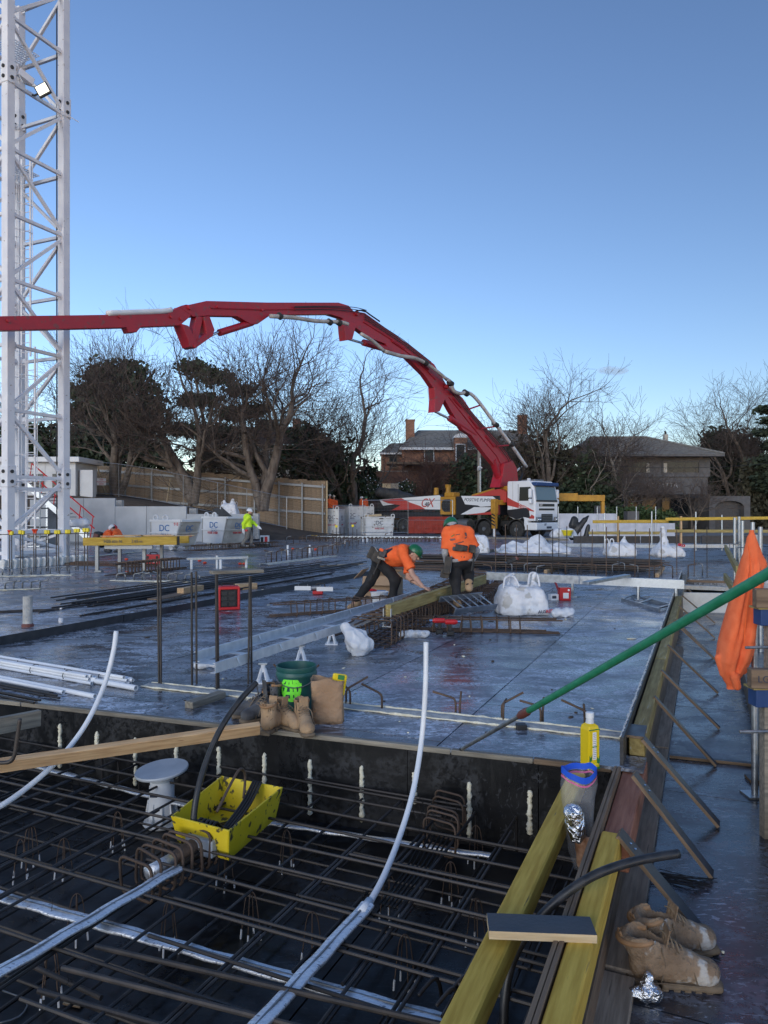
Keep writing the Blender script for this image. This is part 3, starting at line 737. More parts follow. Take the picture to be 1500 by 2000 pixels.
def window(parent, c, w, h, m='trim_white', panes=(2, 2), fr=.09, dep=.14):
 """c: centre of the opening on a wall that faces the camera (-y)"""
 c = V(c); f = MB()
 for sx in (-1, 1): f.box(c+V((sx*(w/2-fr/2), -dep/2+.02, 0)), (fr, dep, h))
 for sz in (-1, 1): f.box(c+V((0, -dep/2+.02, sz*(h/2-fr/2))), (w-2*fr, dep, fr))
 o = f.out('window', M[m], parent)
 MB().box(c+V((0, -.02, 0)), (w-.02, .02, h-.02)).out('pane', M['glass'], o)
 for i in range(1, panes[0]): MB().box(c+V((-w/2+w*i/panes[0], 0, 0)), (.04, .05, h-2*fr)).out('glazing_bar', M[m], o)
 for i in range(1, panes[1]): MB().box(c+V((0, -.004, -h/2+h*i/panes[1])), (w-2*fr, .05, .045)).out('glazing_bar', M[m], o)
 MB().box(c+V((0, -.06, -h/2-.05)), (w+.15, .22, .08)).out('sill', M[m], o)
 return o
# brick house
D = 72.0; k = D/F
hb = thing('brick_house', 'red brick two storey house with grey tiled roof, behind the boom and truck', 'house', A(900, 1000, D))
hb.location.z = 0
def HX(px): return (px-750)*k
def HZ(py): return H+(1000-py)*k
mw = MB(); mw.box(((HX(785)+HX(1050))/2, D+5, HZ(874)/2), (HX(1050)-HX(785), 10, HZ(874))); mw.out('wall', M['brick'], hb)
MB().box(((HX(744)+HX(790))/2, D+4, HZ(883)/2), (HX(790)-HX(744), 5, HZ(883))).out('wall', M['brick'], hb)
r = MB(); ez, rz = HZ(875), HZ(829)
e = .5
roof_face(r, (HX(780), D-e, ez), (HX(1056), D-e, ez), (HX(1040), D+5, rz), (HX(822), D+5, rz), 14)
roof_face(r, (HX(780), D+10+e, ez), (HX(780), D-e, ez), (HX(822), D+5, rz), (HX(822), D+5, rz), 14)
roof_face(r, (HX(1056), D-e, ez), (HX(1056), D+10+e, ez), (HX(1040), D+5, rz), (HX(1040), D+5, rz), 14)
roof_face(r, (HX(1056), D+10+e, ez), (HX(780), D+10+e, ez), (HX(822), D+5, rz), (HX(1040), D+5, rz), 14)
ro = r.out('roof', M['slate'], hb)
r = MB(); z1, z2 = HZ(882), HZ(858)
roof_face(r, (HX(742), D+1, z1), (HX(792), D+1, z1), (HX(792), D+4, z2), (HX(765), D+4, z2), 6)
roof_face(r, (HX(742), D+7, z1), (HX(742), D+1, z1), (HX(765), D+4, z2), (HX(765), D+4, z2), 6)
r.out('roof', M['slate'], hb)
MB().box(((HX(780)+HX(932))/2, D-e-.03, ez-.11), (HX(932)-HX(780), .16, .24)).out('gutter', M['trim_white'], hb)
MB().box(((HX(742)+HX(786))/2, D+.95, z1-.1), (HX(786)-HX(742), .14, .2)).out('gutter', M['trim_white'], hb)
for (px, py, w, yy) in ((803, 815, 18, 3), (1035, 803, 18, 4)):
 c = MB(); zt = HZ(py); c.box((HX(px), D+yy, zt-1.6), (w*k, .7, 3.2)); c.box((HX(px), D+yy, zt+.06), (w*k+.12, .82, .14)); c.out('chimney', M['brick'], ro)
# bay with a rounded white cap
bx0, bx1 = HX(886), HX(910)
MB().box(((bx0+bx1)/2, D-.5, HZ(856)/2), (bx1-bx0, 1.2, HZ(856))).out('bay', M['brick'], hb)
arc = [V(((bx0+bx1)/2+(bx1-bx0+.2)/2*math.cos(a), D-1.15, HZ(857)+.42*math.sin(a))) for a in [PI*i/10 for i in range(11)]]
MB().prism(arc, (0, 1.3, 0)).out('bay_cap', M['trim_white'], hb)
window(hb, (HX(838), D-.01, HZ(890)), 20*k, 25*k)
window(hb, (HX(897), D-1.11, HZ(888)), 19*k, 38*k, panes=(2, 3))
window(hb, (HX(768), D+1.49, HZ(898)), 18*k, 28*k, 'brown_wood', panes=(2, 1))
window(hb, (HX(802), D-.01, HZ(950)), 8*k, 9*k, panes=(1, 1))
MB().box((HX(845), D-1, HZ(907)), (HX(940)-HX(760), 2.2, .25)).out('ledge', M['ply'], hb)
gw = thing('garden_wall', 'low red brick garden wall in front of the brick house', 'wall', (HX(748), D-8, 0))
MB().box(((HX(702)+HX(795))/2, D-8, HZ(918)*.89/2), ((HX(795)-HX(702))*.9, .35, HZ(918)*.89)).out('wall', M['brick'], gw)
MB().box(((HX(702)+HX(795))/2, D-8, HZ(918)*.89+.05), ((HX(795)-HX(702))*.9+.1, .45, .1)).out('coping', M['mortar_line'], gw)
# dark house with the hip roof
D2 = 65.0; k = D2/F
hd = thing('dark_house', 'charcoal rendered two storey house with hip roof and balcony', 'house', (HX(1290), D2, 0))
x0, x1 = HX(1192), HX(1392); ez = HZ(889)
wl_ = MB(); wl_.box(((x0+x1)/2, D2+5, (HZ(930)+ez)/2), (x1-x0, 9, ez-HZ(930)))
wl_.box(((x0+x1)/2, D2+5.8, HZ(930)/2), (x1-x0, 7.4, HZ(930))); wl_.out('wall', M['dark_render'], hd)
MB().box((HX(1292), D2-.05, (HZ(932)+HZ(966))/2), (HX(1378)-HX(1212), 1.4, HZ(932)-HZ(966))).out('balcony', M['dark_render'], hd)
MB().box((HX(1292), D2-.1, HZ(930)), (HX(1380)-HX(1210), 1.6, .2)).out('balcony_cap', M['dark_render'], hd)
MB().box((HX(1292), D2-.8, HZ(941)), (HX(1310)-HX(1266), .25, .28)).out('awning', M['dark_render'], hd)
for px in (1216, 1376): MB().box((HX(px), D2-.3, HZ(966)/2), (.55, .55, HZ(966))).out('pillar', M['dark_render'], hd)
r = MB(); rz = HZ(845); xl, xr = HX(1108), HX(1406); e0, e1 = D2-.9, D2+10.4
xa, xb = HX(1183), HX(1302); ym = D2+4.8
roof_face(r, (xl, e0, ez), (xr, e0, ez), (xb, ym, rz), (xa, ym, rz), 16)
roof_face(r, (xr, e0, ez), (xr, e1, ez), (xb, ym, rz), (xb, ym, rz), 16)
roof_face(r, (xl, e1, ez), (xl, e0, ez), (xa, ym, rz), (xa, ym, rz), 16)
roof_face(r, (xr, e1, ez), (xl, e1, ez), (xa, ym, rz), (xb, ym, rz), 16)
ro = r.out('roof', M['slate'], hd)
MB().box(((xl+xr)/2, e0+.4, ez-.09), (xr-xl, .9, .16)).out('soffit', M['dark_render'], ro)
rc = MB()
for a, b in (((xa, ym, rz), (xb, ym, rz)), ((xb, ym, rz), (xr, e0, ez)), ((xa, ym, rz), (xl, e0, ez))): rc.tube([V(a)+V((0, 0, .05)), V(b)+V((0, 0, .08))], .13, 6)
rc.out('ridge_cap', M['slate'], ro)
for (a, b) in ((1226, 1275), (1297, 1372)):
 w = (b-a)*k; window(hd, ((HX(a)+HX(b))/2, D2+.49, HZ(912)), w, 26*k, 'dark_render', panes=(3, 1), fr=.12)
for px in (1270, 1302): MB().box((HX(px), D2+.44, HZ(914)), (9*k, .03, 20*k)).out('curtain', M['cream'], hd)
for (a, b) in ((1225, 1262), (1268, 1300), (1308, 1368)):
 window(hd, ((HX(a)+HX(b))/2, D2+2.09, HZ(988)), (b-a)*k, 36*k, 'chassis', panes=(2, 1))
c = MB(); c.box((HX(1342), D2+5, HZ(848)), (7*k, .5, 22*k)); c.out('chimney', M['cream'], ro)
c = MB().tube([(HX(1342), D2+5, HZ(837)), (HX(1342), D2+5, HZ(832)), (HX(1340), D2+5, HZ(830))], .1, 6).out('chimney_pot', M['chassis'], ro)
text('lettering', 'REGATTA', .62, M['green_leaf_bag'], hd, (HX(1288), D2-.77, HZ(949)), (1, 0, 0), (0, 0, 1), .02)
# arched garage
ga = thing('garage', 'charcoal rendered garage with an arched opening right of the dark house', 'garage', (HX(1424), D2-2, 0))
D3 = D2-2; k = D3/F
outer = [(HX(1382), 0), (HX(1382), HZ(969)), (HX(1462), HZ(969)), (HX(1462), 0)]
arch = [(HX(1450), 0)]+[(HX(1422)+HX(1450)*0+28*k*math.cos(a), HZ(990)+12*k*math.sin(a)) for a in [PI*i/12 for i in range(13)]]+[(HX(1394), 0)]
MB().prism([(x, D3-.3, z) for x, z in outer+arch], (0, .6, 0)).out('portal', M['dark_render'], ga)
MB().box((HX(1422), D3+3.2, HZ(970)/2), (80*k, 5.8, HZ(970)-.1)).out('wall', M['dark_render'], ga)
MB().box((HX(1422), D3+.25, HZ(1000)/2+.4), (54*k, .06, HZ(1000)+.4)).out('door', M['film_edge'], ga)
# gabled house at the left behind the trees
D4 = 70.0; k = D4/F
hg = thing('gabled_house', 'brown tiled house with pale walls behind the bare trees', 'house', (HX(520), D4, 1))
MB().box((HX(520), D4+5, HZ(868)/2), (HX(650)-HX(392), 9, HZ(868))).out('wall', M['cream'], hg)
r = MB(); ez, rz = HZ(868), HZ(822)
roof_face(r, (HX(384), D4, ez), (HX(660), D4, ez), (HX(600), D4+5, rz), (HX(440), D4+5, rz), 14)
roof_face(r, (HX(660), D4, ez), (HX(660), D4+10, ez), (HX(600), D4+5, rz), (HX(600), D4+5, rz), 14)
roof_face(r, (HX(384), D4+10, ez), (HX(384), D4, ez), (HX(440), D4+5, rz), (HX(440), D4+5, rz), 14)
roof_face(r, (HX(450), D4-2.5, HZ(872)), (HX(450), D4+3, HZ(872)), (HX(482), D4+3, HZ(834)), (HX(482), D4-2.5, HZ(834)), 10)
roof_face(r, (HX(515), D4+3, HZ(872)), (HX(515), D4-2.5, HZ(872)), (HX(482), D4-2.5, HZ(834)), (HX(482), D4+3, HZ(834)), 10)
ro = r.out('roof', M['brown_tile'], hg)
MB().prism([(HX(455), D4-2.2, HZ(905)), (HX(455), D4-2.2, HZ(872)), (HX(482), D4-2.2, HZ(838)), (HX(510), D4-2.2, HZ(872)), (HX(510), D4-2.2, HZ(905))], (0, 3, 0)).out('gable', M['cream'], hg)
window(hg, (HX(470), D4-2.21, HZ(888)), 14*k, 20*k); window(hg, (HX(560), D4+.49, HZ(888)), 20*k, 22*k)
MB().box((HX(570), D4+4, HZ(832)), (16*k, .8, 2.4)).out('chimney', M['brick'], ro)
hp = thing('brown_roof_house', 'brown tiled roof with a corrugated garage wall seen left of the first trunk', 'house', (HX(235), D4, 2))
MB().box((HX(235), D4-6, HZ(890)/2+1), (60*k, 4, HZ(890)-2)).out('wall', M['brown_wood'], hp)
r = MB(); roof_face(r, (HX(200), D4-8.5, HZ(880)), (HX(285), D4-8.5, HZ(880)), (HX(285), D4-4, HZ(862)), (HX(200), D4-4, HZ(862)), 8); r.out('roof', M['brown_tile'], hp)
# power pole
pp = thing('power_pole', 'grey timber power pole behind the middle of the pump truck', 'pole', A(936, 1000, 56)); pp.location.z = 0
MB().tube([A(936, 1040, 56), A(936, 870, 56)], [.17, .13], 8).out('post', M['grey_wood'], pp, smooth=True)
MB().tube([A(938, 1000, 55.8), A(938, 895, 55.8)], .06, 6).out('conduit', M['galv'], pp)
MB().tube(smooth_path([A(938, 915, 55.8), A(934, 918, 55.6), A(935, 912, 55.4), A(941, 914, 55.5)]), .07, 6).out('cable_head', M['trim_white'], pp)
ov = MB()
for (a, b) in (((560, 850), (936, 872)), ((936, 872), (1500, 905))):
 pa, pb = A(a[0], a[1], 56), A(b[0], b[1], 56); ov.tube([pa.lerp(pb, i/12)-UP*(.9*(1-(2*i/12-1)**2)) for i in range(13)], .016, 4)
ov.out('overhead_cable', M['black'], label='thin black overhead cable strung behind the trees from the power pole', cat='cable')

# ================================================================ crane mast
YM = 21.5
mA = A(16, 1000, YM); mA.z = ZL
Wm = 2.05
def mz(py): return H+(1000-py)*YM/F
ma = thing('crane_mast', 'tall white lattice crane mast rising out of the frame at the left edge', 'crane mast', mA+U*Wm/2-Q*Wm/2)
corners = {'a': mA, 'b': mA+U*Wm, 'c': mA+U*Wm-Q*Wm, 'd': mA-Q*Wm}
ZT = 18.6
for c in corners.values():
 m = MB().box(c+V((0, 0, (ZT+ZL)/2-ZL)), (.26, .26, ZT-ZL), frame_of(U)); m.out('leg', M['white_paint'], ma, bevel=.012)
 MB().box(c+V((0, 0, .03)), (.42, .42, .06), frame_of(U)).out('base_plate', M['white_paint'], ma)
 for py in (930, 143):
  m = MB(); z = mz(py); m.box(c+V((0, 0, z-ZL)), (.31, .31, .66), frame_of(U)); cl = m.out('collar', M['white_paint'], ma, bevel=.02)
  for dz in (.14, -.16):
   for dd in (U, Q):
    MB().tube([c+V((0, 0, z-ZL+dz))-dd*.19, c+V((0, 0, z-ZL+dz))+dd*.19], .055, 8).out('pin', M['chassis'], cl)
levels = [mz(p) for p in (1040, 930, 800, 672, 544, 415, 287, 157, 28, -100)]
faces = [('a', 'b', 1), ('d', 'c', 0), ('b', 'c', 0), ('a', 'd', 1)]
bm_ = {}
def strut(a, b, w, nm='brace'):
 d = (b-a).normalized(); beam(nm, a+d*.1, b-d*.1, w, w, M['white_paint'], ma, bevel=.006)
for (p, q, ph) in faces:
 a0, b0 = corners[p]-V((0, 0, ZL)), corners[q]-V((0, 0, ZL)); cross = (b0-a0).normalized().cross(UP)
 for i, z in enumerate(levels): strut(a0+UP*z, b0+UP*z, .10, 'rail')
 for i in range(len(levels)-1):
  z0, z1 = levels[i]+.06, levels[i+1]-.06
  if (i+ph) % 2: strut(a0+UP*z0, b0+UP*z1, .095)
  else: strut(b0+UP*z0, a0+UP*z1, .095)
 strut(a0+UP*.35, b0+UP*.35, .10, 'rail'); strut(b0+UP*.4, a0+UP*(levels[0]-.06), .09)
 strut(a0+UP*(levels[1]-.36), b0+UP*(levels[1]-.36), .09, 'rail')
for c in corners.values():
 for z in levels[1:]:
  for d_ in (U, Q):
   s_ = 1 if (ma.location-c).dot(d_) > 0 else -1
   MB().box(c-UP*ZL+d_*s_*.19+UP*z, (.16, .02, .22), frame_of(d_)).out('gusset', M['white_paint'], ma)
MB().tube(smooth_path([corners['b']+Q*-.2-U*.1+UP*(z-ZL) for z in (.3, 3, 6, 9, 12, 15, 18)]+[]), .022, 5).out('power_cable', M['black'], ma)
# ladder with hoops and resting platforms inside the mast
lc = corners['c']+Q*.95-U*.35-V((0, 0, ZL))
for (z0, z1, sh) in ((.4, 7.0, 0), (6.6, 13.0, .35)):
 o = lc+Q*sh*.6-U*sh
 ld = MB().bar(o-Q*.2+UP*z0, o-Q*.2+UP*z1, .05, .05).out('ladder_rail', M['white_paint'], ma)
 MB().bar(o+Q*.2+UP*z0, o+Q*.2+UP*z1, .05, .05).out('ladder_rail', M['white_paint'], ma)
 z = z0+.15
 while z < z1:
  rod('rung', o-Q*.19+UP*z, o+Q*.19+UP*z, .013, M['white_paint'], ma); z += .3
 hz = z0+2.2
 while hz < z1:
  MB().tube([o-Q*.2+UP*hz]+[o+Q*(-.36*math.cos(t))-U*(.62*math.sin(t)+.05)+UP*hz for t in [PI*j/10 for j in range(11)]]+[o+Q*.2+UP*hz], .014, 5).out('hoop', M['white_paint'], ma); hz += .85
 for t in [PI*j/6 for j in range(7)]:
  x = o+Q*(-.36*math.cos(t))-U*(.62*math.sin(t)+.05); rod('strap', x+UP*(z0+2.2), x+UP*(z1-.1), .014, M['white_paint'], ma)
for z in (mz(287)+.15, mz(20)):
 pl = MB(); c0 = corners['d']+U*.2-V((0, 0, ZL))
 for i in range(22): pl.bar(c0+U*(.05+i*.08)+Q*.1+UP*z, c0+U*(.05+i*.08)+Q*1.05+UP*z, .012, .03)
 for i in range(9): pl.bar(c0+Q*(.1+i*.12)+UP*z, c0+Q*(.1+i*.12)+U*1.75+UP*z, .012, .028)
 o = pl.out('platform', M['white_paint'], ma); o['kind'] = 'stuff'
# floodlight clamped to the mast
fl = thing('floodlight', 'lit square floodlight clamped to a rail of the white mast', 'floodlight', A(84, 186, 21.9))
c = A(84, 176, 21.9); rt = Matrix.Rotation(rad(-28), 3, 'Y') @ Matrix.Rotation(rad(14), 3, 'X')
MB().box(c, (.40, .10, .34), rt).out('housing', M['black'], fl, bevel=.015)
MB().box(c+rt @ V((0, -.054, .01)), (.33, .012, .26), rt).out('lens', M['lamp_glow'], fl)
MB().tube([c+rt @ V((-.2, .05, 0)), c+V((-.35, .2, -.05)), c+V((-.5, .35, .05))], .03, 6).out('bracket', M['chassis'], fl)
MB().tube(smooth_path([c+V((.1, .05, -.12)), c+V((.2, .1, -.4)), c+V((.5, .4, -.5)), c+V((.8, .7, -.6))]), .012, 5).out('cable', M['white_print'], fl)
jb = thing('junction_box', 'pale cable tray box on the mast just above the floodlight', 'cable box', A(50, 152, 21.7))
MB().bar(A(36, 140, 21.65), A(64, 162, 22.0), .16, .22).out('box', M['white_paint'], jb, bevel=.01)
MB().tube(smooth_path([A(38, 147, 21.5), A(45, 160, 21.5), A(55, 166, 21.6), A(68, 170, 21.8)]), .02, 5).out('cable', M['steel'], jb)

# ================================================================ pump truck with folding boom
hT = V((math.cos(rad(46)), -math.sin(rad(46)), 0)); wT = V((math.sin(rad(46)), math.cos(rad(46)), 0))
C0 = A(1045, 1000, 43.0); C0.z = 0
def T(a, b, z): return C0-hT*a+wT*b+V((0, 0, z))
def TZ(a, py): return H+(1000-py)*(43+.719*a)/F
def TA(px):
 k = (px-750)/F; return (C0.x-k*C0.y)/(hT.x-k*hT.y*-1*-1) if False else (C0.x-k*C0.y)/(hT.x+k*(-hT.y))
RT = Matrix((hT, wT, UP)).transposed()
tr = thing('pump_truck', 'white red and black concrete pump truck with a long red folding boom', 'pump truck', T(7, 1.25, 0))
def tbox(name, a0, a1, b0, b1, z0, z1, m, bevel=.02, parent=None):
 return MB().box(T((a0+a1)/2, (b0+b1)/2, (z0+z1)/2), (a1-a0, b1-b0, z1-z0), RT).out(name, M[m], parent or tr, bevel=bevel)
def side(name, pts, m, b=-.012, th=.02, parent=None):
 return MB().prism([T(a, b, z) for a, z in pts], wT*th).out(name, M[m], parent or tr)
def front(name, pts, m, a=-.012, th=.02, parent=None):
 return MB().prism([T(a, b, z) for b, z in pts], hT*-th).out(name, M[m], parent or tr)
prof = [(.02, 1.05), (-.0, 1.5), (.0, 2.25), (.16, 3.2), (.42, 3.50), (2.02, 3.50), (2.05, 3.3), (2.05, 1.55), (1.9, 1.3), (1.62, 1.17), (1.37, 1.13), (1.12, 1.17), (.9, 1.3), (.78, 1.05)]
cab = MB().prism([T(a, .02, z) for a, z in prof], wT*2.46).out('cab', M['truck_white'], tr, bevel=.05)
wq = [T(-.012, .16, 2.30), T(-.012, 2.34, 2.30), T(.13, 2.30, 3.16), T(.13, .20, 3.16)]
MB().prism(wq, hT*.02).out('windscreen', M['windscreen'], cab)
MB().prism([T(-.02, .12, 2.22), T(-.02, 2.38, 2.22), T(-.012, 2.38, 2.33), T(-.012, .12, 2.33)], hT*.02).out('wiper_panel', M['black'], cab)
tbox('sun_visor', -.10, .30, .04, 2.46, 3.18, 3.40, 'blue_paint', .05, cab)
side('door_window', [(.30, 2.28), (.22, 2.3), (.33, 3.12), (1.12, 3.12), (1.16, 2.28)], 'glass', .008, parent=cab)
side('door_seam', [(1.22, 1.4), (1.24, 1.4), (1.24, 3.3), (1.22, 3.3)], 'chassis', .006, .012, cab)
side('rear_panel_seam', [(1.62, 1.4), (1.64, 1.4), (1.64, 3.45), (1.62, 3.45)], 'bin_side', .006, .012, cab)
for z0, z1 in ((1.94, 2.10), (1.70, 1.82)): tbox('grille', -.03, .02, .42, 2.06, z0, z1, 'black', .01, cab)
tbox('lower_grille', -.05, .02, .68, 1.84, .98, 1.48, 'black', .02, cab)
for i in range(4): tbox('grille_slat', -.065, -.045, .70, 1.82, 1.05+i*.11, 1.075+i*.11, 'steel', 0, cab)
tbox('bumper', -.10, .75, .02, 2.48, .50, .96, 'truck_white', .06)
tbox('number_plate', -.125, -.10, 1.1, 1.6, .60, .72, 'dark_print', 0)
text('lettering', '#7', .2, M['dark_print'], tr, T(-.112, .95, .84), wT, UP, .004)
text('lettering', 'DAF', .16, M['white_print'], cab, T(-.035, .60, 2.02), wT, UP, .004)
for b in (.10, 2.02):
 tbox('headlight', -.115, -.02, b, b+.42, 1.02, 1.30, 'steel', .03)
 for i in range(2): MB().ball(T(-.12, b+.12+i*.18, 1.15), (.07, .07, .07), 10, 6).out('lamp', M['chrome'], tr, smooth=True)
tbox('step', .55, .80, .0, .45, .5, 1.1, 'truck_white', .03)
# mirrors
for b, s in ((-.22, -1), (2.70, 1)):
 tbox('mirror', .10, .28, b-.11, b+.11, 2.45, 3.0, 'truck_white', .05); tbox('mirror', .10, .28, b-.10, b+.10, 2.10, 2.40, 'truck_white', .05)
 MB().tube([T(.2, b, 2.4), T(.3, b-s*.25, 2.35)], .03, 6).out('mirror_arm', M['black'], tr)
tbox('roof_beacon', .5, 1.5, .7, 1.7, 3.50, 3.60, 'steel', .03); tbox('roof_beacon', .55, .72, .2, .36, 3.5, 3.66, 'trim_white', .03)
# livery on the cab side
side('livery_red', [(.10, 1.62), (2.05, 2.02), (2.05, 2.52), (1.60, 2.30), (.62, 1.92), (.06, 1.66)], 'truck_red', .004, parent=cab)
side('livery_black', [(.36, 1.22), (.86, 1.30), (1.12, 1.2), (1.37, 1.155), (1.9, 1.33), (2.05, 1.58), (2.05, 1.72), (.66, 1.86), (.44, 1.70)], 'truck_black', -.001, parent=cab)
side('livery_red', [(.06, 1.2), (.44, 1.2), (.26, 1.44), (.06, 1.36)], 'truck_red', -.003, parent=cab)
text('lettering', 'POSITIVE\nPUMPING', .15, M['white_print'], cab, T(.86, -.004, 1.96), hT, UP, .004)
text('lettering', '0400 000', .09, M['white_print'], cab, T(.9, -.008, 1.70), hT, UP, .004) if False else None
# chassis, mudguards, tanks
tbox('chassis_rail', .6, 14.2, .55, .85, .72, 1.05, 'chassis'); tbox('chassis_rail', .6, 14.2, 1.65, 1.95, .72, 1.05, 'chassis')
def wheel(a, b, dual=False):
 c = T(a, b, .52); ax = wT; rot = frame_of(wT); rot2 = Matrix((hT, UP.cross(hT)*0+UP, hT.cross(UP))).transposed()
 w = .62 if dual else .36
 def prof_(mb, pr): mb.lathe(c, pr, 28, Matrix((hT, UP, wT)).transposed() if True else rot)
 t = MB(); prof_(t, [(.30, 0), (.47, .0), (.51, .03), (.52, .08), (.52, w-.08), (.51, w-.03), (.47, w), (.30, w)]); ty = t.out('wheel', M['rubber'], tr, auto=True)
 d = MB(); prof_(d, [(.30, .02), (.29, .01), (.27, .10), (.20, .13), (.17, .06), (.13, -.02), (.11, -.05), (.02, -.05)]); d.out('rim', M['steel'], ty, auto=True)
 for i in range(10):
  an = 2*PI*i/10; p = c+hT*.145*math.cos(an)+UP*.145*math.sin(an)
  MB().tube([p-wT*.03, p+wT*.08], .016, 6).out('wheel_nut', M['chrome'], ty)
for a in (1.37, 3.86): wheel(a, .0); wheel(a, 2.14)
for a in (9.55, 11.1): wheel(a, .0, True); wheel(a, 1.88, True)
def mud(a, m='chassis', r=.66, b0=-.02, b1=.62):
 pts = [(a+r*math.cos(t), .52+r*math.sin(t)) for t in [PI*(i/12) for i in range(13)]]
 pts += [(a+(r-.05)*math.cos(t), .52+(r-.05)*math.sin(t)) for t in [PI*(1-i/12) for i in range(13)]]
 MB().prism([T(p, b0, z) for p, z in pts], wT*(b1-b0)).out('mudguard', M[m], tr)
mud(1.37); mud(3.86, 'chassis', .70); mud(9.55, 'steel', .64); mud(11.1, 'steel', .64)
tbox('mud_flap', 4.58, 4.64, -.02, .6, .25, 1.0, 'black', 0); tbox('mud_flap', 2.95, 3.0, -.02, .6, .45, 1.2, 'black', 0)
MB().tube([T(5.2, .28, .82), T(6.1, .28, .82)], .36, 18).out('fuel_tank', M['steel'], tr, auto=True)
tbox('tool_frame', 6.2, 7.1, .1, .5, .55, 1.0, 'mustard', .02)
# mid body: livery panel with the company name
zb0, zb1 = TZ(4, 1001), TZ(4, 967)
tbox('side_body', 2.55, 6.15, -.05, 2.5, 1.42, 2.62, 'truck_black', .03)
side('livery_white', [(2.72, 2.34), (3.1, 2.58), (5.7, 2.66), (5.35, 2.10), (4.3, 2.02), (4.1, 1.94), (3.0, 1.98)], 'truck_white', -.066)
side('livery_white', [(5.75, 1.44), (5.2, 1.44), (3.9, 1.50), (3.1, 1.90), (4.6, 1.92)], 'truck_white', -.064)
side('livery_red', [(5.3, 1.43), (2.56, 1.43), (2.56, 2.2), (3.3, 1.62), (4.0, 1.54)], 'truck_red', -.070)
text('lettering', 'POSITIVE PUMPING', .30, M['dark_print'], tr, T(4.15, -.070, 2.36), hT+UP*-.03, UP, .004, shear=.25)
MB().prism([T(a, -.04, z) for a, z in [(2.1, 2.2), (2.1, 2.85), (2.6, 3.05), (3.2, 2.98), (4.2, 2.74), (4.9, 2.64), (2.55, 2.62), (2.5, 2.2)]], wT*.5).out('cowl', M['truck_red'], tr)
MB().prism([T(a, .45, z) for a, z in [(2.2, 2.3), (2.2, 3.25), (3.0, 3.22), (5.2, 2.75), (5.3, 2.62)]], wT*1.6).out('turret_base', M['mustard'], tr, bevel=.03)
tbox('exhaust_box', 2.9, 3.25, .3, .6, 2.95, 3.25, 'black', .02)
# mustard swing box with rounded window
arc = [(7.05, 1.5)]+[(6.75+.45*math.cos(t)+.1, 2.0+.55*math.sin(t)) for t in [PI*(-.45+.9*i/10) for i in range(11)]]+[(7.05, 2.55), (6.2, 2.6), (6.2, 1.45)]
tbox('swing_box', 6.2, 7.5, -.1, .9, 1.42, 2.62, 'mustard', .04)
side('swing_panel', [(6.6, 1.62)]+[(7.0+.36*math.sin(t), 2.03-.42*math.cos(t)) for t in [PI*i/10 for i in range(11)]]+[(6.6, 2.45)], 'truck_black', -.125)
tbox('handrail_box', 6.5, 7.3, .1, .8, 2.62, 2.92, 'mustard', .05)
# rear long body with the model number
tbox('hopper_body', 7.5, 14.6, .1, 2.4, 1.15, 1.62, 'truck_black', .03)
zt0, zt1 = TZ(6.6, 967), TZ(13.5, 977)
MB().prism([T(a, -.03, z) for a, z in [(7.45, 1.72), (7.0, 2.30), (7.6, 2.78), (14.6, 2.48), (14.6, 1.72)]], wT*.28).out('side_arm', M['truck_black'], tr)
side('livery_white', [(7.15, 1.76), (7.1, 2.30), (7.62, 2.74), (13.5, 2.50), (13.1, 2.06), (11.4, 2.2), (10.6, 1.82)], 'truck_white', -.044)
side('livery_red', [(13.35, 2.48), (11.2, 2.58), (10.4, 2.28), (9.4, 2.02), (8.9, 1.80), (12.2, 1.73), (11.3, 2.08), (12.6, 2.24)], 'truck_red', -.060)
text('lettering', 'CX', .86, M['truck_red'], tr, T(8.75, -.052, 2.20), hT, UP, .006, shear=.3)
text('lettering', '48', .42, M['dark_print'], tr, T(8.75, -.068, 2.12), hT, UP, .006, shear=.2)
tbox('hopper', 13.6, 14.9, .3, 2.2, .7, 1.5, 'mustard', .05)
for a in (7.9, 9.0): MB().tube([T(a, 1.2, 2.4), T(a, 1.2, 3.3)], [.22, .16], 10).out('hydraulic_post', M['mustard'], tr, auto=True)
tbox('crane_pin', 7.8, 8.1, 1.1, 1.4, 3.25, 3.5, 'mustard', .03)
# outriggers
oc = T(2.45, -.75, 0)
MB().box(oc+UP*1.95, (.34, .34, .9), RT).out('outrigger_leg', M['mustard'], tr, bevel=.02)
lg = MB().box(oc+UP*1.05, (.26, .26, .95), RT).out('outrigger_leg', M['mustard'], tr, bevel=.01)
for i in range(4): MB().prism([oc+UP*(.72+i*.2)+hT*.132-wT*.134, oc+UP*(.82+i*.2)+hT*.132-wT*.134, oc+UP*(.94+i*.2)-hT*.132-wT*.134, oc+UP*(.84+i*.2)-hT*.132-wT*.134], wT*.006).out('hazard_stripe', M['black'], lg)
MB().tube([oc+UP*0.05, oc+UP*.62], .09, 10).out('outrigger_ram', M['trim_white'], tr, auto=True)
MB().box(oc+UP*.02, (.6, .6, .05), RT).out('outrigger_pad', M['chassis'], tr)
MB().bar(T(2.45, -.8, 2.2), T(2.45, .2, 2.2), .3, .3).out('outrigger_arm', M['mustard'], tr)
a, b = A(1085, 973, 46.4), A(1180, 973, 46.4)
MB().bar(a, b, .40, .40).out('outrigger_arm', M['mustard'], tr, bevel=.02); MB().bar(A(1090, 971, 46.35), A(1127, 971, 46.35), .46, .50).out('outrigger_sleeve', M['mustard'], tr, bevel=.02)
MB().box(A(1177, 995, 46.4), (.2, .24, 1.6)).out('outrigger_leg', M['mustard'], tr, bevel=.01)
q = A(1177, 1040, 46.4); MB().tube([V((q.x, q.y, 0)), V((q.x, q.y, 1.0))], .07, 8).out('outrigger_ram', M['trim_white'], tr)
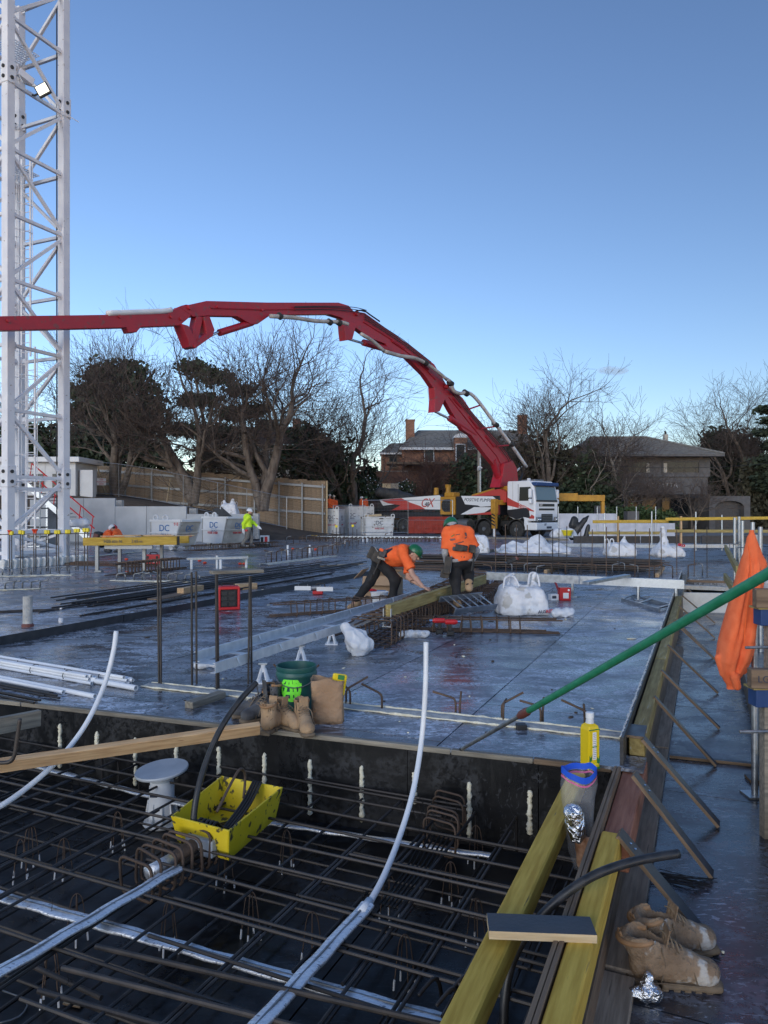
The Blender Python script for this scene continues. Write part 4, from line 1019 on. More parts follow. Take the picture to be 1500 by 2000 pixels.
# boom: it lies in one vertical plane that swings from the turret towards the mast
BT = V((7.7, 46.0, 0)); BD = V((-18.4, -26.0, 0)); bn = UP.cross(BD).normalized()
def BP(px, py, off=0):
 k = (px-750)/F; s = (BT.x-k*BT.y)/(-BD.x+k*BD.y); p = BT+BD*s; p.z = H-(py-1000)*p.y/F; return p+bn*off
def bsec(name, pts, th, m='red', parent=None, bevel=.015, off=0):
 return MB().prism([BP(x, y, off-th/2) for x, y in pts], bn*th).out(name, M[m], parent or tr, bevel=bevel)
def bcyl(name, a, b, r, m='red', parent=None, n=12, off=0):
 return MB().tube([BP(*a, off), BP(*b, off)], r, n).out(name, M[m], parent or tr, auto=True)
s4 = bsec('boom_section', [(-120, 622), (0, 619), (150, 617), (320, 614), (330, 608), (358, 596), (378, 598), (366, 620), (346, 637), (270, 640), (262, 650), (247, 651), (242, 641), (0, 647), (-120, 651)], .30)
s3 = bsec('boom_section', [(344, 601), (398, 589), (516, 592), (656, 592), (676, 598), (690, 614), (686, 636), (660, 621), (640, 615), (524, 616), (498, 634), (484, 634), (458, 619), (398, 618), (372, 620)], .32)
s2 = bsec('boom_section', [(684, 608), (708, 612), (792, 672), (844, 712), (856, 732), (868, 752), (862, 774), (842, 758), (824, 732), (784, 692), (760, 692), (748, 672), (716, 660), (684, 636)], .28)
s1 = bsec('boom_section', [(860, 748), (880, 760), (900, 778), (924, 814), (956, 848), (986, 884), (1004, 914), (1000, 938), (974, 938), (968, 916), (944, 888), (916, 850), (900, 840), (876, 802), (862, 776)], .28)
for sec, pts in ((s1, [(872, 776), (912, 826), (940, 860), (965, 890), (978, 915)]), (s2, [(705, 630), (760, 664), (810, 704), (846, 742)]), (s3, [(405, 603), (510, 606), (640, 604)])):
 for sgn in (-1, 1):
  w = {s1: .28, s2: .28, s3: .32}[sec]
  MB().tube([BP(x, y, sgn*(w/2+.01)) for x, y in pts], .035, 6).out('weld_rib', M['red'], sec)
bsec('boom_bracket', [(346, 634), (360, 638), (378, 672), (374, 682), (364, 679)], .46, parent=s4)
bsec('boom_bracket', [(378, 618), (392, 620), (380, 672), (374, 682), (367, 676)], .30, parent=s3)
bsec('boom_bracket', [(390, 620), (402, 619), (412, 646), (408, 658), (374, 682), (370, 672), (396, 652)], .42, parent=s3)
bcyl('boom_ram', (408, 657), (432, 646), .05, 'chrome', s3); bcyl('boom_cylinder', (428, 650), (492, 630), .13, 'red', s3)
bsec('boom_bracket', [(665, 624), (690, 634), (682, 664), (669, 666), (667, 650)], .38, parent=s3)
bcyl('boom_ram', (680, 662), (714, 672), .06, 'chrome', s2); bcyl('boom_cylinder', (710, 669), (762, 684), .16, 'red', s2)
bsec('boom_bracket', [(842, 756), (866, 774), (853, 804), (842, 806), (844, 780)], .40, parent=s2)
bcyl('boom_ram', (850, 804), (882, 820), .07, 'chrome', s1); bcyl('boom_cylinder', (878, 817), (926, 848), .18, 'red', s1)
for (x, y, s, sec, w) in ((690, 614, .10, s2, .5), (866, 756, .13, s1, .6), (364, 602, .09, s3, .42), (372, 678, .07, s4, .48), (10, 628, .05, s4, .36), (227, 620, .05, s4, .36), (328, 620, .06, s4, .36), (347, 624, .06, s4, .36), (505, 607, .05, s3, .42), (418, 601, .05, s3, .42)):
 MB().tube([BP(x, y, -w/2-.03), BP(x, y, w/2+.03)], s, 12).out('boom_pin', M['red'], sec, auto=True)
for (x0, y0, x1, y1) in ((566, 603, 690, 606), (566, 607, 688, 610), (566, 601, 690, 602)):
 MB().tube(smooth_path([BP(x0, y0, .28), BP((x0+x1)/2, y0-1, .28), BP(x1-10, y1, .29), BP(x1+16, y1+6, .3)]), .018, 5).out('hydraulic_hose', M['black'], s3)
MB().tube(smooth_path([BP(688, 609, .2), BP(702, 608, .24), BP(716, 616, .2), BP(735, 629, .2)]), .035, 6).out('hydraulic_hose', M['black'], s2)
for dx in (-3, 1, 5): MB().tube(smooth_path([BP(874+dx, 762, .22), BP(918+dx, 815, .22), BP(952+dx, 852, .22), BP(988+dx, 895, .22), BP(998+dx, 930, .22)], 3), .022, 5).out('hydraulic_hose', M['black'], s1)
for (x0, y0, x1, y1) in ((880, 778, 896, 796), (912, 815, 928, 836), (944, 852, 960, 872), (760, 666, 784, 682), (812, 703, 832, 722)): MB().tube([BP(x0, y0, .15), BP(x1, y1, .15)], .075, 6).out('access_plate', M['red'], s1 if x0 > 860 else s2)
for y in (-4, 0, 4): MB().tube([BP(706, 620+y, .2), BP(780, 668+y, .2), BP(836, 712+y, .2)], .018, 5).out('hydraulic_hose', M['chassis'], s2)
def pipe(pts, r, m='bin', off=.45):
 MB().tube(smooth_path([BP(x, y, off) for x, y in pts], 4), r, 10).out('delivery_pipe', M[m], tr, smooth=True)
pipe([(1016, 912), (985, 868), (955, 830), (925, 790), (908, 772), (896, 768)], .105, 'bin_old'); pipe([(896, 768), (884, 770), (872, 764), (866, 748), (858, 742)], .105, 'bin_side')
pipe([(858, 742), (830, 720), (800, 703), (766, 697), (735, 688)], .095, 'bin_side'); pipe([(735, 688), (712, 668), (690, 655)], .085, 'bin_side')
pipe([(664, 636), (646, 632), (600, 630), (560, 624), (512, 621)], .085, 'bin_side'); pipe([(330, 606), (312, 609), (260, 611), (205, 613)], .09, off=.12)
for (x, y, r) in ((985, 868, .16), (955, 830, .16), (896, 769, .17), (866, 750, .16), (816, 710, .15), (646, 633, .14), (530, 621, .13), (628, 632, .13)):
 MB().tube([BP(x-3, y-2, .45), BP(x+3, y+2, .45)], r, 10).out('pipe_clamp', M['chassis'], tr)
for (x0, y0, x1, y1) in ((955, 834, 930, 838), (984, 870, 962, 872), (925, 793, 905, 800)): MB().tube([BP(x0, y0, .4), BP(x1, y1, .36)], .05, 6).out('pipe_bracket', M['red'], tr)
bsec('boom_pedestal', [(966, 952), (1004, 952), (1000, 915), (992, 900), (975, 906), (972, 930)], .70)
bcyl('boom_cylinder', (962, 900), (976, 940), .22, 'red'); MB().tube(smooth_path([BP(1006, 906, .3), BP(1012, 925, .3), BP(1004, 942, .3)]), .07, 6).out('hydraulic_hose', M['black'], tr)
bcyl('boom_ram', (1000, 928), (1018, 912), .06, 'bin')

# ================================================================ far side of the site: hoarding, walls, skips
YH = 47.5
hz0, hz1 = A(165, 905, YH), A(636, 939, YH)
hx0, hx1 = hz0.x, hz1.x
hd_ = thing('hoarding', 'timber ply hoarding with grey steel rails running down the slope behind the trees', 'hoarding', (hx0, YH, 2))
n = 52
for i in range(n):
 xa, xb = hx0+(hx1-hx0)*i/n, hx0+(hx1-hx0)*(i+1)/n
 zt = hz0.z+(hz1.z-hz0.z)*(i//4*4+1.2)/n+R.uniform(-.012, .012); zb = bank_z((xa+xb)/2, YH)-.1
 zt2 = zt-.05
 MB().prism([(xa+.004, YH+.008*(i % 2), zb), (xb-.004, YH+.008*(i % 2), zb), (xb-.004, YH+.008*(i % 2), zt2-.01), (xa+.004, YH+.008*(i % 2), zt2)], (0, .025, 0)).out('paling', M['fence_ply'], hd_)
for fz in (.18, .55, .95):
 for i in range(5):
  xa, xb = hx0+(hx1-hx0)*i/5, hx0+(hx1-hx0)*(i+1)/5
  za = hz0.z+(hz1.z-hz0.z)*i/5; zb = hz0.z+(hz1.z-hz0.z)*(i+1)/5; hb_ = 2.3
  beam('rail', (xa+.02, YH-.07, za-hb_*fz), (xb-.02, YH-.07, zb-hb_*fz), .08, .15, M['steel'], hd_)
for i, px in enumerate((172, 245, 296, 371, 440, 497, 545, 590, 630)):
 x = (px-750)/F*(YH-.15); f = (x-hx0)/(hx1-hx0); zt = hz0.z+(hz1.z-hz0.z)*f-.25
 beam('post', (x, YH-.17, bank_z(x, YH)-.1), (x, YH-.17, zt), .09, .09, M['steel'], hd_)
for (xa, ya, xb, yb) in ((170, 975, 178, 938), (188, 905, 209, 970), (325, 987, 333, 935)):
 p, q = A(xa, ya, YH-.9), A(xb, yb, YH-.3); beam('timber_prop', p, q, .06, .09, M['pale_pine'], label='pale timber leaning on the hoarding '+{170: 'at its left end', 188: 'behind the white protection sign', 325: 'between the first and second tree'}[xa], cat='timber')
MB().box(((hx1+.08), YH, (hz1.z+bank_z(hx1, YH))/2), (.10, .12, hz1.z-bank_z(hx1, YH))).out('return_panel', M['pale_pine'], hd_)
sg = thing('sign', 'white protection zone sign with red print on the mesh fence', 'sign', A(198, 958, 44.2))
MB().box(A(198, 941, 44.2), (.56, .02, .44)).out('board', M['white_print'], sg)
for i, s in enumerate(('TREE', 'PROTECTION', 'ZONE')): text('lettering', s, .10, M['red_print'], sg, A(198, 937+i*4.2, 44.18), (1, 0, 0), UP, .003)
def mesh_fence(label, p0, p1, h, m='galv', bars=.085, group=None, name='temp_fence', diag=False):
 p0, p1 = V(p0), V(p1); t = thing(name, label, 'fence', (p0+p1)/2, 0, group); d = (p1-p0); L = d.length
 for p in (p0, p1): rod('post', p, p+UP*h, .022, M[m], t, 8)
 rod('rail', p0+UP*h, p1+UP*h, .02, M[m], t); rod('rail', p0+UP*.12, p1+UP*.12, .02, M[m], t)
 sg_ = []
 k = int(L/bars)
 for i in range(1, k): q = p0+d*i/k; sg_.append((q.x, q.y, q.z+.12, q.x, q.y, q.z+h, .0022, .0022))
 for j in range(1, int(h/.2)):
  a, b = p0+UP*(j*.2), p1+UP*(j*.2); sg_.append((*a, *b, .0022, .0022))
 vv, fs = frusta(sg_, 3); o = npmesh('wire_mesh', vv-np.array(t.location), fs, M[m], t); o['kind'] = 'stuff'
 return t
fps = [(60, 43.8), (167, 43.8), (232, 43.8), (297, 43.8), (358, 43.8), (425, 43.8), (482, 44), (560, 45)]
for i, (a, b) in enumerate(zip(fps, fps[1:])):
 pa = V(((a[0]-750)/F*a[1], a[1], 0)); pb = V(((b[0]-750)/F*b[1], b[1], 0)); pa.z, pb.z = bank_z(pa.x, pa.y), bank_z(pb.x, pb.y)
 mesh_fence(['left of the hoarding start', 'carrying the white sign', 'in front of the first forked trunk', 'right of the first trunk', 'in front of the second trunk', 'between second and third trunk', 'in front of the third trunk'][i].join(('grey mesh fence panel ', '')), pa, pb, 2.0, group='mesh fence panels on the bank')
mesh_fence('mesh fence panel in front of the small worn skip', A(651, 1044, 46.8)*1+V((0, 0, 0)), A(713, 1044, 46.8), 1.9, group='mesh fence panels by the skips')
mesh_fence('mesh fence panel with a tilted post right of the small worn skip', A(708, 1044, 41.8), A(797, 1044, 41.8), 2.0, group='mesh fence panels by the skips')
mesh_fence('mesh fence panel in front of the truck side', A(797, 1044, 41.8), A(884, 1044, 41.8), 2.0, group='mesh fence panels by the skips')
# red barrier mesh hung on the fence
bm2 = thing('barrier_mesh', 'red plastic barrier mesh hung on the fence in front of the truck', 'barrier mesh', A(835, 1044, 41.7))
sgs = []; pa, pb = A(798, 1043, 41.74), A(880, 1043, 41.74); hh = 1.0
for i in range(61): q = pa.lerp(pb, i/60)+V((R.uniform(-.01, .01), 0, 0)); sgs.append((q.x, q.y, q.z+.05, q.x+R.uniform(-.02, .02), q.y, q.z+hh, .0105, .0105))
for j in range(23): z = .05+j*(hh-.05)/22; sgs.append((pa.x, pa.y, pa.z+z, pb.x, pb.y, pb.z+z+.02*math.sin(j), .0105, .0105))
vv, fs = frusta(sgs, 4); npmesh('net', vv-np.array(bm2.location), fs, M['safety_mesh'], bm2)['kind'] = 'stuff'
for a, b in ((798, 880),): rod('tie_rail', A(a, 1016, 41.73), A(b, 1016, 41.73), .014, M['galv'], bm2)

YW = 36.5
wlp = thing('retaining_wall', 'stepped grey precast concrete wall below the hoarding', 'wall', A(260, 1046, YW))
for (a, b, t) in ((60, 112, 973), (112, 165, 973), (165, 226, 973), (226, 287, 989), (287, 365, 989), (365, 425, 1004), (425, 480, 1004)):
 k = YW/F; zt = H+(1000-t)*k; MB().box((((a+b)/2-750)*k, YW, (zt-.6)/2), ((b-a)*k-.015, .2, zt+.6)).out('panel', M['conc'], wlp, bevel=.01)
for (a, b, t, u) in ((226, 240, 977, 990), (371, 385, 993, 1005), (495, 506, 1003, 1030)):
 k = (YW+.9)/F; MB().box((((a+b)/2-750)*k, YW+.9, H+(1000-(t+u)/2)*k-.3), ((b-a)*k, .35, (u-t)*k+.6)).out('end_block', M['mortar'], wlp, bevel=.01)
MB().box((((305)-750)*YW/F, YW+1.4, 1.0), (22, 2.4, 2.2)).out('bank_edge', M['soil'], kind='structure') if False else None

def skip(name, label, p, rz, L, Wd, Hh, m, m2, taper=.32, castors=True, stiff=0, logo=True, num=None, load=None, group='white waste skips'):
 """an open steel skip; local x is its long visible face, front at -y"""
 t = thing(name, label, 'skip', p, rz, group); base = .16 if castors else .05
 MW = world(t)
 def put(mb, nm, mm, par=None, **k):
  mb.v = [MW @ q for q in mb.v]; return mb.out(nm, mm, par or t, **k)
 tp = taper; th = .05
 def shell(z0, z1, i):   # outline with an overhang at +x end
  f = (z0-base)/(Hh-base)
  return
 o0 = [(-L/2, -Wd/2), (L/2-tp, -Wd/2), (L/2-tp, Wd/2), (-L/2, Wd/2)]; o1 = [(-L/2, -Wd/2), (L/2, -Wd/2), (L/2, Wd/2), (-L/2, Wd/2)]
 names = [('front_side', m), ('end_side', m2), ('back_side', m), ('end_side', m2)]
 for i in range(4):
  j = (i+1) % 4; a0, b0 = V((*o0[i], base)), V((*o0[j], base)); a1, b1 = V((*o1[i], Hh)), V((*o1[j], Hh))
  nr = (b0-a0).cross(a1-a0).normalized()
  s = put(MB().prism([a0, b0, b1, a1], -nr*th), names[i][0], M[names[i][1]])
  put(MB().bar(a0.lerp(a1, .52)+nr*.02, b0.lerp(b1, .52)+nr*.02, .04, .05), 'rib', M[names[i][1]], s)
  put(MB().bar(a1, b1, .09, .09), 'rim', M[m], s)
  for k in range(stiff+1 if i % 2 == 0 and stiff else 0):
   u = k/stiff; put(MB().bar(a0.lerp(b0, u)+nr*.03, a1.lerp(b1, u)+nr*.03, .07, .08, V((0, 1, 0))), 'stiffener', M[m], s)
  ln = (b0-a0).length
  if logo and i in (0, 1):
   spots = [.5] if not stiff else ([.12, .88] if i == 0 else [.5])
   sz = .36 if not stiff else .36
   for u in spots:
    c = a0.lerp(b0, u).lerp(a1.lerp(b1, u), .70)+nr*.012; rt = (b0-a0).normalized()
    if i == 1: sz = .30
    r3, n3 = MW.to_3x3() @ rt, MW.to_3x3() @ nr
    upv = MW.to_3x3() @ (a1-a0).normalized()
    mm = M['blue_print'] if m == 'bin' else M['dark_print']
    text('lettering', 'DC', sz, mm, s, MW @ (c), r3, upv, .004)
    text('lettering', 'BINS', sz*.48, mm, s, MW @ (c-(a1-a0).normalized()*sz*.60), r3, upv, .004)
    text('lettering', '9308 5488', sz*.40, M['red_print'], s, MW @ (a0.lerp(b0, u).lerp(a1.lerp(b1, u), .40)+nr*.03), r3, upv, .004)
  if num and i == 0: text('lettering', num, .17, M['red_print'], s, MW @ (a0.lerp(b0, .88).lerp(a1.lerp(b1, .88), .86)+nr*.012), MW.to_3x3() @ V((1, 0, 0)), UP, .004)
 put(MB().box((-tp/2, 0, base+.03), (L-tp, Wd-.1, .06)), 'floor', M[m])
 for x in (-L*.32, 0) if castors else (-L/2+.1, L/2-.1):
  put(MB().tube([V((x+.11*math.cos(a), -Wd/2, Hh+.10+.11*math.sin(a))) for a in [2*PI*i/12 for i in range(12)]], .035, 6, close=True), 'lifting_eye', M[m])
 if castors:
  for x in (-L/2+.3, L/2-tp-.25):
   for y in (-Wd/2+.15, Wd/2-.15):
    c = put(MB().tube([(x, y-.05, .10), (x, y+.05, .10)], .10, 12), 'castor', M['bin'], auto=True); put(MB().box((x, y, .2), (.14, .12, .12)), 'fork', M['bin'], c)
 else:
  for x in (-L*.3, L*.3): put(MB().box((x, 0, .02), (.2, Wd, .08)), 'skid', M['chassis'])
 if load: load(t, MW, put, L, Wd, Hh, base)
 return t
def rubble(t, MW, put, L, Wd, Hh, base):
 mb = MB(); rr = random.Random(int(L*100))
 for i in range(40): mb.ball((rr.uniform(-L*.44, L*.40), rr.uniform(-Wd*.4, Wd*.4), Hh-.12+rr.uniform(0, .16)), (rr.uniform(.1, .35), rr.uniform(.1, .3), rr.uniform(.05, .16)), 6, 4)
 put(mb, 'rubble', M['soil'])['kind'] = 'stuff'
 put(MB().bar((-L*.42, -.3, Hh+.08), (L*.1, -.2, Hh+.16), .25, .14), 'plank', M['pale_pine']); put(MB().bar((-L*.1, .2, Hh+.02), (L*.42, .1, Hh+.1), .2, .1), 'plank', M['grey_wood'])
Yb = 28.2
def G(px, py, z): return P(px, py, z)
p = A(344, 1000, 28.6); p.z = ZL
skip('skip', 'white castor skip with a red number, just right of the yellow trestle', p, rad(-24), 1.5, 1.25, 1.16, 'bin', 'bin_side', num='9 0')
def sheets_load(t, MW, put, L, Wd, Hh, base):
 put(MB().prism([(-.75, -.1, Hh-.3), (-.45, -.1, Hh+.10), (-.85, -.1, Hh+.33), (-.55, -.1, Hh+.42), (-.25, -.1, Hh+.3), (-.1, -.1, Hh-.3)], (0, .03, .02)), 'scrap_sheet', M['film_edge'])
 put(MB().prism([(-.22, -.2, Hh-.3), (-.2, -.2, Hh+.48), (.65, -.2, Hh-.05), (.65, -.2, Hh-.3)], (0, .03, .0)), 'scrap_sheet', M['film_edge'])
p = A(444, 1000, 31.6); p.z = ZL
skip('skip', 'white castor skip holding black ply scraps, behind the walking man in yellow', p, rad(-34), 1.55, 1.5, 1.26, 'bin', 'bin_side', load=sheets_load)
p = A(612, 1000, 49.3); p.z = 0
skip('skip', 'large worn white skip with ribbed sides filled with rubble', p, rad(-8), 4.0, 2.3, 1.75, 'bin_old', 'bin_old', .0, False, 5, load=rubble)
p = A(694, 1000, 51.0); p.z = 0
skip('skip', 'tall worn white skip half hidden behind the ribbed skip', p, rad(30), 1.9, 1.8, 1.95, 'bin_old', 'bin_old', .0, False, 2)
p = A(737, 1000, 47.2); p.z = 0
skip('skip', 'small worn white skip behind the mesh fence beside the truck tail', p, rad(12), 1.95, 1.5, 1.25, 'bin_old', 'bin_old', .1, False, 0, load=rubble)

# site shed, stair with red handrails
YS = 41.5; k = YS/F
sh = thing('site_shed', 'white panelled site shed behind the lower mast', 'shed', ((90-750)*k, YS, 1.2))
sx0, sx1 = (-30-750)*k, (148-750)*k; szt = H+(1000-902)*k
for i in range(9):
 xa, xb = sx0+(sx1-sx0)*i/9, sx0+(sx1-sx0)*(i+1)/9
 MB().box(((xa+xb)/2, YS, szt/2), (xb-xa-.015, .06, szt)).out('wall_panel', M['shed'], sh)
MB().box(((sx0+sx1)/2, YS+1.6, szt/2), (sx1-sx0-.05, 3.1, szt-.05)).out('wall', M['shed'], sh)
MB().box(((sx0+sx1)/2+.15, YS+1.4, szt+.12), (sx1-sx0+.4, 3.6, .3)).out('roof', M['trim_white'], sh, bevel=.03)
for px in (75, 115): MB().box(((px-750)*k, YS-.04, szt-1.1), (.7, .05, .8)).out('window', M['glass'], sh)
MB().box((sx1+.5, YS+.5, 2.9), (.75, .5, 2.3)).out('cabinet', M['shed'], label='pale cabinet standing between the site shed and the hoarding', cat='cabinet')
st = thing('stair_tower', 'steel site stair with bright red handrails behind the mast', 'stair', A(110, 1046, 33))
Ys = 33.0
for dy in (0, 1.0):
 for (x0, y0, x1, y1) in ((62, 905, 184, 1010), (62, 928, 184, 1032)):
  rod('handrail', A(x0, y0, Ys+dy), A(x1, y1, Ys+dy), .030, M['red_plastic'], st)
 for i in range(6):
  f = i/5; x = 62+(184-62)*f*.98; rod('baluster', A(x, 905+105*f, Ys+dy), A(x-5, 941+108*f, Ys+dy), .022, M['red_plastic'], st)
 MB().bar(A(50, 945, Ys+dy), A(172, 1052, Ys+dy), .05, .24).out('stringer', M['galv'], st)
for i in range(16):
 a = A(53+i*7.4, 944+i*6.6, Ys+.05); MB().box(a+V((0, .45, 0)), (.27, .9, .04)).out('tread', M['galv'], st)
for (x, y) in ((40, 945), (100, 985)): MB().box(A(x, y, Ys+.5)-UP*(A(x, y, Ys).z/2), (.08, .9, A(x, y, Ys).z)).out('support', M['galv'], st)
for i in range(4):
 rod('guard_rail', A(20, 880+i*13, Ys+.3), A(64, 890+i*13, Ys+.3), .025, M['galv'], st)
# scaffold bay seen through the base of the mast
sc = thing('scaffold', 'grey scaffold bay with stacked planks seen through the mast base', 'scaffold', A(58, 1046, 27))
for (x, y) in ((40, 27), (78, 27), (40, 28.3), (78, 28.3)): rod('standard', V(((x-750)/F*y, y, ZL)), V(((x-750)/F*y, y, 2.9)), .03, M['galv'], sc, 8)
for i in range(7):
 z = .3+.36*i; MB().bar(V(((38-750)/F*27, 27.3, z)), V(((80-750)/F*27, 27.3, z)), .5, .05).out('plank', M[('galv', 'grey_wood', 'chassis')[i % 3]], sc)

# ================================================================ things on the decks
def bent_bar(p, hgt, L, d, r=.008, m='steel', grp=None, label='', ang=80, parent=None):
 """a starter bar that rises from the deck and bends over along d"""
 key = ('bent', round(hgt, 2), round(L, 2), r, m, ang)
 if key not in _mc:
  pts = [(0, 0, 0), (0, 0, hgt-.05)]+[(.05*(1-math.cos(t)), 0, hgt-.05+.05*math.sin(t)) for t in [rad(ang)*i/4 for i in range(1, 5)]]
  t = rad(ang); e = V(pts[-1])+V((math.sin(t), 0, math.cos(t)))*L; pts.append(tuple(e))
  me = MB().tube(pts, r, 6).mesh('starter_bar', True); me.materials.append(M[m]); _mc[key] = me
 M4 = Matrix.Translation(V(p)) @ Matrix.Rotation(math.atan2(d.y, d.x), 4, 'Z')
 return tag(link('starter_bar', _mc[key], M[m], parent, M4), label, 'rebar', grp)
def straight_bar(px, yt, yb, z=0, r=.008, m='rebar', grp=None, label=''):
 p = P(px, yb, z); q = p.copy(); q.z = H-(yt-1000)*p.y/F; q += V((R.uniform(-.012, .012), R.uniform(-.012, .012), 0))
 return rod('starter_bar', p, q, r, M[m], None, 6, label, 'rebar', grp)
def stirrup_mesh(w, h, r, m, c=.04):
 key = ('stir', w, h, r, m)
 if key not in _mc:
  pts = []
  for (cx, cz, a0) in ((w/2-c, h-c, 0), (-w/2+c, h-c, 90), (-w/2+c, c, 180), (w/2-c, c, 270)):
   for i in range(4): a = rad(a0+30*i); pts.append((0, cx+c*math.cos(a), cz+c*math.sin(a)))
  me = MB().tube(pts, r, 5, close=True).mesh('stirrup', True); me.materials.append(M[m]); _mc[key] = me
 return _mc[key]
def cage(label, p0, p1, w, h, n, nb=(3, 3), r=.009, rb=.011, m='rebar', ext=.15, grp=None, jit=.02, tilt=.0):
 p0, p1 = V(p0), V(p1); d = (p1-p0); L = d.length; d.normalize(); sd = UP.cross(d)
 t = thing('rebar_cage', label, 'rebar cage', (p0+p1)/2, 0, grp); fr = frame_of(d)
 for i in range(n):
  p = p0+d*(L*(i+.5)/n+R.uniform(-jit, jit))+UP*R.uniform(0, .01)
  M4 = (fr.to_4x4() @ Matrix.Rotation(R.uniform(-.08, .08)+tilt, 4, 'Y') @ Matrix.Rotation(R.uniform(-.06, .06), 4, 'Z')); M4.translation = p
  link('stirrup', stirrup_mesh(w, h, r, m), M[m], t, M4)
 for k, z in ((nb[0], h-r*2.2), (nb[1], r*2.2)):
  for i in range(k):
   o = sd*(w/2-.025)*((2*i/(k-1)-1) if k > 1 else 0)
   rod('bar', p0-d*(ext*R.uniform(.4, 1.3))+o+UP*z, p1+d*(ext*R.uniform(.4, 1.3))+o+UP*(z+R.uniform(-.006, .006)), rb, M[m], t, 6)
 return t
def foam_strip(name, label, a, b, w, h=.02, edge=True, cat='column kicker'):
 a, b = V(a), V(b); t = thing(name, label, cat, (a+b)/2); d = (b-a).normalized(); sd = UP.cross(d); n = max(4, int((b-a).length/.12))
 top = []; vs = []; fs = []
 for i in range(n+1):
  p = a.lerp(b, i/n)
  for j, o in enumerate((-.5, -.2, .2, .5)): vs.append(p+sd*w*o*(1+R.uniform(-.06, .06))+UP*(.004 if j in (0, 3) else h*R.uniform(.5, 1.2)))
 for i in range(n):
  for j in range(3): k = i*4+j; fs.append((k, k+4, k+5, k+1))
 MB().add(vs, fs).out('mortar_bed', M['mortar'], t, smooth=True)
 for o in (-.5, .5) if edge else (-.5,):
  pts = []; rs = []
  for i in range(n*2+1): pts.append(a.lerp(b, i/(2*n))+sd*(w*o+R.uniform(-.008, .008))+UP*.008); rs.append(.006+.009*R.random()**2)
  MB().tube(pts, rs, 6).out('foam_edge', M['foam'], t, smooth=True)
 return t

# ---- yellow trestle table with its boards
t = thing('trestle', 'yellow timber beams on grey steel trestle legs beside the mast', 'trestle', P(255, 1112, ZL))
YT = 18.0
za = H-60*YT/F
for (px, y) in ((190, YT), (282, YT+.3), (234, YT+1.0), (316, YT+1.2)):
 x = (px-750)/F*y; l = MB().box((x, y, (za-.02+ZL)/2), (.085, .085, za-.02-ZL)).out('leg', M['steel'], t, bevel=.006)
 MB().box((x+.05, y-.02, ZL+.02), (.16, .14, .03)).out('foot', M['steel'], l)
def h20(label_parts, x0, x1, y, zc, par, zh=.20):
 for nm, dz, hh, w in (('flange', zh/2-.02, .04, .08), ('web', 0, zh-.08, .03), ('flange', -zh/2+.02, .04, .08)): beam(nm, (x0, y, zc+dz), (x1, y, zc+dz), w, hh, M['yellow'], par)
xl, xr = (165-750)/F*YT, (348-750)/F*YT
beam('beam', (xl, YT-.06, za+.03), (xl+2.33, YT-.02, za+.05), .08, .20, M['yellow'], t)
MB().box((xr, YT+.02, za+.05), (.03, .10, .22)).out('end_cap', M['chassis'], t)
beam('beam', (xl+1.1, YT+1.0, za+.03), (xr, YT+1.0, za+.05), .08, .20, M['yellow'], t)
MB().box(((282-750)/F*YT-.4, YT+.02, za-.11), (1.2, .06, .09)).out('crossbar', M['steel'], t)
text('lettering', 'H20 eco N', .10, M['dark_print'], t, (xl+.75, YT-.105, za+.035), (1, 0, 0), UP, .002); text('lettering', '2.65 m', .10, M['dark_print'], t, (xl+1.35, YT-.10, za+.04), (1, 0, 0), UP, .002)
for i in range(7):
 x = xl+R.uniform(.05, .5)+i*.22; beam('board', (x, YT+R.uniform(-.05, .5), za+.155+.02*(i % 2)), (x+R.uniform(.7, 1.1), YT+R.uniform(-.05, .6), za+.165+.02*(i % 2)), R.uniform(.08, .16), .02, M['pine'] if i % 2 else M['pale_pine'], t)
x = (282-750)/F*20.4; hbx = thing('tool_case', 'red hard tool case with white lettering under the yellow trestle', 'tool case', (x-.1+.3, 20.4, ZL))
cx = (300-750)/F*20.3
MB().box((cx, 20.3, ZL+.15), (.44, .22, .30)).out('body', M['red_plastic'], hbx, bevel=.03)
MB().tube(smooth_path([(cx-.1, 20.3, ZL+.30), (cx-.08, 20.3, ZL+.35), (cx+.08, 20.3, ZL+.35), (cx+.1, 20.3, ZL+.30)]), .016, 6).out('handle', M['black'], hbx)
for dx in (-.13, .13): MB().box((cx+dx, 20.185, ZL+.22), (.05, .02, .08)).out('latch', M['black'], hbx)
text('lettering', 'HILTI', .13, M['white_print'], hbx, (cx+.04, 20.187, ZL+.12), (1, 0, 0), UP, .003)

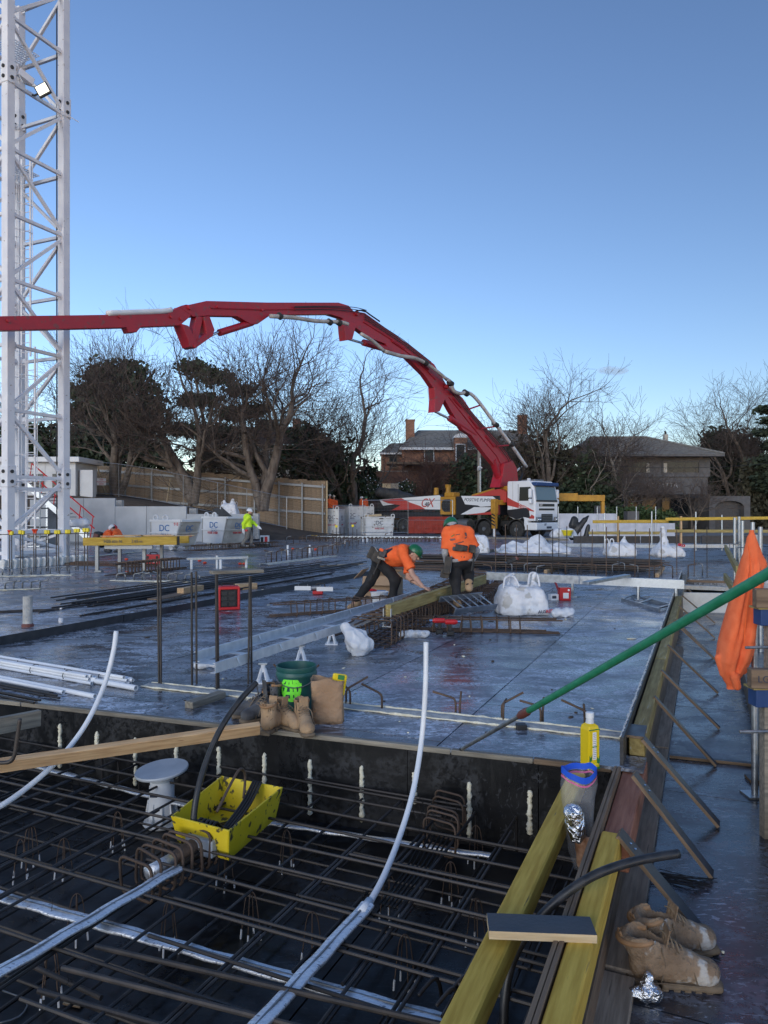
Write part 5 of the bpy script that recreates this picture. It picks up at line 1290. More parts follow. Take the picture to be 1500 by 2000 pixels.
# ---- polystyrene kicker and capped starter bars at the mast base
kk = thing('foam_kicker', 'row of white polystyrene blocks around the foot of the mast', 'formwork', P(70, 1113, ZL))
for i in range(15):
 px = -4+i*11.5; p = P(px, 1113-(i*.9), ZL); w = 11.0/F*p.y
 MB().prism([p+V((0, 0, 0)), p+V((w, 0, 0)), p+V((w, .1, .23+R.uniform(-.02, .02))), p+V((w*.5, .05, .27)), p+V((0, .1, .23))], (0, .12, 0)).out('block', M['polystyrene'], kk, bevel=.02)
for i, (px, yt, cap) in enumerate(((18.6, 1040, 'r'), (22.8, 1042, 'y'), (40, 1040, 'y'), (44.5, 1041, 'y'), (66, 1038, 'r'), (70, 1038, 'r'), (90.5, 1040, 'y'), (94, 1040, 'y'), (110, 1040, 'y'), (114.5, 1040, 'y'), (131, 1039, 'y'), (134.5, 1039, 'y'), (148, 1037, 'y'), (152.5, 1037, 'y'), (165, 1036, 'y'), (171, 1036, 'y'))):
 p = P(px, 1116-.12*i, ZL); top = H-(yt-1000)*p.y/F
 s = thing('starter_bar', 'upright starter bar with a %s cap beside the mast foot' % ('red' if cap == 'r' else 'yellow'), 'rebar', p, 0, 'capped starter bars by the mast')
 rod('bar', p, p+UP*(top-p.z), .014, M['rebar_dark'], s); q = p+UP*(top-p.z)
 if cap == 'y': MB().box(q+UP*.01, (.085, .085, .10)).out('cap', M['cap_yellow'], s, bevel=.015)
 else: MB().lathe(q, [(.02, -.05), (.025, 0), (.055, .05), (.05, .06)], 10).out('cap', M['cap_red'], s)
a, b = P(-10, 1116, ZL), P(170, 1114, ZL); rod('tie_bar', a+UP*.93-V((0, .04, 0)), b+UP*.95-V((0, .04, 0)), .012, M['rebar_dark'], label='thin horizontal bar tying the capped starter bars by the mast', cat='rebar')
BENT = 'low bent starter bar cast in foam on the left raised deck'
for (x0, x1, y0, y1, n, zz) in ((5, 135, 1124, 1120, 8, ZL), (10, 78, 1152, 1150, 5, ZL), (228, 345, 1134, 1134, 8, ZL), (362, 390, 1136, 1136, 2, ZL)):
 for i in range(n):
  f = i/(n-1); bent_bar(P(x0+(x1-x0)*f, y0+(y1-y0)*f, zz), .15, .2, Q*R.choice((1, -1))+U*R.uniform(-.3, .3), .016, 'steel', 'bent starter bars on the left raised deck', BENT)
foam_strip('foam_strip', 'white foam strip below the bent bars nearest the mast', P(-5, 1126, ZL), P(143, 1123, ZL), .30)
foam_strip('foam_strip', 'short white foam strip at the left photo edge under bent bars', P(-5, 1153, ZL), P(80, 1150, ZL), .12)
foam_strip('foam_strip', 'white foam strip under the small rebar cage by the trestle', P(218, 1134, ZL), P(372, 1137, ZL), .16)
cage('narrow rusty rebar cage standing in front of the trestle legs', P(236, 1124, ZL), P(345, 1112, ZL), .30, .30, 17, (3, 3), .013, .014, 'rebar', .3)
cage('long low rebar cage lying behind the walking man in yellow', P(375, 1076, ZL), P(540, 1068, ZL), .35, .22, 26, (3, 3), .013, .014, 'rebar', .3)
for i in range(10):
 f = i/9; a = P(150+R.uniform(-40, 0), 1104-f*2, ZL); rod('loose_bar', a+UP*.03*i*.3, a+U*R.uniform(.2, 1)+Q*R.uniform(2.2, 3.4)+UP*.03*i*.3, .012, M['rebar'], label='loose rusty bar lying between the trestle and the mast', cat='rebar', group='loose bars by the trestle')

# ---- long bars, sleeve, bottle and timber on the raised deck
LB = thing('bar_bundle', 'long dark reinforcing bars lying on the left raised deck', 'rebar bundle', P(250, 1180, ZL))
for i, (px, py, L) in enumerate(((76, 1197, 5.5), (99, 1172, 8), (110, 1181, 8.5), (101, 1189, 7), (118, 1185, 9), (128, 1176, 9.5), (140, 1181, 9.2), (150, 1183, 9), (160, 1186, 9), (171, 1187, 9), (182, 1187, 9.2), (190, 1184, 9.4), (156, 1205, 7.5), (165, 1206, 7.6), (150, 1178, 9.8), (172, 1179, 10), (195, 1180, 10.2))):
 a = P(px, py, ZL); dz = .014+.026*(i % 3); rod('bar', a+UP*dz, a+U*L+Q*R.uniform(-.25, .25)+UP*(dz+.01), .013, M['rebar_dark'], LB)
for i, (x0, y0, x1, y1) in enumerate(((-20, 1196, 120, 1190), (-20, 1199, 118, 1192))): rod('loose_bar', P(x0, y0, ZL)+UP*.01, P(x1, y1, ZL)+UP*.01, .011, M['rebar_dark'], label='long thin bar lying behind the concrete sleeve tube', cat='rebar', group='thin bars behind the sleeve')
def block(name, label, a, b, w, h, m, cat='timber'): return beam(name, V(a)+UP*h/2, V(b)+UP*h/2, w, h, M[m], None, label=label, cat=cat)
block('timber_offcut', 'rough pine offcut on the dark bars behind the first upright bars', P(352, 1160, ZL+.06), P(392, 1153, ZL+.06), .14, .10, 'pine')
block('timber_offcut', 'brown board lying along the dark bars on the raised deck', P(300, 1172, ZL+.05), P(368, 1158, ZL+.05), .25, .02, 'brown_wood')
block('timber_offcut', 'pale timber block behind the red radio', P(462, 1152, ZL), P(497, 1149, ZL), .2, .11, 'pine')
block('timber_board', 'pale board lying flat in front of the far rebar row', P(628, 1107, ZL), P(705, 1102, ZL), .18, .03, 'pale_pine')
p = P(54, 1224, ZL); sl_ = thing('sleeve_tube', 'grey cardboard sleeve tube standing on a dull red base at the left', 'tube', p)
MB().lathe(p, [(.062, .03), (.058, .2), (.060, .40), (.055, .40), (.052, .05)], 16).out('tube', M['mortar'], sl_, auto=True); MB().lathe(p, [(.075, 0), (.075, .03), (.06, .045)], 16).out('base', M['clamp_red'], sl_)
p = P(119, 1218, ZL); bo = thing('water_bottle', 'clear water bottle standing on the raised deck edge', 'bottle', p)
MB().lathe(p, [(.030, 0), (.034, .02), (.033, .08), (.029, .10), (.034, .12), (.033, .15), (.014, .185), (.014, .195)], 14).out('body', M['film_clear'], bo, smooth=True); MB().lathe(p+UP*.195, [(.015, 0), (.015, .016)], 10).out('cap', M['white'], bo)
MB().lathe(p, [(.029, .004), (.032, .02), (.031, .075)], 14).out('water', M['thin_white'], bo, smooth=True)

# ---- white conduit bundles at the left of the main deck
def pipe_tube(name, a, b, r, par, m='pvc', label=None, cat=None, group=None):
 a, b = V(a), V(b); d = (b-a).normalized(); rot = frame_of(d); rot = Matrix((rot.col[1], rot.col[2], rot.col[0])).transposed(); L = (b-a).length
 return MB().lathe(a, [(r, 0), (r, L), (r*.78, L), (r*.78, L-.12)], 12, rot).out(name, M[m], par, auto=True, label=label, cat=cat, group=group)
dP = (P(245, 1340, .04)-P(0, 1297, .04)).normalized()
for (lb, ex, ey, nn, rr, L0) in (('bundle of white conduit pipes strapped together, ends in a honeycomb', 180, 1336, 8, .016, 2.6), ('second bundle of white conduit pipes reaching further right', 252, 1338, 7, .016, 2.9)):
 e = P(ex, ey, 0); t = thing('pipe_bundle', lb, 'pipe bundle', e-dP)
 sd = UP.cross(dP)
 for i in range(nn):
  row, c = divmod(i, 3 if nn < 9 else 4); o = sd*(c-1+.5*(row % 2))*rr*2.05+UP*(rr+row*rr*1.8)
  pipe_tube('pipe', e-dP*(L0+R.uniform(-.1, .1))+o, e+dP*R.uniform(-.04, .04)+o, rr, t)
 for f in (.35, .85, 1.6): c = e-dP*f+UP*.045; MB().tube([c+sd*.058*math.cos(a)+UP*.048*math.sin(a) for a in [2*PI*i/12 for i in range(12)]], .004, 4, close=True).out('strap', M['black'], t)
for (x1, y1, rr, L, lb) in ((266, 1344, .026, 3.2, 'single thicker white pipe sticking out past the bundles'), (186, 1360, .022, 3.0, 'white pipe with a notched end lying in front of the bundles'), (124, 1352, .02, 2.6, 'short white pipe lying over the dark bars by the bundles'), (182, 1330, .016, 3.0, 'loose thin white pipe lying behind the two bundles')):
 e = P(x1, y1, rr); pipe_tube('pipe', e-(dP+Q*R.uniform(-.03, .03))*L+UP*.01, e, rr, None, label=lb, cat='pipe')
t = thing('bar_bundle', 'short dark bars lying in front of the white pipes at the left', 'rebar bundle', P(60, 1362, 0))
for i in range(11): e = P(75+R.uniform(-25, 55), 1349+i*2.4, .012); rod('bar', e-(dP*.9+Q*.12).normalized()*2.2+UP*.012*(i % 2), e+UP*.012*(i % 2), .010, M['rebar_dark'], t)

# ---- upright bars on the kicker strip, board, block
UPB = 'upright dark starter bar standing in the long kicker strip'
for (px, yt, yb) in ((310.5, 1106, 1336), (314.5, 1108, 1338), (375, 1118, 1341), (384, 1117, 1336), (423, 1124, 1349), (427, 1124, 1347), (485, 1124, 1337), (491.5, 1124, 1334)):
 straight_bar(px, yt, yb, 0, .010, 'rebar_dark', 'upright bars in the kicker strip', UPB)
a, b = P(286, 1338), P(1232, 1440)
foam_strip('kicker_strip', 'long grey mortar strip with cream foam edges across the main deck', a-UP*0, b, .16, .018)
z = H-121*6.45/F
bo = beam('board', (A(412, 1118, 6.47)), (A(512, 1115, 6.72)), .10, .032, M['grey_wood'], None, label='weathered board balanced across the tops of upright bars', cat='board')
block('timber_offcut', 'pale square timber offcut lying in front of the kicker strip', P(368, 1384), P(434, 1362), .09, .055, 'grey_wood')
dd = (b-a).normalized(); HB = 'rusty bent starter bar sticking out of the long kicker strip'
for (px, yb, ang, L, dirv) in ((575, 1356, 60, .22, -Q), (590, 1352, 50, .2, Q), (676, 1375, 65, .18, Q+U), (684, 1378, 70, .14, -Q+U*.4), (746, 1386, 70, .16, -Q), (890, 1396, 75, .15, -Q-U*.3), (898, 1397, 20, .10, U), (980, 1405, 60, .16, Q+U*.3), (983, 1408, 85, .05, U), (1056, 1414, 80, .12, -Q), (1060, 1411, 25, .1, U), (1148, 1424, 70, .17, -Q), (1142, 1420, 25, .10, -U)):
 bent_bar(P(px, yb), .14 if ang > 30 else .12, L, V(dirv), .009, 'rebar', 'bent bars in the kicker strip', HB, ang)
MB().box(P(1018, 1424)+UP*.018, (.075, .07, .04)).out('plastic_spacer', M['black'], bevel=.006, label='small black plastic block lying in front of the kicker strip', cat='spacer')

# ---- radio
p = P(446, 1190); rt = Matrix.Rotation(rad(18), 3, 'Z'); ra = thing('site_radio', 'red and black jobsite radio standing behind the upright bars', 'radio', p)
MB().box(p+rt @ V((0, 0, .19)), (.30, .24, .32), rt).out('body', M['black'], ra, bevel=.03)
for sx in (-1, 1):
 for sy in (-1, 1): MB().box(p+rt @ V((sx*.155, sy*.12, .19)), (.04, .05, .37), rt).out('corner_guard', M['red_plastic'], ra, bevel=.012)
for z in (.03, .36): MB().box(p+rt @ V((0, -.12, z)), (.30, .05, .045), rt).out('guard_bar', M['red_plastic'], ra, bevel=.01); 
MB().box(p+rt @ V((0, 0, .372)), (.33, .26, .03), rt).out('top_plate', M['red_plastic'], ra, bevel=.01)
MB().box(p+rt @ V((-.158, 0, .2)), (.03, .2, .2), rt).out('side_speaker', M['red_plastic'], ra, bevel=.02)
for i in range(3):
 for j in range(2): MB().box(p+rt @ V((-.075+j*.13, -.125, .10+i*.09)), (.10, .02, .065), rt).out('speaker', M['chassis'], ra, bevel=.006)
MB().tube([p+rt @ V((-.1, .02, .385)), p+rt @ V((-.1, .02, .43)), p+rt @ V((.1, .02, .43)), p+rt @ V((.1, .02, .385))], .014, 6).out('handle', M['black'], ra)

# ---- bucket with the painted mark, paper bag, boots
p = P(579, 1393); bk = thing('bucket', 'dark green plastic bucket with a bright lime painted mark', 'bucket', p)
MB().lathe(p, [(.125, 0), (.150, .30), (.156, .30), (.158, .315), (.163, .315), (.163, .33), (.157, .345), (.162, .36), (.160, .385), (.150, .385), (.145, .32), (.120, .02)], 36).out('body', M['bucket'], bk, auto=True)
MB().tube([p+V((.163*math.cos(a), .163*math.sin(a)-0.0, .325-.085*abs(math.sin(a)))) for a in [PI+PI*i/14 for i in range(15)]], .004, 5).out('handle', M['steel'], bk)
def on_bucket(x, z, off=.0025):
 r = .125+.025*z/.30+off; return p+V((x, -math.sqrt(max(r*r-x*x, 1e-4)), z))
cx_, cz_ = -.028, .225
strokes = [[(cx_+.072*math.cos(a), cz_+.088*math.sin(a)) for a in [2*PI*i/20 for i in range(21)]], [(cx_-.06, cz_-.085), (cx_-.015, cz_+.09)], [(cx_+.045, cz_-.09), (cx_+.025, cz_+.10)], [(cx_-.08, cz_+.02), (cx_+.085, cz_+.035)], [(cx_-.075, cz_-.035), (cx_+.07, cz_-.03)], [(cx_-.0, cz_+.10), (cx_+.01, cz_-.1)]]
for st_ in strokes:
 pts = []
 for (x0, z0), (x1, z1) in zip(st_, st_[1:]):
  for i in range(5): pts.append(on_bucket(x0+(x1-x0)*i/5, z0+(z1-z0)*i/5))
 pts.append(on_bucket(*st_[-1])); mb = MB()
 for a, b in zip(pts, pts[1:]):
  d = (b-a).normalized(); nr = V(((a-p).x, (a-p).y, 0)).normalized(); s = d.cross(nr).normalized()*.012; mb.quad(a-s+nr*.0, a+s, b+s, b-s); mb.ball(a, .0118, 6, 4, None) if False else None
 mb.out('paint_mark', M['lime'], bk)
p = P(640, 1410); pb = thing('paper_bag', 'open brown kraft paper bag holding a yellow and green packet', 'bag', p)
nb = 40; vs = []; fs = []
prof = [(0, 1.0), (.06, 1.02), (.14, .98), (.2, 1.01), (.27, 1.0), (.335, 1.03)]
rr = random.Random(3)
for (z, s) in prof:
 for i in range(nb):
  a = 2*PI*i/nb; cx, cy = math.cos(a), math.sin(a); q = .13*s/max(abs(cx), abs(cy)*1.55)**.9*1.0
  x, y = cx*min(q, .165), cy*min(q, .13)*.75; x, y = x*.93, y
  dn = .010*math.sin(5*a+z*30)+.007*math.sin(11*a-z*43)
  vs.append(p+V((x*(1+dn*3), y*(1+dn*4), z+(.012*math.sin(3*a) if z > .3 else 0))))
for j in range(len(prof)-1):
 for i in range(nb): k = j*nb+i; fs.append((k, j*nb+(i+1) % nb, (j+1)*nb+(i+1) % nb, k+nb))
fs.append(tuple(range(nb))[::-1])
o = MB().add(vs, fs).out('bag', M['paper_bag'], pb, auto=True); so = o.modifiers.new('th', 'SOLIDIFY'); so.thickness = .0025
fp = thing('food_packet', 'yellow and green food packet sticking out of the brown paper bag', 'packet', p+V((.07, 0, .2)))
MB().box(p+V((.085, -.01, .29)), (.11, .03, .16), Matrix.Rotation(.15, 3, 'Y')).out('packet', M['juice'], fp, bevel=.012); MB().box(p+V((.105, -.027, .345)), (.05, .006, .035), Matrix.Rotation(.15, 3, 'Y')).out('green_print', M['leafprint'], fp)

def boot(name, label, loc, rz, m, size=1.0, hh=.012, tilt=(0, 0), lace=True, shaft=.20, lean=0, group=None, flare=1.0):
 t = thing(name, label, 'boot', loc, 0, group)
 rot = Matrix.Rotation(rz, 4, 'Z') @ Matrix.Rotation(tilt[0], 4, 'X') @ Matrix.Rotation(tilt[1], 4, 'Y') @ Matrix.Scale(size, 4); t.matrix_basis = Matrix.Translation(V(loc)) @ Matrix.Rotation(0, 4, 'Z')
 MW = Matrix.Translation(V(loc)) @ rot
 sh = shaft
 def upper(p):
  foot = smin([cap_d(p, (-.105, 0, .062), (.0, 0, .064), .045, .046), cap_d(p, (.0, 0, .066), (.105, 0, .050), .047, .044), ell_d(p, (.112, 0, .055), (.052, .048, .042)), cap_d(p, (-.085, 0, .09), (-.09-lean*.3, 0, sh-.012), .050, .056*flare), cap_d(p, (-.06, 0, .13), (.05, 0, .085), .040, .040)], .03)
  foot = np.maximum(foot, .020-p[:, 2]); foot = np.maximum(foot, p[:, 2]-sh-.012*np.sin(p[:, 0]*40))
  hole = smin([cap_d(p, (-.088, 0, .12), (-.092-lean*.3, 0, sh+.06), .038, .050*flare), cap_d(p, (-.05, 0, .16), (.0, 0, sh+.02), .022, .03)], .02)
  return np.maximum(foot, -hole)+.0022*wob(p, 70, 2)+.0014*wob(p, 150, 5)
 organic('upper', upper, (-.19, -.085, 0), (.185, .085, sh+.02), hh, M[m], t, Matrix.Translation(-V(loc)) @ MW, smooth_it=1)
 def so(p):
  d = smin([box_d(p, (-.105, 0, .014), (.050, .042, .015), None, .012), box_d(p, (.06, 0, .016), (.105, .049, .011), None, .01), ell_d(p, (.125, 0, .016), (.052, .05, .014))], .015)
  return np.maximum(d, -(np.abs(p[:, 0]+.045)-.02+0*d) if False else -99+0*d)
 organic('sole', so, (-.18, -.075, -.01), (.20, .075, .05), hh*.8, M['sole'], t, Matrix.Translation(-V(loc)) @ MW, smooth_it=1)
 mb = MB(); pts = [(-.092-lean*.3+.060*flare*math.cos(a), .050*flare*math.sin(a), sh-.012+.008*math.cos(a)) for a in [rad(50)+rad(260)*i/14 for i in range(15)]]
 mb.tube([MW @ V(q) for q in pts], .010*size, 8).out('collar', M['collar'], t, smooth=True)
 tg = MB().add([MW @ V(q) for q in ((-.03, -.03, .12), (-.03, .03, .12), (-.012, .032, sh+.03), (-.012, -.032, sh+.03), (.03, -.028, .10), (.03, .028, .10))], [(0, 1, 2, 3), (1, 0, 4, 5)]).out('tongue', M[m], t); sd_ = tg.modifiers.new('t', 'SOLIDIFY'); sd_.thickness = .006
 for pts in ([(.075, -.052, .03), (.062, -.040, .085), (.058, 0, .108), (.062, .040, .085), (.075, .052, .03)], [(-.05, -.050, .035), (-.035, -.046, .09), (-.045, -.045, .135), (-.05, -.052, sh-.02)], [(-.13, -.032, .04), (-.132, -.03, .09), (-.10, -.047, .115), (-.05, -.048, .12)], [(-.16, 0, .028), (-.12, -.045, .028), (-.02, -.046, .029), (.10, -.050, .029), (.165, 0, .028)]):
  MB().tube([MW @ V(q) for q in smooth_path(pts, 4)], .0026*size, 5).out('seam', M['sole'], t, smooth=True)
 for i in range(4):
  for y in (-.036, .036): MB().tube([MW @ V((.052-.022*i, y*.93, .098+.016*i)), MW @ V((.052-.022*i, y*1.12, .102+.016*i))], .0042*size, 8).out('eyelet', M['sole'], t)
 for i in range(9): MB().box(MW @ V((.155-.037*i+(.0 if i < 5 else -.004), 0, .006)), (.022*size, .086*size*(1 if i < 6 else .95)*(.7 if i == 0 else 1), .014*size), MW.to_3x3().normalized()).out('lug', M['sole'], t)
 if lace:
  for i in range(5):
   f = i/4; x = .055-.075*f; z = .118+.055*f; y = .030
   MB().tube([MW @ V(q) for q in smooth_path([(x, -y, z-.012), (x-.004, 0, z+.008), (x-.014, y, z+.004)], 4)], .0032*size, 5).out('lace', M['lace'], t)
  MB().tube([MW @ V(q) for q in smooth_path([(-.02, .02, .17), (.01, .05, .14), (.04, .055, .09), (.06, .07, .05)])], .0032*size, 5).out('lace', M['lace'], t)
 MB().tube([MW @ V(q) for q in ((-.142-lean*.3, -.012, sh-.03), (-.155-lean*.3, -.01, sh+.005), (-.155-lean*.3, .01, sh+.005), (-.142-lean*.3, .012, sh-.03))], .005*size, 5).out('pull_loop', M['collar'], t)
 return t
boot('work_boot', 'tan leather boot left of the green bucket, facing away', P(536, 1424), rad(70), 'leather_clean', 1.02, .010, shaft=.215)
boot('work_boot', 'tan leather boot with loose laces, second from the left before the bucket', P(560, 1422), rad(-40), 'leather_clean', 1.0, .010, shaft=.20)
boot('work_boot', 'tan leather boot directly in front of the bucket, beside the paper bag', P(594, 1428), rad(-72), 'leather_clean', 1.02, .010, shaft=.21)
boot('work_boot', 'dark grey leather boot behind the tan boots, toe to the left', P(498, 1400), rad(190), 'leather_grey', 1.05, .012, shaft=.20)
boot('work_boot', 'dark grey high boot leaning beside its pair behind the tan boots', P(512, 1406), rad(215), 'leather_grey', 1.05, .012, shaft=.26)

# ---- galvanised tray on stands, timber on it
tz = .24
r0a, r0b = P(383, 1283, tz+.04), P(384, 1283, tz)+U*9.3
tray = thing('steel_tray', 'long galvanised twin rail tray on white stands running past the workers', 'form rail', P(620, 1240, 0))
qa = P(383, 1283, tz).dot(Q); sa = P(383, 1283, tz).dot(U); qb = P(420, 1306, tz).dot(Q); sb = P(420, 1306, tz).dot(U)
for q_, s_, L in ((qa, sa, 9.4), (qb, sb, 4.4)):
 for i in range(2 if L > 5 else 1):
  l0, l1 = s_+L*i/(2 if L > 5 else 1), s_+L*(i+1)/(2 if L > 5 else 1)-.01
  beam('rail_web', UQ(l0, q_, tz), UQ(l1, q_, tz), .004, .085, M['galv_pale'], tray, bevel=0)
  sg2 = 1 if q_ == qa else -1
  beam('rail_flange', UQ(l0, q_+.026*sg2, tz-.041), UQ(l1, q_+.026*sg2, tz-.041), .05, .004, M['galv_pale'], tray, bevel=0)
  beam('rail_lip', UQ(l0, q_-.012, tz+.044), UQ(l1, q_-.012, tz+.044), .026, .006, M['galv_pale'], tray, bevel=0)
 for i in range(11 if L > 5 else 6):
  s2 = s_+.3+i*.72; MB().prism([UQ(s2, q_+.004, tz+.04), UQ(s2+.035, q_+.004, tz+.04), UQ(s2+.02, q_+.03, tz-.02)], Q*.004).out('tab', M['galv_pale'], tray)
for i in range(5):
 s2 = sa+.5+i*.95; beam('cross_tie', UQ(s2, qa, tz-.045), UQ(s2, qb, tz-.045), .09, .004, M['galv_pale'], tray, bevel=0)
beam('cross_tie', UQ(sa+.03, qa, tz-.045), UQ(sa+.03, qb, tz-.045), .18, .004, M['galv_pale'], tray, bevel=0)
for (px, py) in ((514, 1333), (588, 1294), (648, 1258)):
 p = P(px, py); sdn = thing('rail_stand', {514: 'white plastic stand under the near end of the steel tray', 588: 'white plastic stand under the middle of the steel tray', 648: 'white plastic stand under the tray beside the white bag'}[px], 'stand', p)
 top = p+UP*(tz-.06)
 MB().tube([p+UP*.10, top], .022, 8).out('post', M['pvc'], sdn)
 for k in range(4): a = PI/4+PI/2*k; MB().bar(p+V((.065*math.cos(a), .065*math.sin(a), .0)), p+V((.02*math.cos(a), .02*math.sin(a), .13)), .02, .02).out('leg', M['pvc'], sdn)
 MB().box(p+UP*.008, (.15, .15, .014)).out('base', M['pvc'], sdn); MB().box(top, (.08, .06, .012)).out('head', M['galv'], sdn)
wa, wb = P(758, 1193, tz+.13), P(946, 1131, tz+.16)
beam('timber_beam', wa, wb, .075, .15, M['old_yellow'], None, label='worn yellow timber beam lying along the steel tray under the worker\'s hands', cat='timber')
cl = thing('beam_clamp', 'galvanised clamp at the near end of the worn yellow beam', 'clamp', wa+V((-.05, -.05, -.3)))
for o in (-.05, .05): MB().box(wa+U*-.02+Q*o+UP*-.08, (.012, .03, .22), frame_of(Q)).out('cheek', M['galv'], cl)
MB().box(wa+U*-.03+UP*-.19, (.12, .05, .012), frame_of(Q)).out('plate', M['galv'], cl); MB().tube([wa+U*-.03-Q*.07+UP*-.12, wa+U*-.03+Q*.07+UP*-.12], .012, 8).out('bolt', M['steel'], cl)

# ---- rebar cages round the workers
cage('long dense rusty rebar cage lying under the timber beam between the workers', P(722, 1262), P(930, 1146), .52, .30, 40, (5, 5), .0095, .011, 'rebar', .2, jit=.05)
cage('open rusty rebar cage left of the bending worker, box gutter pieces on it', P(566, 1203), P(800, 1186), .24, .22, 10, (2, 3), .0095, .011, 'rebar', .35, jit=.04)
cage('open rusty rebar cage right of the drills, its bars sticking out to the right', P(836, 1232), P(1032, 1236), .26, .20, 8, (2, 3), .0095, .012, 'rebar', .38, jit=.03)
cage('short rebar cage under the standing worker\'s front boot', P(800, 1206), P(894, 1192), .34, .16, 12, (4, 4), .0095, .011, 'rebar', .25, jit=.03)
cage('coiled rusty stirrups behind the white bulk bag', P(935, 1190), P(985, 1150), .26, .22, 16, (2, 2), .0095, .011, 'rebar', .3, jit=.04, tilt=.2)
cage('rusty stirrups piled in front of the galvanised channel', P(900, 1160), P(960, 1142), .3, .2, 12, (2, 2), .0095, .011, 'rebar', .1, jit=.08, tilt=.5)
for i in range(9):
 a = P(780+R.uniform(-30, 60), 1200+R.uniform(-8, 6)); rod('loose_bar', a+UP*.02, a+U*R.uniform(.8, 2.2)+Q*R.uniform(-.3, .9)+UP*.03, .009, M['rebar'], label='loose rusty bar lying among the cages around the workers', cat='rebar', group='loose bars among the cages')
for i in range(4):
 a = P(640, 1246+i*3); rod('loose_bar', a+UP*(.015+.015*i), a+U*1.8+Q*.08+UP*(.015+.015*i), .010, M['rebar'], label='rusty bar end poking out left of the white plastic bag', cat='rebar', group='bar ends by the plastic bag')

# ---- boxes, tubs, trays
p = P(748, 1166); rt = Matrix.Rotation(rad(-14), 3, 'Z'); cb = thing('cardboard_box', 'open brown cardboard box behind the bending worker', 'box', p)
for (c, d) in (((0, -.24, .19), (.66, .012, .38)), ((0, .24, .19), (.66, .012, .38)), ((-.325, 0, .19), (.012, .468, .38)), ((.325, 0, .19), (.012, .468, .38)), ((0, 0, .01), (.63, .46, .012))): MB().box(p+rt @ V(c), d, rt).out('panel', M['card'], cb)
for (c, ax, an, d) in (((-.42, 0, .44), 'Y', -45, (.24, .46, .01)), ((.40, 0, .42), 'Y', 40, (.2, .46, .01)), ((0, .32, .42), 'X', -50, (.62, .2, .01)), ((0, -.31, .33), 'X', 60, (.62, .18, .01))): MB().box(p+rt @ V(c), d, rt @ Matrix.Rotation(rad(an), 3, ax)).out('flap', M['card'], cb)
p = P(741, 1173)+UP*.07; tb = thing('plastic_tub', 'white plastic tub standing in front of the cardboard box', 'tub', p+V((0, .25, 0)))
p = P(741, 1176); MB().lathe(p, [(.13, 0), (.155, .17), (.165, .17), (.165, .19), (.15, .19), (.125, .02)], 20).out('body', M['white'], tb, auto=True)
p = P(722, 1178)+UP*.16; rdt = thing('cutter_tool', 'red handled bolt cutter resting on the open rebar cage', 'tool', p); MB().tube([p+V((-.12, 0, .08)), p+V((.06, .0, .07)), p+V((.12, .02, .06))], [.03, .025, .015], 8).out('grip', M['red_plastic'], rdt); MB().tube([p+V((.1, .02, .06)), p+V((.28, .05, .05))], .012, 6).out('shaft', M['chrome'], rdt)
for (px, py, lb) in ((592, 1164, 'white steel bracket lying on the cage, left one of two'), (635, 1166, 'white steel bracket lying on the cage, right one of two')):
 p = P(px, py+16)+UP*.25; gk = thing('bracket', lb, 'bracket', p); MB().box(p, (.28, .12, .006)).out('plate', M['galv'], gk); MB().box(p+V((0, -.06, .035)), (.28, .006, .07)).out('upstand', M['trim_white'], gk)
 for dx in (-.08, .08): MB().tube([p+V((dx, -.02, 0)), p+V((dx, -.02, .10))], .007, 6).out('stud', M['steel'], gk)
def frame_tray(label, p, rz, L, Wd, n, z0=.2, tilt=0):
 t = thing('louvre_tray', label, 'metal tray', p); rt = Matrix.Rotation(rz, 3, 'Z') @ Matrix.Rotation(tilt, 3, 'X')
 for s in (-1, 1): MB().box(p+UP*z0+rt @ V((0, s*Wd/2, 0)), (L, .012, .09), rt).out('side', M['galv'], t)
 for i in range(n): MB().box(p+UP*z0+rt @ V((-L/2+L*(i+.5)/n, 0, .02)), (L/n*.62, Wd-.014, .006), rt @ Matrix.Rotation(.35, 3, 'Y')).out('louvre', M['galv'], t)
 return t
frame_tray('galvanised louvred tray resting on the cages in front of the standing worker', P(915, 1212), rad(40), .9, .34, 6, .26, .45)
p = P(1268, 1184); lf = thing('frame', 'flat galvanised ladder frame lying near the right form board', 'steel frame', p)
for (a, b) in (((1214, 1174), (1288, 1196)), ((1234, 1166), (1316, 1188))): MB().bar(P(*a)+UP*.03, P(*b)+UP*.03, .03, .06).out('side_rail', M['galv'], lf)
for f in (.05, .5, .95): a, b = P(1214, 1174).lerp(P(1288, 1196), f)+UP*.055, P(1234, 1166).lerp(P(1316, 1188), f)+UP*.055; MB().bar(a, b, .05, .02).out('cross_bar', M['galv'], lf)
p = P(1102, 1172); rb = thing('screw_box', 'open bright red carton with a white label on the wet deck', 'carton', p)
MB().box(p+UP*.115, (.20, .16, .23)).out('carton', M['red_plastic'], rb, bevel=.004); MB().box(p+V((.01, -.082, .09)), (.10, .004, .10)).out('label', M['white_print'], rb); MB().box(p+V((-.13, 0, .24)), (.005, .16, .17), Matrix.Rotation(-.35, 3, 'Y')).out('flap', M['red_plastic'], rb)
MB().tube([p+V((.06, -.083, .19)), p+V((.06, -.087, .19))], .02, 10).out('emblem', M['white_print'], rb)
p = P(1081, 1172); wb2 = thing('carton', 'small white carton beside the red carton', 'carton', p); MB().box(p+UP*.055, (.15, .12, .11), Matrix.Rotation(.2, 3, 'Z')).out('box', M['white'], wb2, bevel=.004); MB().box(p+V((0, -.064, .06)), (.08, .004, .05), Matrix.Rotation(.2, 3, 'Z')).out('label', M['dark_print'], wb2)
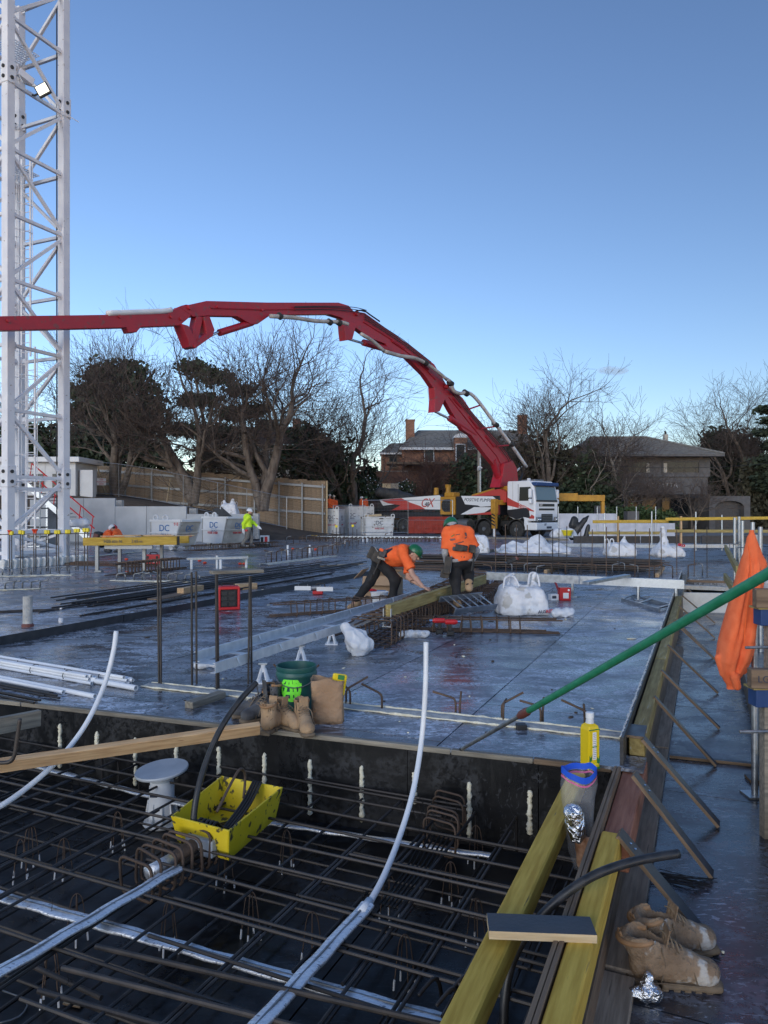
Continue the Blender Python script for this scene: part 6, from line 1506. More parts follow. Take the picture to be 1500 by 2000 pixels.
for i, (px, py, lb, sg_) in enumerate(((858, 1238, 'red and black cordless drill standing on the deck, left one', 1), (880, 1241, 'red and black cordless drill standing on the deck, right one', -1))):
 p = P(px, py); t = thing('cordless_drill', lb, 'drill', p)
 MB().box(p+UP*.03, (.09, .07, .055)).out('battery', M['black'], t, bevel=.008); MB().bar(p+UP*.055, p+V((.015*sg_, 0, .15)), .035, .045).out('grip', M['black'], t, bevel=.008)
 MB().tube([p+V((.07*sg_, 0, .175)), p+V((-.06*sg_, 0, .175)), p+V((-.09*sg_, 0, .175))], [.034, .034, .02], 10).out('motor', M['red_plastic'], t); MB().tube([p+V((-.09*sg_, 0, .175)), p+V((-.13*sg_, 0, .175))], .016, 8).out('chuck', M['chrome'], t)
p = P(621, 1161); t = thing('cable_caddy', 'small red and grey power tool behind the open cage', 'power tool', p)
MB().box(p+V((0, 0, .04)), (.2, .14, .07)).out('base', M['red_plastic'], t, bevel=.015); MB().tube([p+V((-.12, 0, .12)), p+V((.05, 0, .13))], .05, 10).out('motor', M['steel'], t); MB().tube(smooth_path([p+V((-.05, 0, .16)), p+V((0, 0, .21)), p+V((.12, 0, .20)), p+V((.14, 0, .06))]), .013, 6).out('handle', M['chassis'], t)
p = P(1000, 1128)+UP*.36; t = thing('grinder', 'grey angle grinder lying on the galvanised channel', 'power tool', p); MB().tube([p+V((-.12, 0, 0)), p+V((.02, 0, .05)), p+V((.1, 0, .1))], [.05, .045, .06], 9).out('body', M['chassis'], t); MB().tube([p+V((.1, 0, .08)), p+V((.12, 0, .14))], .06, 10).out('head', M['clamp_red'], t)

# ---- sacks and plastic bags
def sack(name, label, p, hw, hh, seed, m='sack', loops=True, peak=None, h=.022, cat='bulk bag', brand=False, open_top=True, rz=0):
 p = V(p); t = thing(name, label, cat, p); w2, d2 = hw
 rot = np.array(Matrix.Rotation(rz, 3, 'Z'))
 def fn(q):
  q = q @ rot; f = np.clip(q[:, 2]/hh, 0, 1.3)
  c = q.copy(); tp = 1-.42*f+.10*np.sin(f*3.1); c[:, 0] /= tp; c[:, 1] /= tp
  d = box_d(c, (0, 0, hh*.42), (w2, d2, hh*.46), None, .09)
  ds = [d]
  if peak:
   for (px_, py_, pz_, r_) in peak: ds.append(cap_d(q, (px_*.6, py_*.6, hh*.4), (px_, py_, pz_), r_*2.4, r_))
  d = smin(ds, .12)
  d = d+.030*wob(q*np.array([1, 1, .6]), 9, seed)+.016*wob(q*np.array([1, 1, 1.6]), 22, seed+1)+.007*wob(q, 55, seed+2)+.026*np.abs(wob(q*np.array([1, 1, .8]), 13, seed+4))-.014*np.abs(wob(q, 30, seed+6))
  if open_top: d = np.maximum(d, -ell_d(q, (-w2*.05, -d2*.12, hh*1.02), (w2*.42, d2*.48, hh*.42)))
  return np.maximum(d, .0-q[:, 2])
 mx = max(w2, d2)*1.5; zt = max([hh*1.15]+[q[2]+q[3]+.05 for q in (peak or [])])
 organic('bag', fn, (-mx, -mx, -.01), (mx, mx, zt), h, M[m], t, smooth_it=1)
 if loops:
  for (sx, sy) in ((-1, -1), (1, -1), (1, 1), (-1, 1)):
   b = p+V((sx*w2*.62, sy*d2*.62, hh*.86)); MB().tube(smooth_path([b+V((-.05, 0, -.08)), b+V((-.05, 0, .08)), b+V((0, 0, .15)), b+V((.05, .01, .08)), b+V((.05, .01, -.08))], 4), .014, 5).out('loop', M['sack'], t, smooth=True)
 return t
p = P(1027, 1203); bb = sack('bulk_bag', 'large open white bulk bag slumped on the wet deck by the red carton', p+V((0, .36, 0)), (.42, .38), .50, 3, peak=[(-.14, .1, .56, .06), (.22, .05, .60, .05)], loops=False, h=.016)
for (pts) in ([(-.30, -.1, .40), (-.26, -.05, .56), (-.12, 0, .57), (-.05, -.1, .42)], [(.10, -.05, .45), (.14, 0, .62), (.26, .05, .60), (.28, -.05, .42)]):
 MB().tube(smooth_path([p+V((0, .36, 0))+V(q) for q in pts], 6), .018, 6).out('loop', M['sack'], bb, smooth=True)
text('lettering', 'AUS', .07, M['dark_print'], bb, p+V((.235, -.055, .07)), (1, .05, .08), UP, .006, shear=.2); text('lettering', 'REO', .07, M['red_print'], bb, p+V((.36, -.04, .078)), (1, .25, .08), UP, .006, shear=.2)
Yk = 20.3
for (px, py, hw, hh, sd, pk, lb) in ((1211, 1086, (.40, .35), .42, 5, [(.12, 0, .56, .05)], 'white sack with two loops on the rebar stack, left one'), (1304, 1088, (.42, .35), .38, 8, [(-.12, 0, .80, .07)], 'peaked white sack with red print on the rebar stack, right one')):
 p = A(px, py, Yk-.6); sk = sack('sack', lb, p, hw, hh, sd, loops=False, peak=pk, h=.028, open_top=False, cat='sack')
 if px > 1250: text('lettering', 'REO', .11, M['red_print'], sk, p+V((.22, -.37, .34)), (1, .25, -.25), UP, .02, shear=.2)
 else:
  for dx in (-.40, -.26): MB().tube(smooth_path([p+V((dx-.05, -.1, .2)), p+V((dx-.04, -.1, .44)), p+V((dx+.04, -.1, .45)), p+V((dx+.07, -.1, .22))], 5), .018, 5).out('loop', M['sack'], sk, smooth=True)
p = A(1040, 1080, 20.6)
def tarp(q):
 x = q[:, 0]; hgt = .28*np.exp(-((x+.55)/.45)**2)+.52*np.exp(-((x-.15)/.30)**2)+.22*np.exp(-((x-.75)/.3)**2)+.06
 e = 1.1-np.abs(x)-.25*np.abs(q[:, 1])
 d = (q[:, 2]-hgt*np.clip(1-np.abs(q[:, 1])/.55, 0, 1))*.5
 d = np.maximum(d, -e)+.03*wob(q, 11, 4)+.03*np.abs(wob(q, 14, 9))+.014*wob(q, 28, 6)
 return np.maximum(d, -q[:, 2])
tp_ = thing('sheet_pile', 'crumpled white sheeting heaped on the rebar stack in front of the truck wheels', 'plastic sheet', p); organic('sheet', tarp, (-1.3, -.7, -.02), (1.3, .7, .8), .035, M['sack'], tp_, smooth_it=1)
sack('sack', 'white sack standing behind the standing worker\'s right arm', A(935, 1080, 19.5), (.30, .28), .55, 11, loops=False, h=.03, open_top=False, cat='sack')
sack('sack', 'white sack of pellets standing on the bank above the black ply scraps', V(((448-750)/F*41.5, 41.5, bank_z(-9, 41.5))), (.55, .5), 1.05, 21, loops=True, h=.045, peak=[(.2, 0, 1.15, .09), (-.3, 0, 1.1, .08)], open_top=False, cat='sack')
def plastic(name, label, p, caps, lo, hi, seed, h=.012, m='thin_white', cat='plastic bag'):
 t = thing(name, label, cat, p)
 def fn(q): return np.maximum(smin([cap_d(q, *c) for c in caps], .05)+.020*wob(q, 26, seed)+.030*np.abs(wob(q, 30, seed+3))-.012+.010*wob(q, 60, seed+1), -q[:, 2])
 organic('bag', fn, lo, hi, h, M[m], t, smooth_it=1); return t
plastic('plastic_bag', 'translucent white plastic bag lying against the dense cage', P(697, 1280), [((-.16, .1, .30), (.0, .05, .16), .04, .12), ((0, .05, .16), (.07, 0, .08), .11, .09), ((.03, 0, .10), (.12, .02, .13), .08, .06), ((0, 0, .1), (.0, 0, .02), .08, .05)], (-.28, -.2, -.01), (.28, .25, .42), 3)
plastic('plastic_bag', 'flat white plastic bag lying between the dense cage and the drills', P(808, 1246), [((-.15, 0, .05), (.12, 0, .06), .04, .06), ((.1, 0, .06), (.2, 0, .10), .03, .015)], (-.25, -.15, -.01), (.3, .15, .18), 5)
plastic('plastic_bag', 'crumpled clear plastic lying right of the bulk bag', P(1102, 1206), [((-.12, 0, .06), (.1, 0, .06), .07, .06), ((0, 0, .06), (.03, 0, .12), .06, .03)], (-.25, -.18, -.01), (.28, .18, .22), 7)
plastic('plastic_bag', 'twisted white plastic scrap caught on the coiled stirrups', P(972, 1178), [((-.02, 0, .05), (.03, 0, .26), .05, .015)], (-.12, -.12, -.01), (.12, .12, .32), 9)
plastic('packet', 'small pale blue plastic packet lying under the near end of the tray', P(403, 1306), [((-.09, 0, .03), (.09, 0, .05), .03, .04)], (-.18, -.1, -.01), (.18, .1, .12), 12, .01)
plastic('plastic_bag', 'white plastic sheet lying beside the mast foot behind the capped bars', P(146, 1040, ZL)*0+A(147, 1030, 24), [((-.3, 0, .1), (.3, 0, .15), .12, .16)], (-.6, -.4, -.01), (.6, .4, .4), 14, .03)

# ---- galvanised channel across the deck on jacks
zc = .33
ca, cb2 = P(950, 1125, zc), P(1338, 1142, zc)
ch = thing('steel_channel', 'galvanised channel carried across the deck on small jacks', 'form rail', (ca+cb2)/2)
for i in range(2): a, b = ca.lerp(cb2, i/2), ca.lerp(cb2, (i+1)/2-.003); beam('channel_web', a, b, .005, .15, M['galv'], ch, bevel=0); beam('channel_flange', a+V((0, .055, .076)), b+V((0, .055, .076)), .11, .005, M['galv'], ch, bevel=0)
beam('channel_offcut', P(1143, 1139, zc+.10), P(1226, 1124, zc+.13), .12, .05, M['galv'], None, label='galvanised channel offcut lying askew on the long channel', cat='form rail')
beam('channel_offcut', P(1330, 1146, .25), P(1425, 1150, .22), .10, .08, M['galv'], None, label='galvanised channel continuing right past the form board end', cat='form rail')
for (px, lb) in ((1130, 'small steel jack under the middle of the galvanised channel'), (1255, 'small steel jack under the channel above the ladder frame'), (1322, 'steel jack under the right end of the channel')):
 p = ca.lerp(cb2, (px-950)/388); p.z = 0; t = thing('jack', lb, 'jack', p); MB().tube([p, p+UP*(zc-.075)], .03, 8).out('post', M['galv'], t); MB().box(p+UP*.015, (.14, .12, .03)).out('base', M['galv'], t)

# ---- rebar stack with upright starter bars in front
sc_ = P(1060, 1118); ss, sq = sc_.dot(U), sc_.dot(Q)
names = ['front', 'second', 'third', 'fourth', 'rear']
for k in range(5):
 t = thing('bar_bundle', '%s bundle of long rusty bars in the stack left of the orange hoodie' % names[k] if k in (0, 4) else '%s bundle of long rusty bars counted from the front of the stack' % names[k], 'rebar bundle', UQ(ss+.3+k*.55, sq, .1))
 off = R.uniform(-.5, .4)
 for i in range(24):
  r_, c_ = divmod(i, 8); s2 = ss+.1+k*.50+c_*.05+R.uniform(-.015, .015); z = .11+r_*.055+R.uniform(-.01, .012)+(.10 if k in (1, 2) else 0)
  l0, l1 = sq-3.5+off+R.uniform(-.35, .35), sq+2.75+off*.4+R.uniform(-.45, .25)
  rod('bar', UQ(s2, l0, z), UQ(s2+R.uniform(-.06, .06), l1, z+R.uniform(-.015, .02)), R.choice((.012, .016)), M['rebar'] if R.random() < .25 else M['rebar_dark'], t, 5, step=.25)
for i, (px, lb) in enumerate(((880, 'timber bearer under the left end of the rebar stack'), (1070, 'timber bearer under the middle of the rebar stack'), (1290, 'timber bearer under the right end of the rebar stack'))):
 q_ = P(px, 1118).dot(Q); beam('bearer', UQ(ss-.25, q_, .045), UQ(ss+2.6, q_, .045), .09, .09, M['pine'], None, label=lb, cat='timber')
t = thing('bar_bundle', 'long low bundle of rusty bars lying behind the bending worker', 'rebar bundle', P(760, 1112))
for i in range(18):
 a = P(690+R.uniform(-25, 30), 1104+i*.55, 0); rod('bar', a+UP*(.02+.03*(i % 3)), a+Q*R.uniform(2.6, 3.6)+U*R.uniform(.2, .6)+UP*(.03+.03*(i % 3)), .013, M['rebar'] if i % 2 else M['rebar_dark'], t, 5, step=.25)
UR = 'thin upright starter bar in the row before the rebar stack'
for px in (968, 988, 1008, 1030, 1053, 1079, 1091, 1107, 1135, 1156, 1184, 1209, 1240, 1268, 1292, 1322, 1356, 1381):
 straight_bar(px, R.uniform(1027, 1036) if px > 1040 else R.uniform(1022, 1034), 1126+R.uniform(-3, 6), 0, .0115, 'rebar_dark' if px % 2 else 'rebar', 'upright bars before the rebar stack', UR)
for px in (960, 1000, 1024, 1048, 1077, 1104, 1128, 1164, 1196, 1220, 1246, 1278, 1314, 1344, 1372):
 bent_bar(P(px, 1126+R.uniform(-4, 4)), .30, .16, Q*R.choice((1, -1))+U*R.uniform(-.4, .4), .014, 'steel' if px % 3 else 'rebar', 'short hooked bars before the rebar stack', 'short hooked starter bar in the row before the rebar stack')
beam('timber_batten', P(1160, 1129), P(1420, 1137), .07, .05, M['brown_wood'], None, label='brown batten on the deck behind the galvanised channel', cat='timber')

# ---- mid-distance clutter on the far deck
far_hook = 'short bent bar standing on the far deck'
for (x0, x1, y0, y1, n) in ((520, 660, 1100, 1080, 15), (640, 700, 1078, 1068, 8), (700, 850, 1066, 1062, 12), (560, 650, 1062, 1056, 8)):
 for i in range(n): f = i/(n-1); bent_bar(P(x0+(x1-x0)*f, y0+(y1-y0)*f, ZL if x1 < 700 else 0), .32, .22, Q*R.choice((1, -1)), .017, 'rebar' if i % 3 else 'steel', 'bent bars on the far deck', far_hook)
foam_strip('foam_strip', 'thin white foam line snaking under the far bent bars', P(515, 1103, ZL), P(650, 1086, ZL), .3, .015)
foam_strip('foam_strip', 'white foam line on the far deck behind the trestle', P(170, 1088, ZL), P(268, 1078, ZL), .2, .03)
for (px, yt, cap) in ((657, 1028, 1), (664, 1030, 0), (672, 1030, 0), (680, 1032, 0), (689, 1027, 1), (650, 1035, 0), (697, 1034, 0)):
 p = P(px, 1072, ZL); s = thing('starter_bar', 'tall starter bar %s on the far deck before the worn skips' % ('with a yellow cap' if cap else 'without a cap'), 'rebar', p, 0, 'tall bars before the worn skips'); q = V((p.x, p.y, H-(yt-1000)*p.y/F)); rod('bar', p, q, .014, M['rebar_dark'], s)
 if cap: MB().box(q, (.1, .1, .1)).out('cap', M['cap_yellow'], s, bevel=.015)
for (px, yb, yt) in ((374, 1112, 1093), (424, 1110, 1086), (431, 1112, 1092), (481, 1108, 1088), (562, 1085, 1064), (605, 1080, 1065), (674, 1066, 1054), (709, 1062, 1049), (717, 1062, 1051), (860, 1058, 1047)):
 p = P(px, yb, ZL if px < 640 else 0); rod('pipe_stub', p, V((p.x, p.y, H-(yt-1000)*p.y/F)), .035, M['bin'], None, 9, 'short white pipe stub standing on the far deck', 'pipe stub', 'white pipe stubs')
for (px, py) in ((390, 1097), (400, 1101), (469, 1103), (477, 1103), (572, 1073), (616, 1074), (248, 1120), (247, 1094)): MB().ball(P(px, py, ZL)+UP*.03, (.06, .06, .035), 10, 6).out('recess_former', M['cap_red'], smooth=True, label='small orange red plastic cap lying on the far deck', cat='cap', group='orange plastic caps')
lt = thing('steel_tray', 'pale galvanised tray on white stubs behind the upright bars', 'form rail', P(425, 1092, ZL+.25)); MB().bar(A(365, 1091, 19), A(484, 1088, 19.4), .35, .06).out('tray', M['galv'], lt)
p = P(517, 1062, ZL); t = thing('product_box', 'white carton with red and black print behind the walking man', 'carton', p); MB().box(p+UP*.2, (.40, .3, .38)).out('box', M['white'], t, bevel=.005); MB().box(p+V((.09, -.152, .2)), (.14, .004, .28)).out('red_print', M['red_print'], t); MB().box(p+V((-.1, -.152, .2)), (.13, .004, .24)).out('black_print', M['black'], t)
p = P(498, 1069, ZL); t = thing('tool_case', 'long black tool case lying at the walking man\'s feet', 'tool case', p); MB().box(p+UP*.07, (1.25, .35, .14)).out('case', M['black'], t, bevel=.03); MB().box(p+V((-.35, -.178, .07)), (.2, .006, .05)).out('label', M['white_print'], t)
beam('yellow_plank', P(556, 1046, .2), P(620, 1046, .2), .2, .05, M['yellow'], None, label='yellow plank along the far deck edge below the ribbed skip', cat='timber')
beam('edge_beam', P(470, 1048, .12), P(880, 1050, .12), .12, .12, M['galv'], None, label='grey steel edge beam along the far end of the deck', cat='edge beam')
beam('edge_beam', P(884, 1050, .12), P(1110, 1054, .12), .12, .12, M['grey_wood'], None, label='grey timber edge beam below the truck wheels', cat='edge beam')
for i in range(12): a = P(540+i*24, 1058+R.uniform(-3, 3), 0); rod('loose_bar', a+UP*.05, a+Q*R.uniform(2, 4)+UP*.08, .014, M['rebar'], None, 5, 'rusty bar lying along the far edge of the deck', 'rebar', 'bars along the far deck edge')
cage('low dark rebar cage along the far deck edge below the skips', P(590, 1060), P(860, 1062), .5, .3, 34, (3, 3), .02, .018, 'rebar', .3)
sn = thing('skip_sheet', 'grey triangular steel sheet standing on the left end of the ribbed skip', 'steel sheet', A(570, 990, 48)); MB().prism([A(559, 992, 48), A(584, 985, 48), A(584, 965, 48), A(565, 948, 48), A(560, 966, 48)], (0, .05, 0)).out('sheet', M['steel'], sn)
tpb = thing('board_pair', 'two pale boards leaning on a dark tarp behind the truck tail', 'board', A(762, 970, 54)); MB().box(A(755, 958, 54), (.62, .05, 1.1), Matrix.Rotation(-.15, 3, 'X')).out('board', M['pale_pine'], tpb); MB().box(A(771, 958, 54), (.58, .05, 1.1), Matrix.Rotation(-.15, 3, 'X')).out('board', M['grey_wood'], tpb)
organic('tarp', lambda q: np.maximum(smin([cap_d(q, (-1.2, 0, .9), (0, 0, .6), .4, .5), cap_d(q, (0, 0, .6), (1.5, 0, .3), .5, .3)], .2)+.05*wob(q, 6, 3), -q[:, 2]), (-2, -1, 0), (2.2, 1, 1.8), .07, M['shadecloth_dark'], thing('tarp_heap', 'dark tarpaulin heap behind the long truck body', 'tarpaulin', A(775, 985, 53.5)))

# ---- right-hand far edge: guard rails, shade cloth, scaffold tubes
gr = thing('guard_rail', 'yellow timber guard rails with thin steel posts along the far right deck edge', 'guard rail', A(1320, 1075, 24))
for (x0, y0, x1, y1, m) in ((1158, 1019, 1305, 1018, 'yellow'), (1300, 1014, 1640, 1010, 'yellow'), (1150, 1041, 1300, 1041, 'old_yellow'), (1303, 1037, 1640, 1038, 'old_yellow')): beam('rail', A(x0, y0, 24), A(x1, y1, 24.2), .05, .10, M[m], gr)
for px in (1181, 1273, 1359, 1410, 1545): rod('post', A(px, 1075, 24.08), A(px, {1181: 1002, 1273: 998, 1359: 1000}.get(px, 1006), 24.08), .024, M['galv'], gr, 8)
for px in (1207, 1330): beam('post', A(px, 1075, 24.1), A(px, 1008, 24.1), .05, .09, M['pine'], gr)
fe = thing('shade_fence', 'mesh fence hung with white shade cloth behind the yellow guard rails', 'fence', A(1200, 1040, 41))
for i in range(6):
 a, b = 1090+i*38, 1090+(i+1)*38; z0, z1 = -.02, H-(1003-1000)*41/F+(.0 if i < 3 else -.55)
 vs = []; fs = []
 for j in range(9):
  x = ((a+(b-a)*j/8)-750)/F*41
  for zz in (0, .5, 1): vs.append((x, 41+.04*math.sin(j*1.9+i*3)*(1-zz*.5), z0+(z1-z0)*zz))
 for j in range(8):
  for q in range(2): fs.append((j*3+q, j*3+3+q, j*3+4+q, j*3+1+q))
 MB().add(vs, fs).out('cloth', M['shade'], fe, smooth=True); rod('post', ((a-750)/F*41, 40.95, -.03), ((a-750)/F*41, 40.95, 1.9), .024, M['galv'], fe, 8)
for x_, z_ in ((1215, 1000), (1240, 1003), (1322, 1003)): pass
MB().box(A(1172, 1000, 56)-UP*.7, (.7, .7, 2.4)).out('gate_pier', M['dark_render'], label='grey rendered gate pier behind the orange outrigger', cat='pier')
MB().box(A(1233, 1004, 50)-UP*.6, (.8, .8, 1.6)).out('gate_pier', M['dark_render'], label='squat grey gate pier in front of the clipped hedge', cat='pier')
for k, (x0, x1, y0, y1, lb) in enumerate(((1120, 1250, 1047, 1061, 'black form panel along the far right deck edge, left length'), (1252, 1368, 1047, 1061, 'black form panel along the far right deck edge, middle length'), (1370, 1530, 1046, 1062, 'black form panel along the far right deck edge, right length'))):
 beam('edge_form_board', A(x0, (y0+y1)/2, 25), A(x1, (y0+y1)/2, 25), .05, (y1-y0)*25/F, M['film_edge'], None, label=lb, cat='form panel', bevel=0)
beam('edge_beam', A(1030, 1064, 24.5), A(1300, 1067, 24.0), .12, .12, M['galv'], None, label='pale steel beam below the black form panels', cat='edge beam'); beam('edge_beam', A(1302, 1067, 24.0), A(1478, 1066, 23.8), .12, .12, M['galv'], None, label='pale steel beam ending near the scaffold tubes', cat='edge beam')
bt = thing('black_sheet', 'black plastic sheet standing bunched beside the yellow tub', 'plastic sheet', A(1135, 1050, 30))
organic('sheet', lambda q: smin([cap_d(q, (-.35, 0, .05), (.15, 0, .75), .16, .10), cap_d(q, (-.30, .1, .5), (-.26, .1, .75), .20, .16), cap_d(q, (.15, 0, .75), (.30, 0, .9), .10, .05), cap_d(q, (.2, 0, .0), (.3, 0, .5), .14, .06)], .06)+.03*wob(q, 12, 2), (-.8, -.5, -.1), (.8, .6, 1.1), .035, M['black'], bt)
yt = thing('yellow_tub', 'bright yellow tub in a white sack beside the black plastic sheet', 'tub', A(1108, 1045, 29.5)); MB().lathe(A(1108, 1046, 29.5), [(.16, 0), (.22, .18), (.25, .18), (.25, .22), (.2, .22)], 14).out('tub', M['cap_yellow'], yt, auto=True)
sack('sack', 'white sack slumped behind the yellow tub under the truck bumper', A(1100, 1050, 30), (.55, .3), .45, 31, loops=False, h=.04, open_top=False, cat='sack')
for i, (px, yt_, y, lb) in enumerate(((1435, 1011, 11.5, 'left'), (1443.5, 1009, 11.9, 'second'), (1450, 1017, 11.3, 'third'), (1470, 1020, 10.6, 'fourth'), (1485, 1029, 10.0, 'right'))):
 x = (px-750)/F*y; t = thing('scaffold_tube', 'galvanised scaffold tube behind the orange hoodie, %s of five' % {'left': 'first from the left', 'second': 'second from the left', 'third': 'third from the left', 'fourth': 'fourth from the left', 'right': 'the rightmost'}[lb], 'scaffold tube', (x, y, ZR)); z1 = H-(yt_-1000)*y/F
 pipe_tube('tube', (x, y, ZR), (x, y, z1), .024 if i < 3 else .03, t, 'galv')
 MB().tube([(x-.10, y-.03, z1-.5), (x-.10, y-.04, z1-.42), (x+.06, y-.04, z1-.42), (x+.09, y-.03, z1-.6)], .01, 5).out('pin', M['steel'], t)

# ================================================================ right-hand form: boards, braces, walkway clutter
def plyboard(name, a, b, w, t, parent=None, up=UP, label=None, cat=None, group=None, face='film_edge', edge='ply'):
 """a ply strip: film on both broad faces, raw ply on the edges; local y is the width"""
 a, b = V(a), V(b); L = round((b-a).length, 2); key = ('plyb', L, w, t, face, edge)
 if key not in _mc:
  mb = MB().box((0, 0, 0), (L, w, t)); me = mb.mesh(name); me.materials.append(M[face]); me.materials.append(M[edge])
  for p in me.polygons: p.material_index = 0 if abs(p.normal.z) > .5 else 1
  _mc[key] = me
 M4 = frame_of(b-a, up).to_4x4(); M4.translation = (a+b)/2
 return tag(link(name, _mc[key], None, parent, M4), label, cat, group)
sB = UQ(0, 0).dot(U)+4.72       # where the kicker board starts
# kicker board on the deck edge and the long timbers beside it
for i, (s0, s1, lb) in enumerate(((4.72, 7.1, 'nearest length of the form board, its end facing the juice bottle'), (7.11, 9.5, 'second length of the form board along the walkway'), (9.51, 13.2, 'third length of the form board, behind the green pole'), (13.21, 18.6, 'farthest length of the form board, ending at the galvanised channel'))):
 t = thing('form_board', lb, 'form board', UQ((s0+s1)/2, QB, 0))
 beam('board', UQ(s0, QB+.012, .085), UQ(s1, QB+.012, .085), .022, .20, M['film_edge'], t, bevel=0)
 n = int((s1-s0)/.03); pts = []; rs = []
 for k in range(n+1): pts.append(UQ(s0+(s1-s0)*k/n, QB+.006+R.uniform(-.004, .003), .186+R.uniform(-.004, .003))); rs.append(.004+.008*R.random()**2)
 MB().tube(pts, rs, 5).out('foam_edge', M['polystyrene'], t, smooth=True)
zt = .125
for i, (s0, s1, m, lb) in enumerate(((4.95, 7.7, 'old_yellow', 'nearest weathered yellow timber beside the form board'), (7.71, 10.3, 'old_yellow', 'second weathered yellow timber beside the form board'), (10.31, 13.6, 'old_yellow', 'third weathered yellow timber, crossed by the green pole'), (13.61, 18.4, 'grey_wood', 'farthest grey timber beside the form board'))):
 beam('form_timber', UQ(s0, QB+.085, zt-.06), UQ(s1, QB+.085, zt-.06), .10, .12, M[m], None, label=lb, cat='timber', bevel=.006)
 beam('backing_board', UQ(s0, QB+.105, (ZR+zt-.13)/2), UQ(s1, QB+.105, (ZR+zt-.13)/2), .03, zt-.13-ZR, M['brown_wood'], None, label=lb.replace('timber', 'timber\'s backing board') if False else 'brown backing board under the '+lb, cat='board', bevel=0)
# reddish timber, yellow timbers, pit edge ply
beam('red_timber', UQ(3.68, QB+.085, -.09), UQ(4.94, QB+.085, -.09), .13, .15, M['red_wood'], None, label='reddish hardwood timber under the corner of the deck sheet', cat='timber', bevel=.006)
beam('backing_board', UQ(1.0, -.40, (ZR-.17)/2), UQ(4.94, -.40, (ZR-.17)/2), .05, -.17-ZR, M['brown_wood'], None, label='brown backing board under the yellow timber at the pit edge', cat='board', bevel=0)
MB().prism([UQ(4.66, -.60, -.006), UQ(4.66, -.335, -.006), UQ(4.92, -.335, -.006), UQ(4.92, -.46, -.006)], (0, 0, .019)).out('deck_corner', M['film'], label='black ply corner piece of the deck resting on the reddish timber', cat='ply sheet')
plyboard('corner_block', UQ(4.93, QB+.075, zt+.009), UQ(5.2, QB+.075, zt+.009), .11, .016, None, label='small black ply plate screwed on the near end of the weathered yellow timber', cat='ply plate')
beam('edge_timber', UQ(.6, -.41, -.03), UQ(3.67, -.41, -.03), .092, .12, M['yellow'], None, label='yellow pine timber on the pit edge, beside the ziplock bag', cat='timber', bevel=.008)
pe = thing('pit_edge_board', 'thin raw ply edge standing along the right side of the pit', 'form board', UQ(2.6, -.48, ZP))
for (q_, m) in ((-.472, 'brown_wood'), (-.492, 'ply')): beam('ply_layer', UQ(.6, q_, (ZP+.035)/2), UQ(4.62, q_, (ZP+.035)/2), .017, .035-ZP, M[m], pe, bevel=.002)
beam('pit_timber', UQ(.5, -.705, -.05), UQ(4.50, -.705, -.05), .098, .11, M['yellow'], None, label='yellow pine timber spanning the pit, left of the ziplock bag', cat='timber', bevel=.008)
a, b = P(952, 1806, .018), P(1162, 1815, .018)
pcs = plyboard('ply_offcut', P(952, 1808, .045), P(1160, 1816, .045), .12, .03, None, label='black faced chipboard offcut laid across both yellow timbers', cat='ply offcut', edge='pale_pine')
# brown plank lying on the walkway against the form
for (s0, s1, lb) in ((1.0, 3.1, 'wide brown plank on the walkway beside the boots'), (3.13, 6.2, 'wide brown plank on the walkway under the front braces'), (6.22, 11.0, 'wide brown plank on the walkway under the far braces')):
 beam('plank', UQ(s0, -.325, ZR+.025), UQ(s1, -.325, ZR+.022), .14, .045, M['plank'], None, label=lb, cat='timber', bevel=.004)
# braces
for i, (bx, by) in enumerate(((1367, 1817), (1390, 1708), (1403, 1610), (1398, 1494), (1405, 1422), (1402, 1353), (1399, 1290), (1393, 1283), (1396, 1245), (1397, 1217), (1391, 1192))):
 e = P(bx, by, ZR+.012); q0 = e.dot(Q); s0 = e.dot(U); ztop = (.02 if s0 < 4.1 else .11)
 qt = -.355 if s0 < 4.1 else -.335
 top = UQ(s0+.02, qt, ztop)
 w = (.10, .09, .09, .06, .055, .05, .045, .045, .05, .05, .05)[i]
 br_ = plyboard('brace', top+(top-e).normalized()*.03, e, w, .02, None, up=(U*-1) if False else UP, label='black ply brace propping the form, ' + ('nearest, touching the boots', 'second, beside the wire bundle', 'third from the near end', 'fourth, with its foot near the small plywood strip', 'fifth from the near end', 'sixth from the near end', 'seventh, right one of a pair', 'eighth, left one of a pair', 'ninth, crossed by the green pole', 'tenth, just past the green pole', 'farthest from the camera')[i], cat='brace')
 if i < 3:
  for k in range(2): c = top.lerp(e, .08+.06*k)+frame_of(e-top).col[2]*.012; MB().ball(c, (.007, .007, .004), 8, 4).out('screw', M['chrome'], br_)
# walkway clutter
wz = thing('wire_bundle', 'bundle of thin black tie wires lying on the walkway under the hose', 'wire bundle', P(1310, 1715, ZR))
for i in range(22):
 a = P(1228+R.uniform(0, 60), 1702+R.uniform(-6, 14), ZR+.006+.003*(i % 5)); b = P(1370+R.uniform(-30, 28), 1722+R.uniform(-8, 14), ZR+.006+.003*(i % 5)); rod('wire', a, b, .0022, M['wire'], wz, 4)
plyboard('floor_strip', P(1308, 1476, ZR+.014), P(1480, 1494, ZR+.014), .05, .022, None, label='thin ply strip lying across the walkway between the braces', cat='timber')
plyboard('floor_plate', P(1460, 1520, ZR+.012), P(1496, 1522, ZR+.012), .12, .02, None, label='small grey ply plate at the foot of the right barrier', cat='ply plate')
MB().box(P(1378, 1196, ZR)+UP*.19, (1.05, .06, .38), Matrix.Rotation(-.15, 3, 'Z')).out('foam_board', M['polystyrene'], label='pale foam panel closing the far end of the walkway', cat='foam panel')
boot('work_boot', 'dirty tan work boot at the bottom right, the nearer of the pair', P(1312, 1922, ZR), rad(-6), 'leather', 1.14, .0055, shaft=.18, lean=.10, flare=1.12)
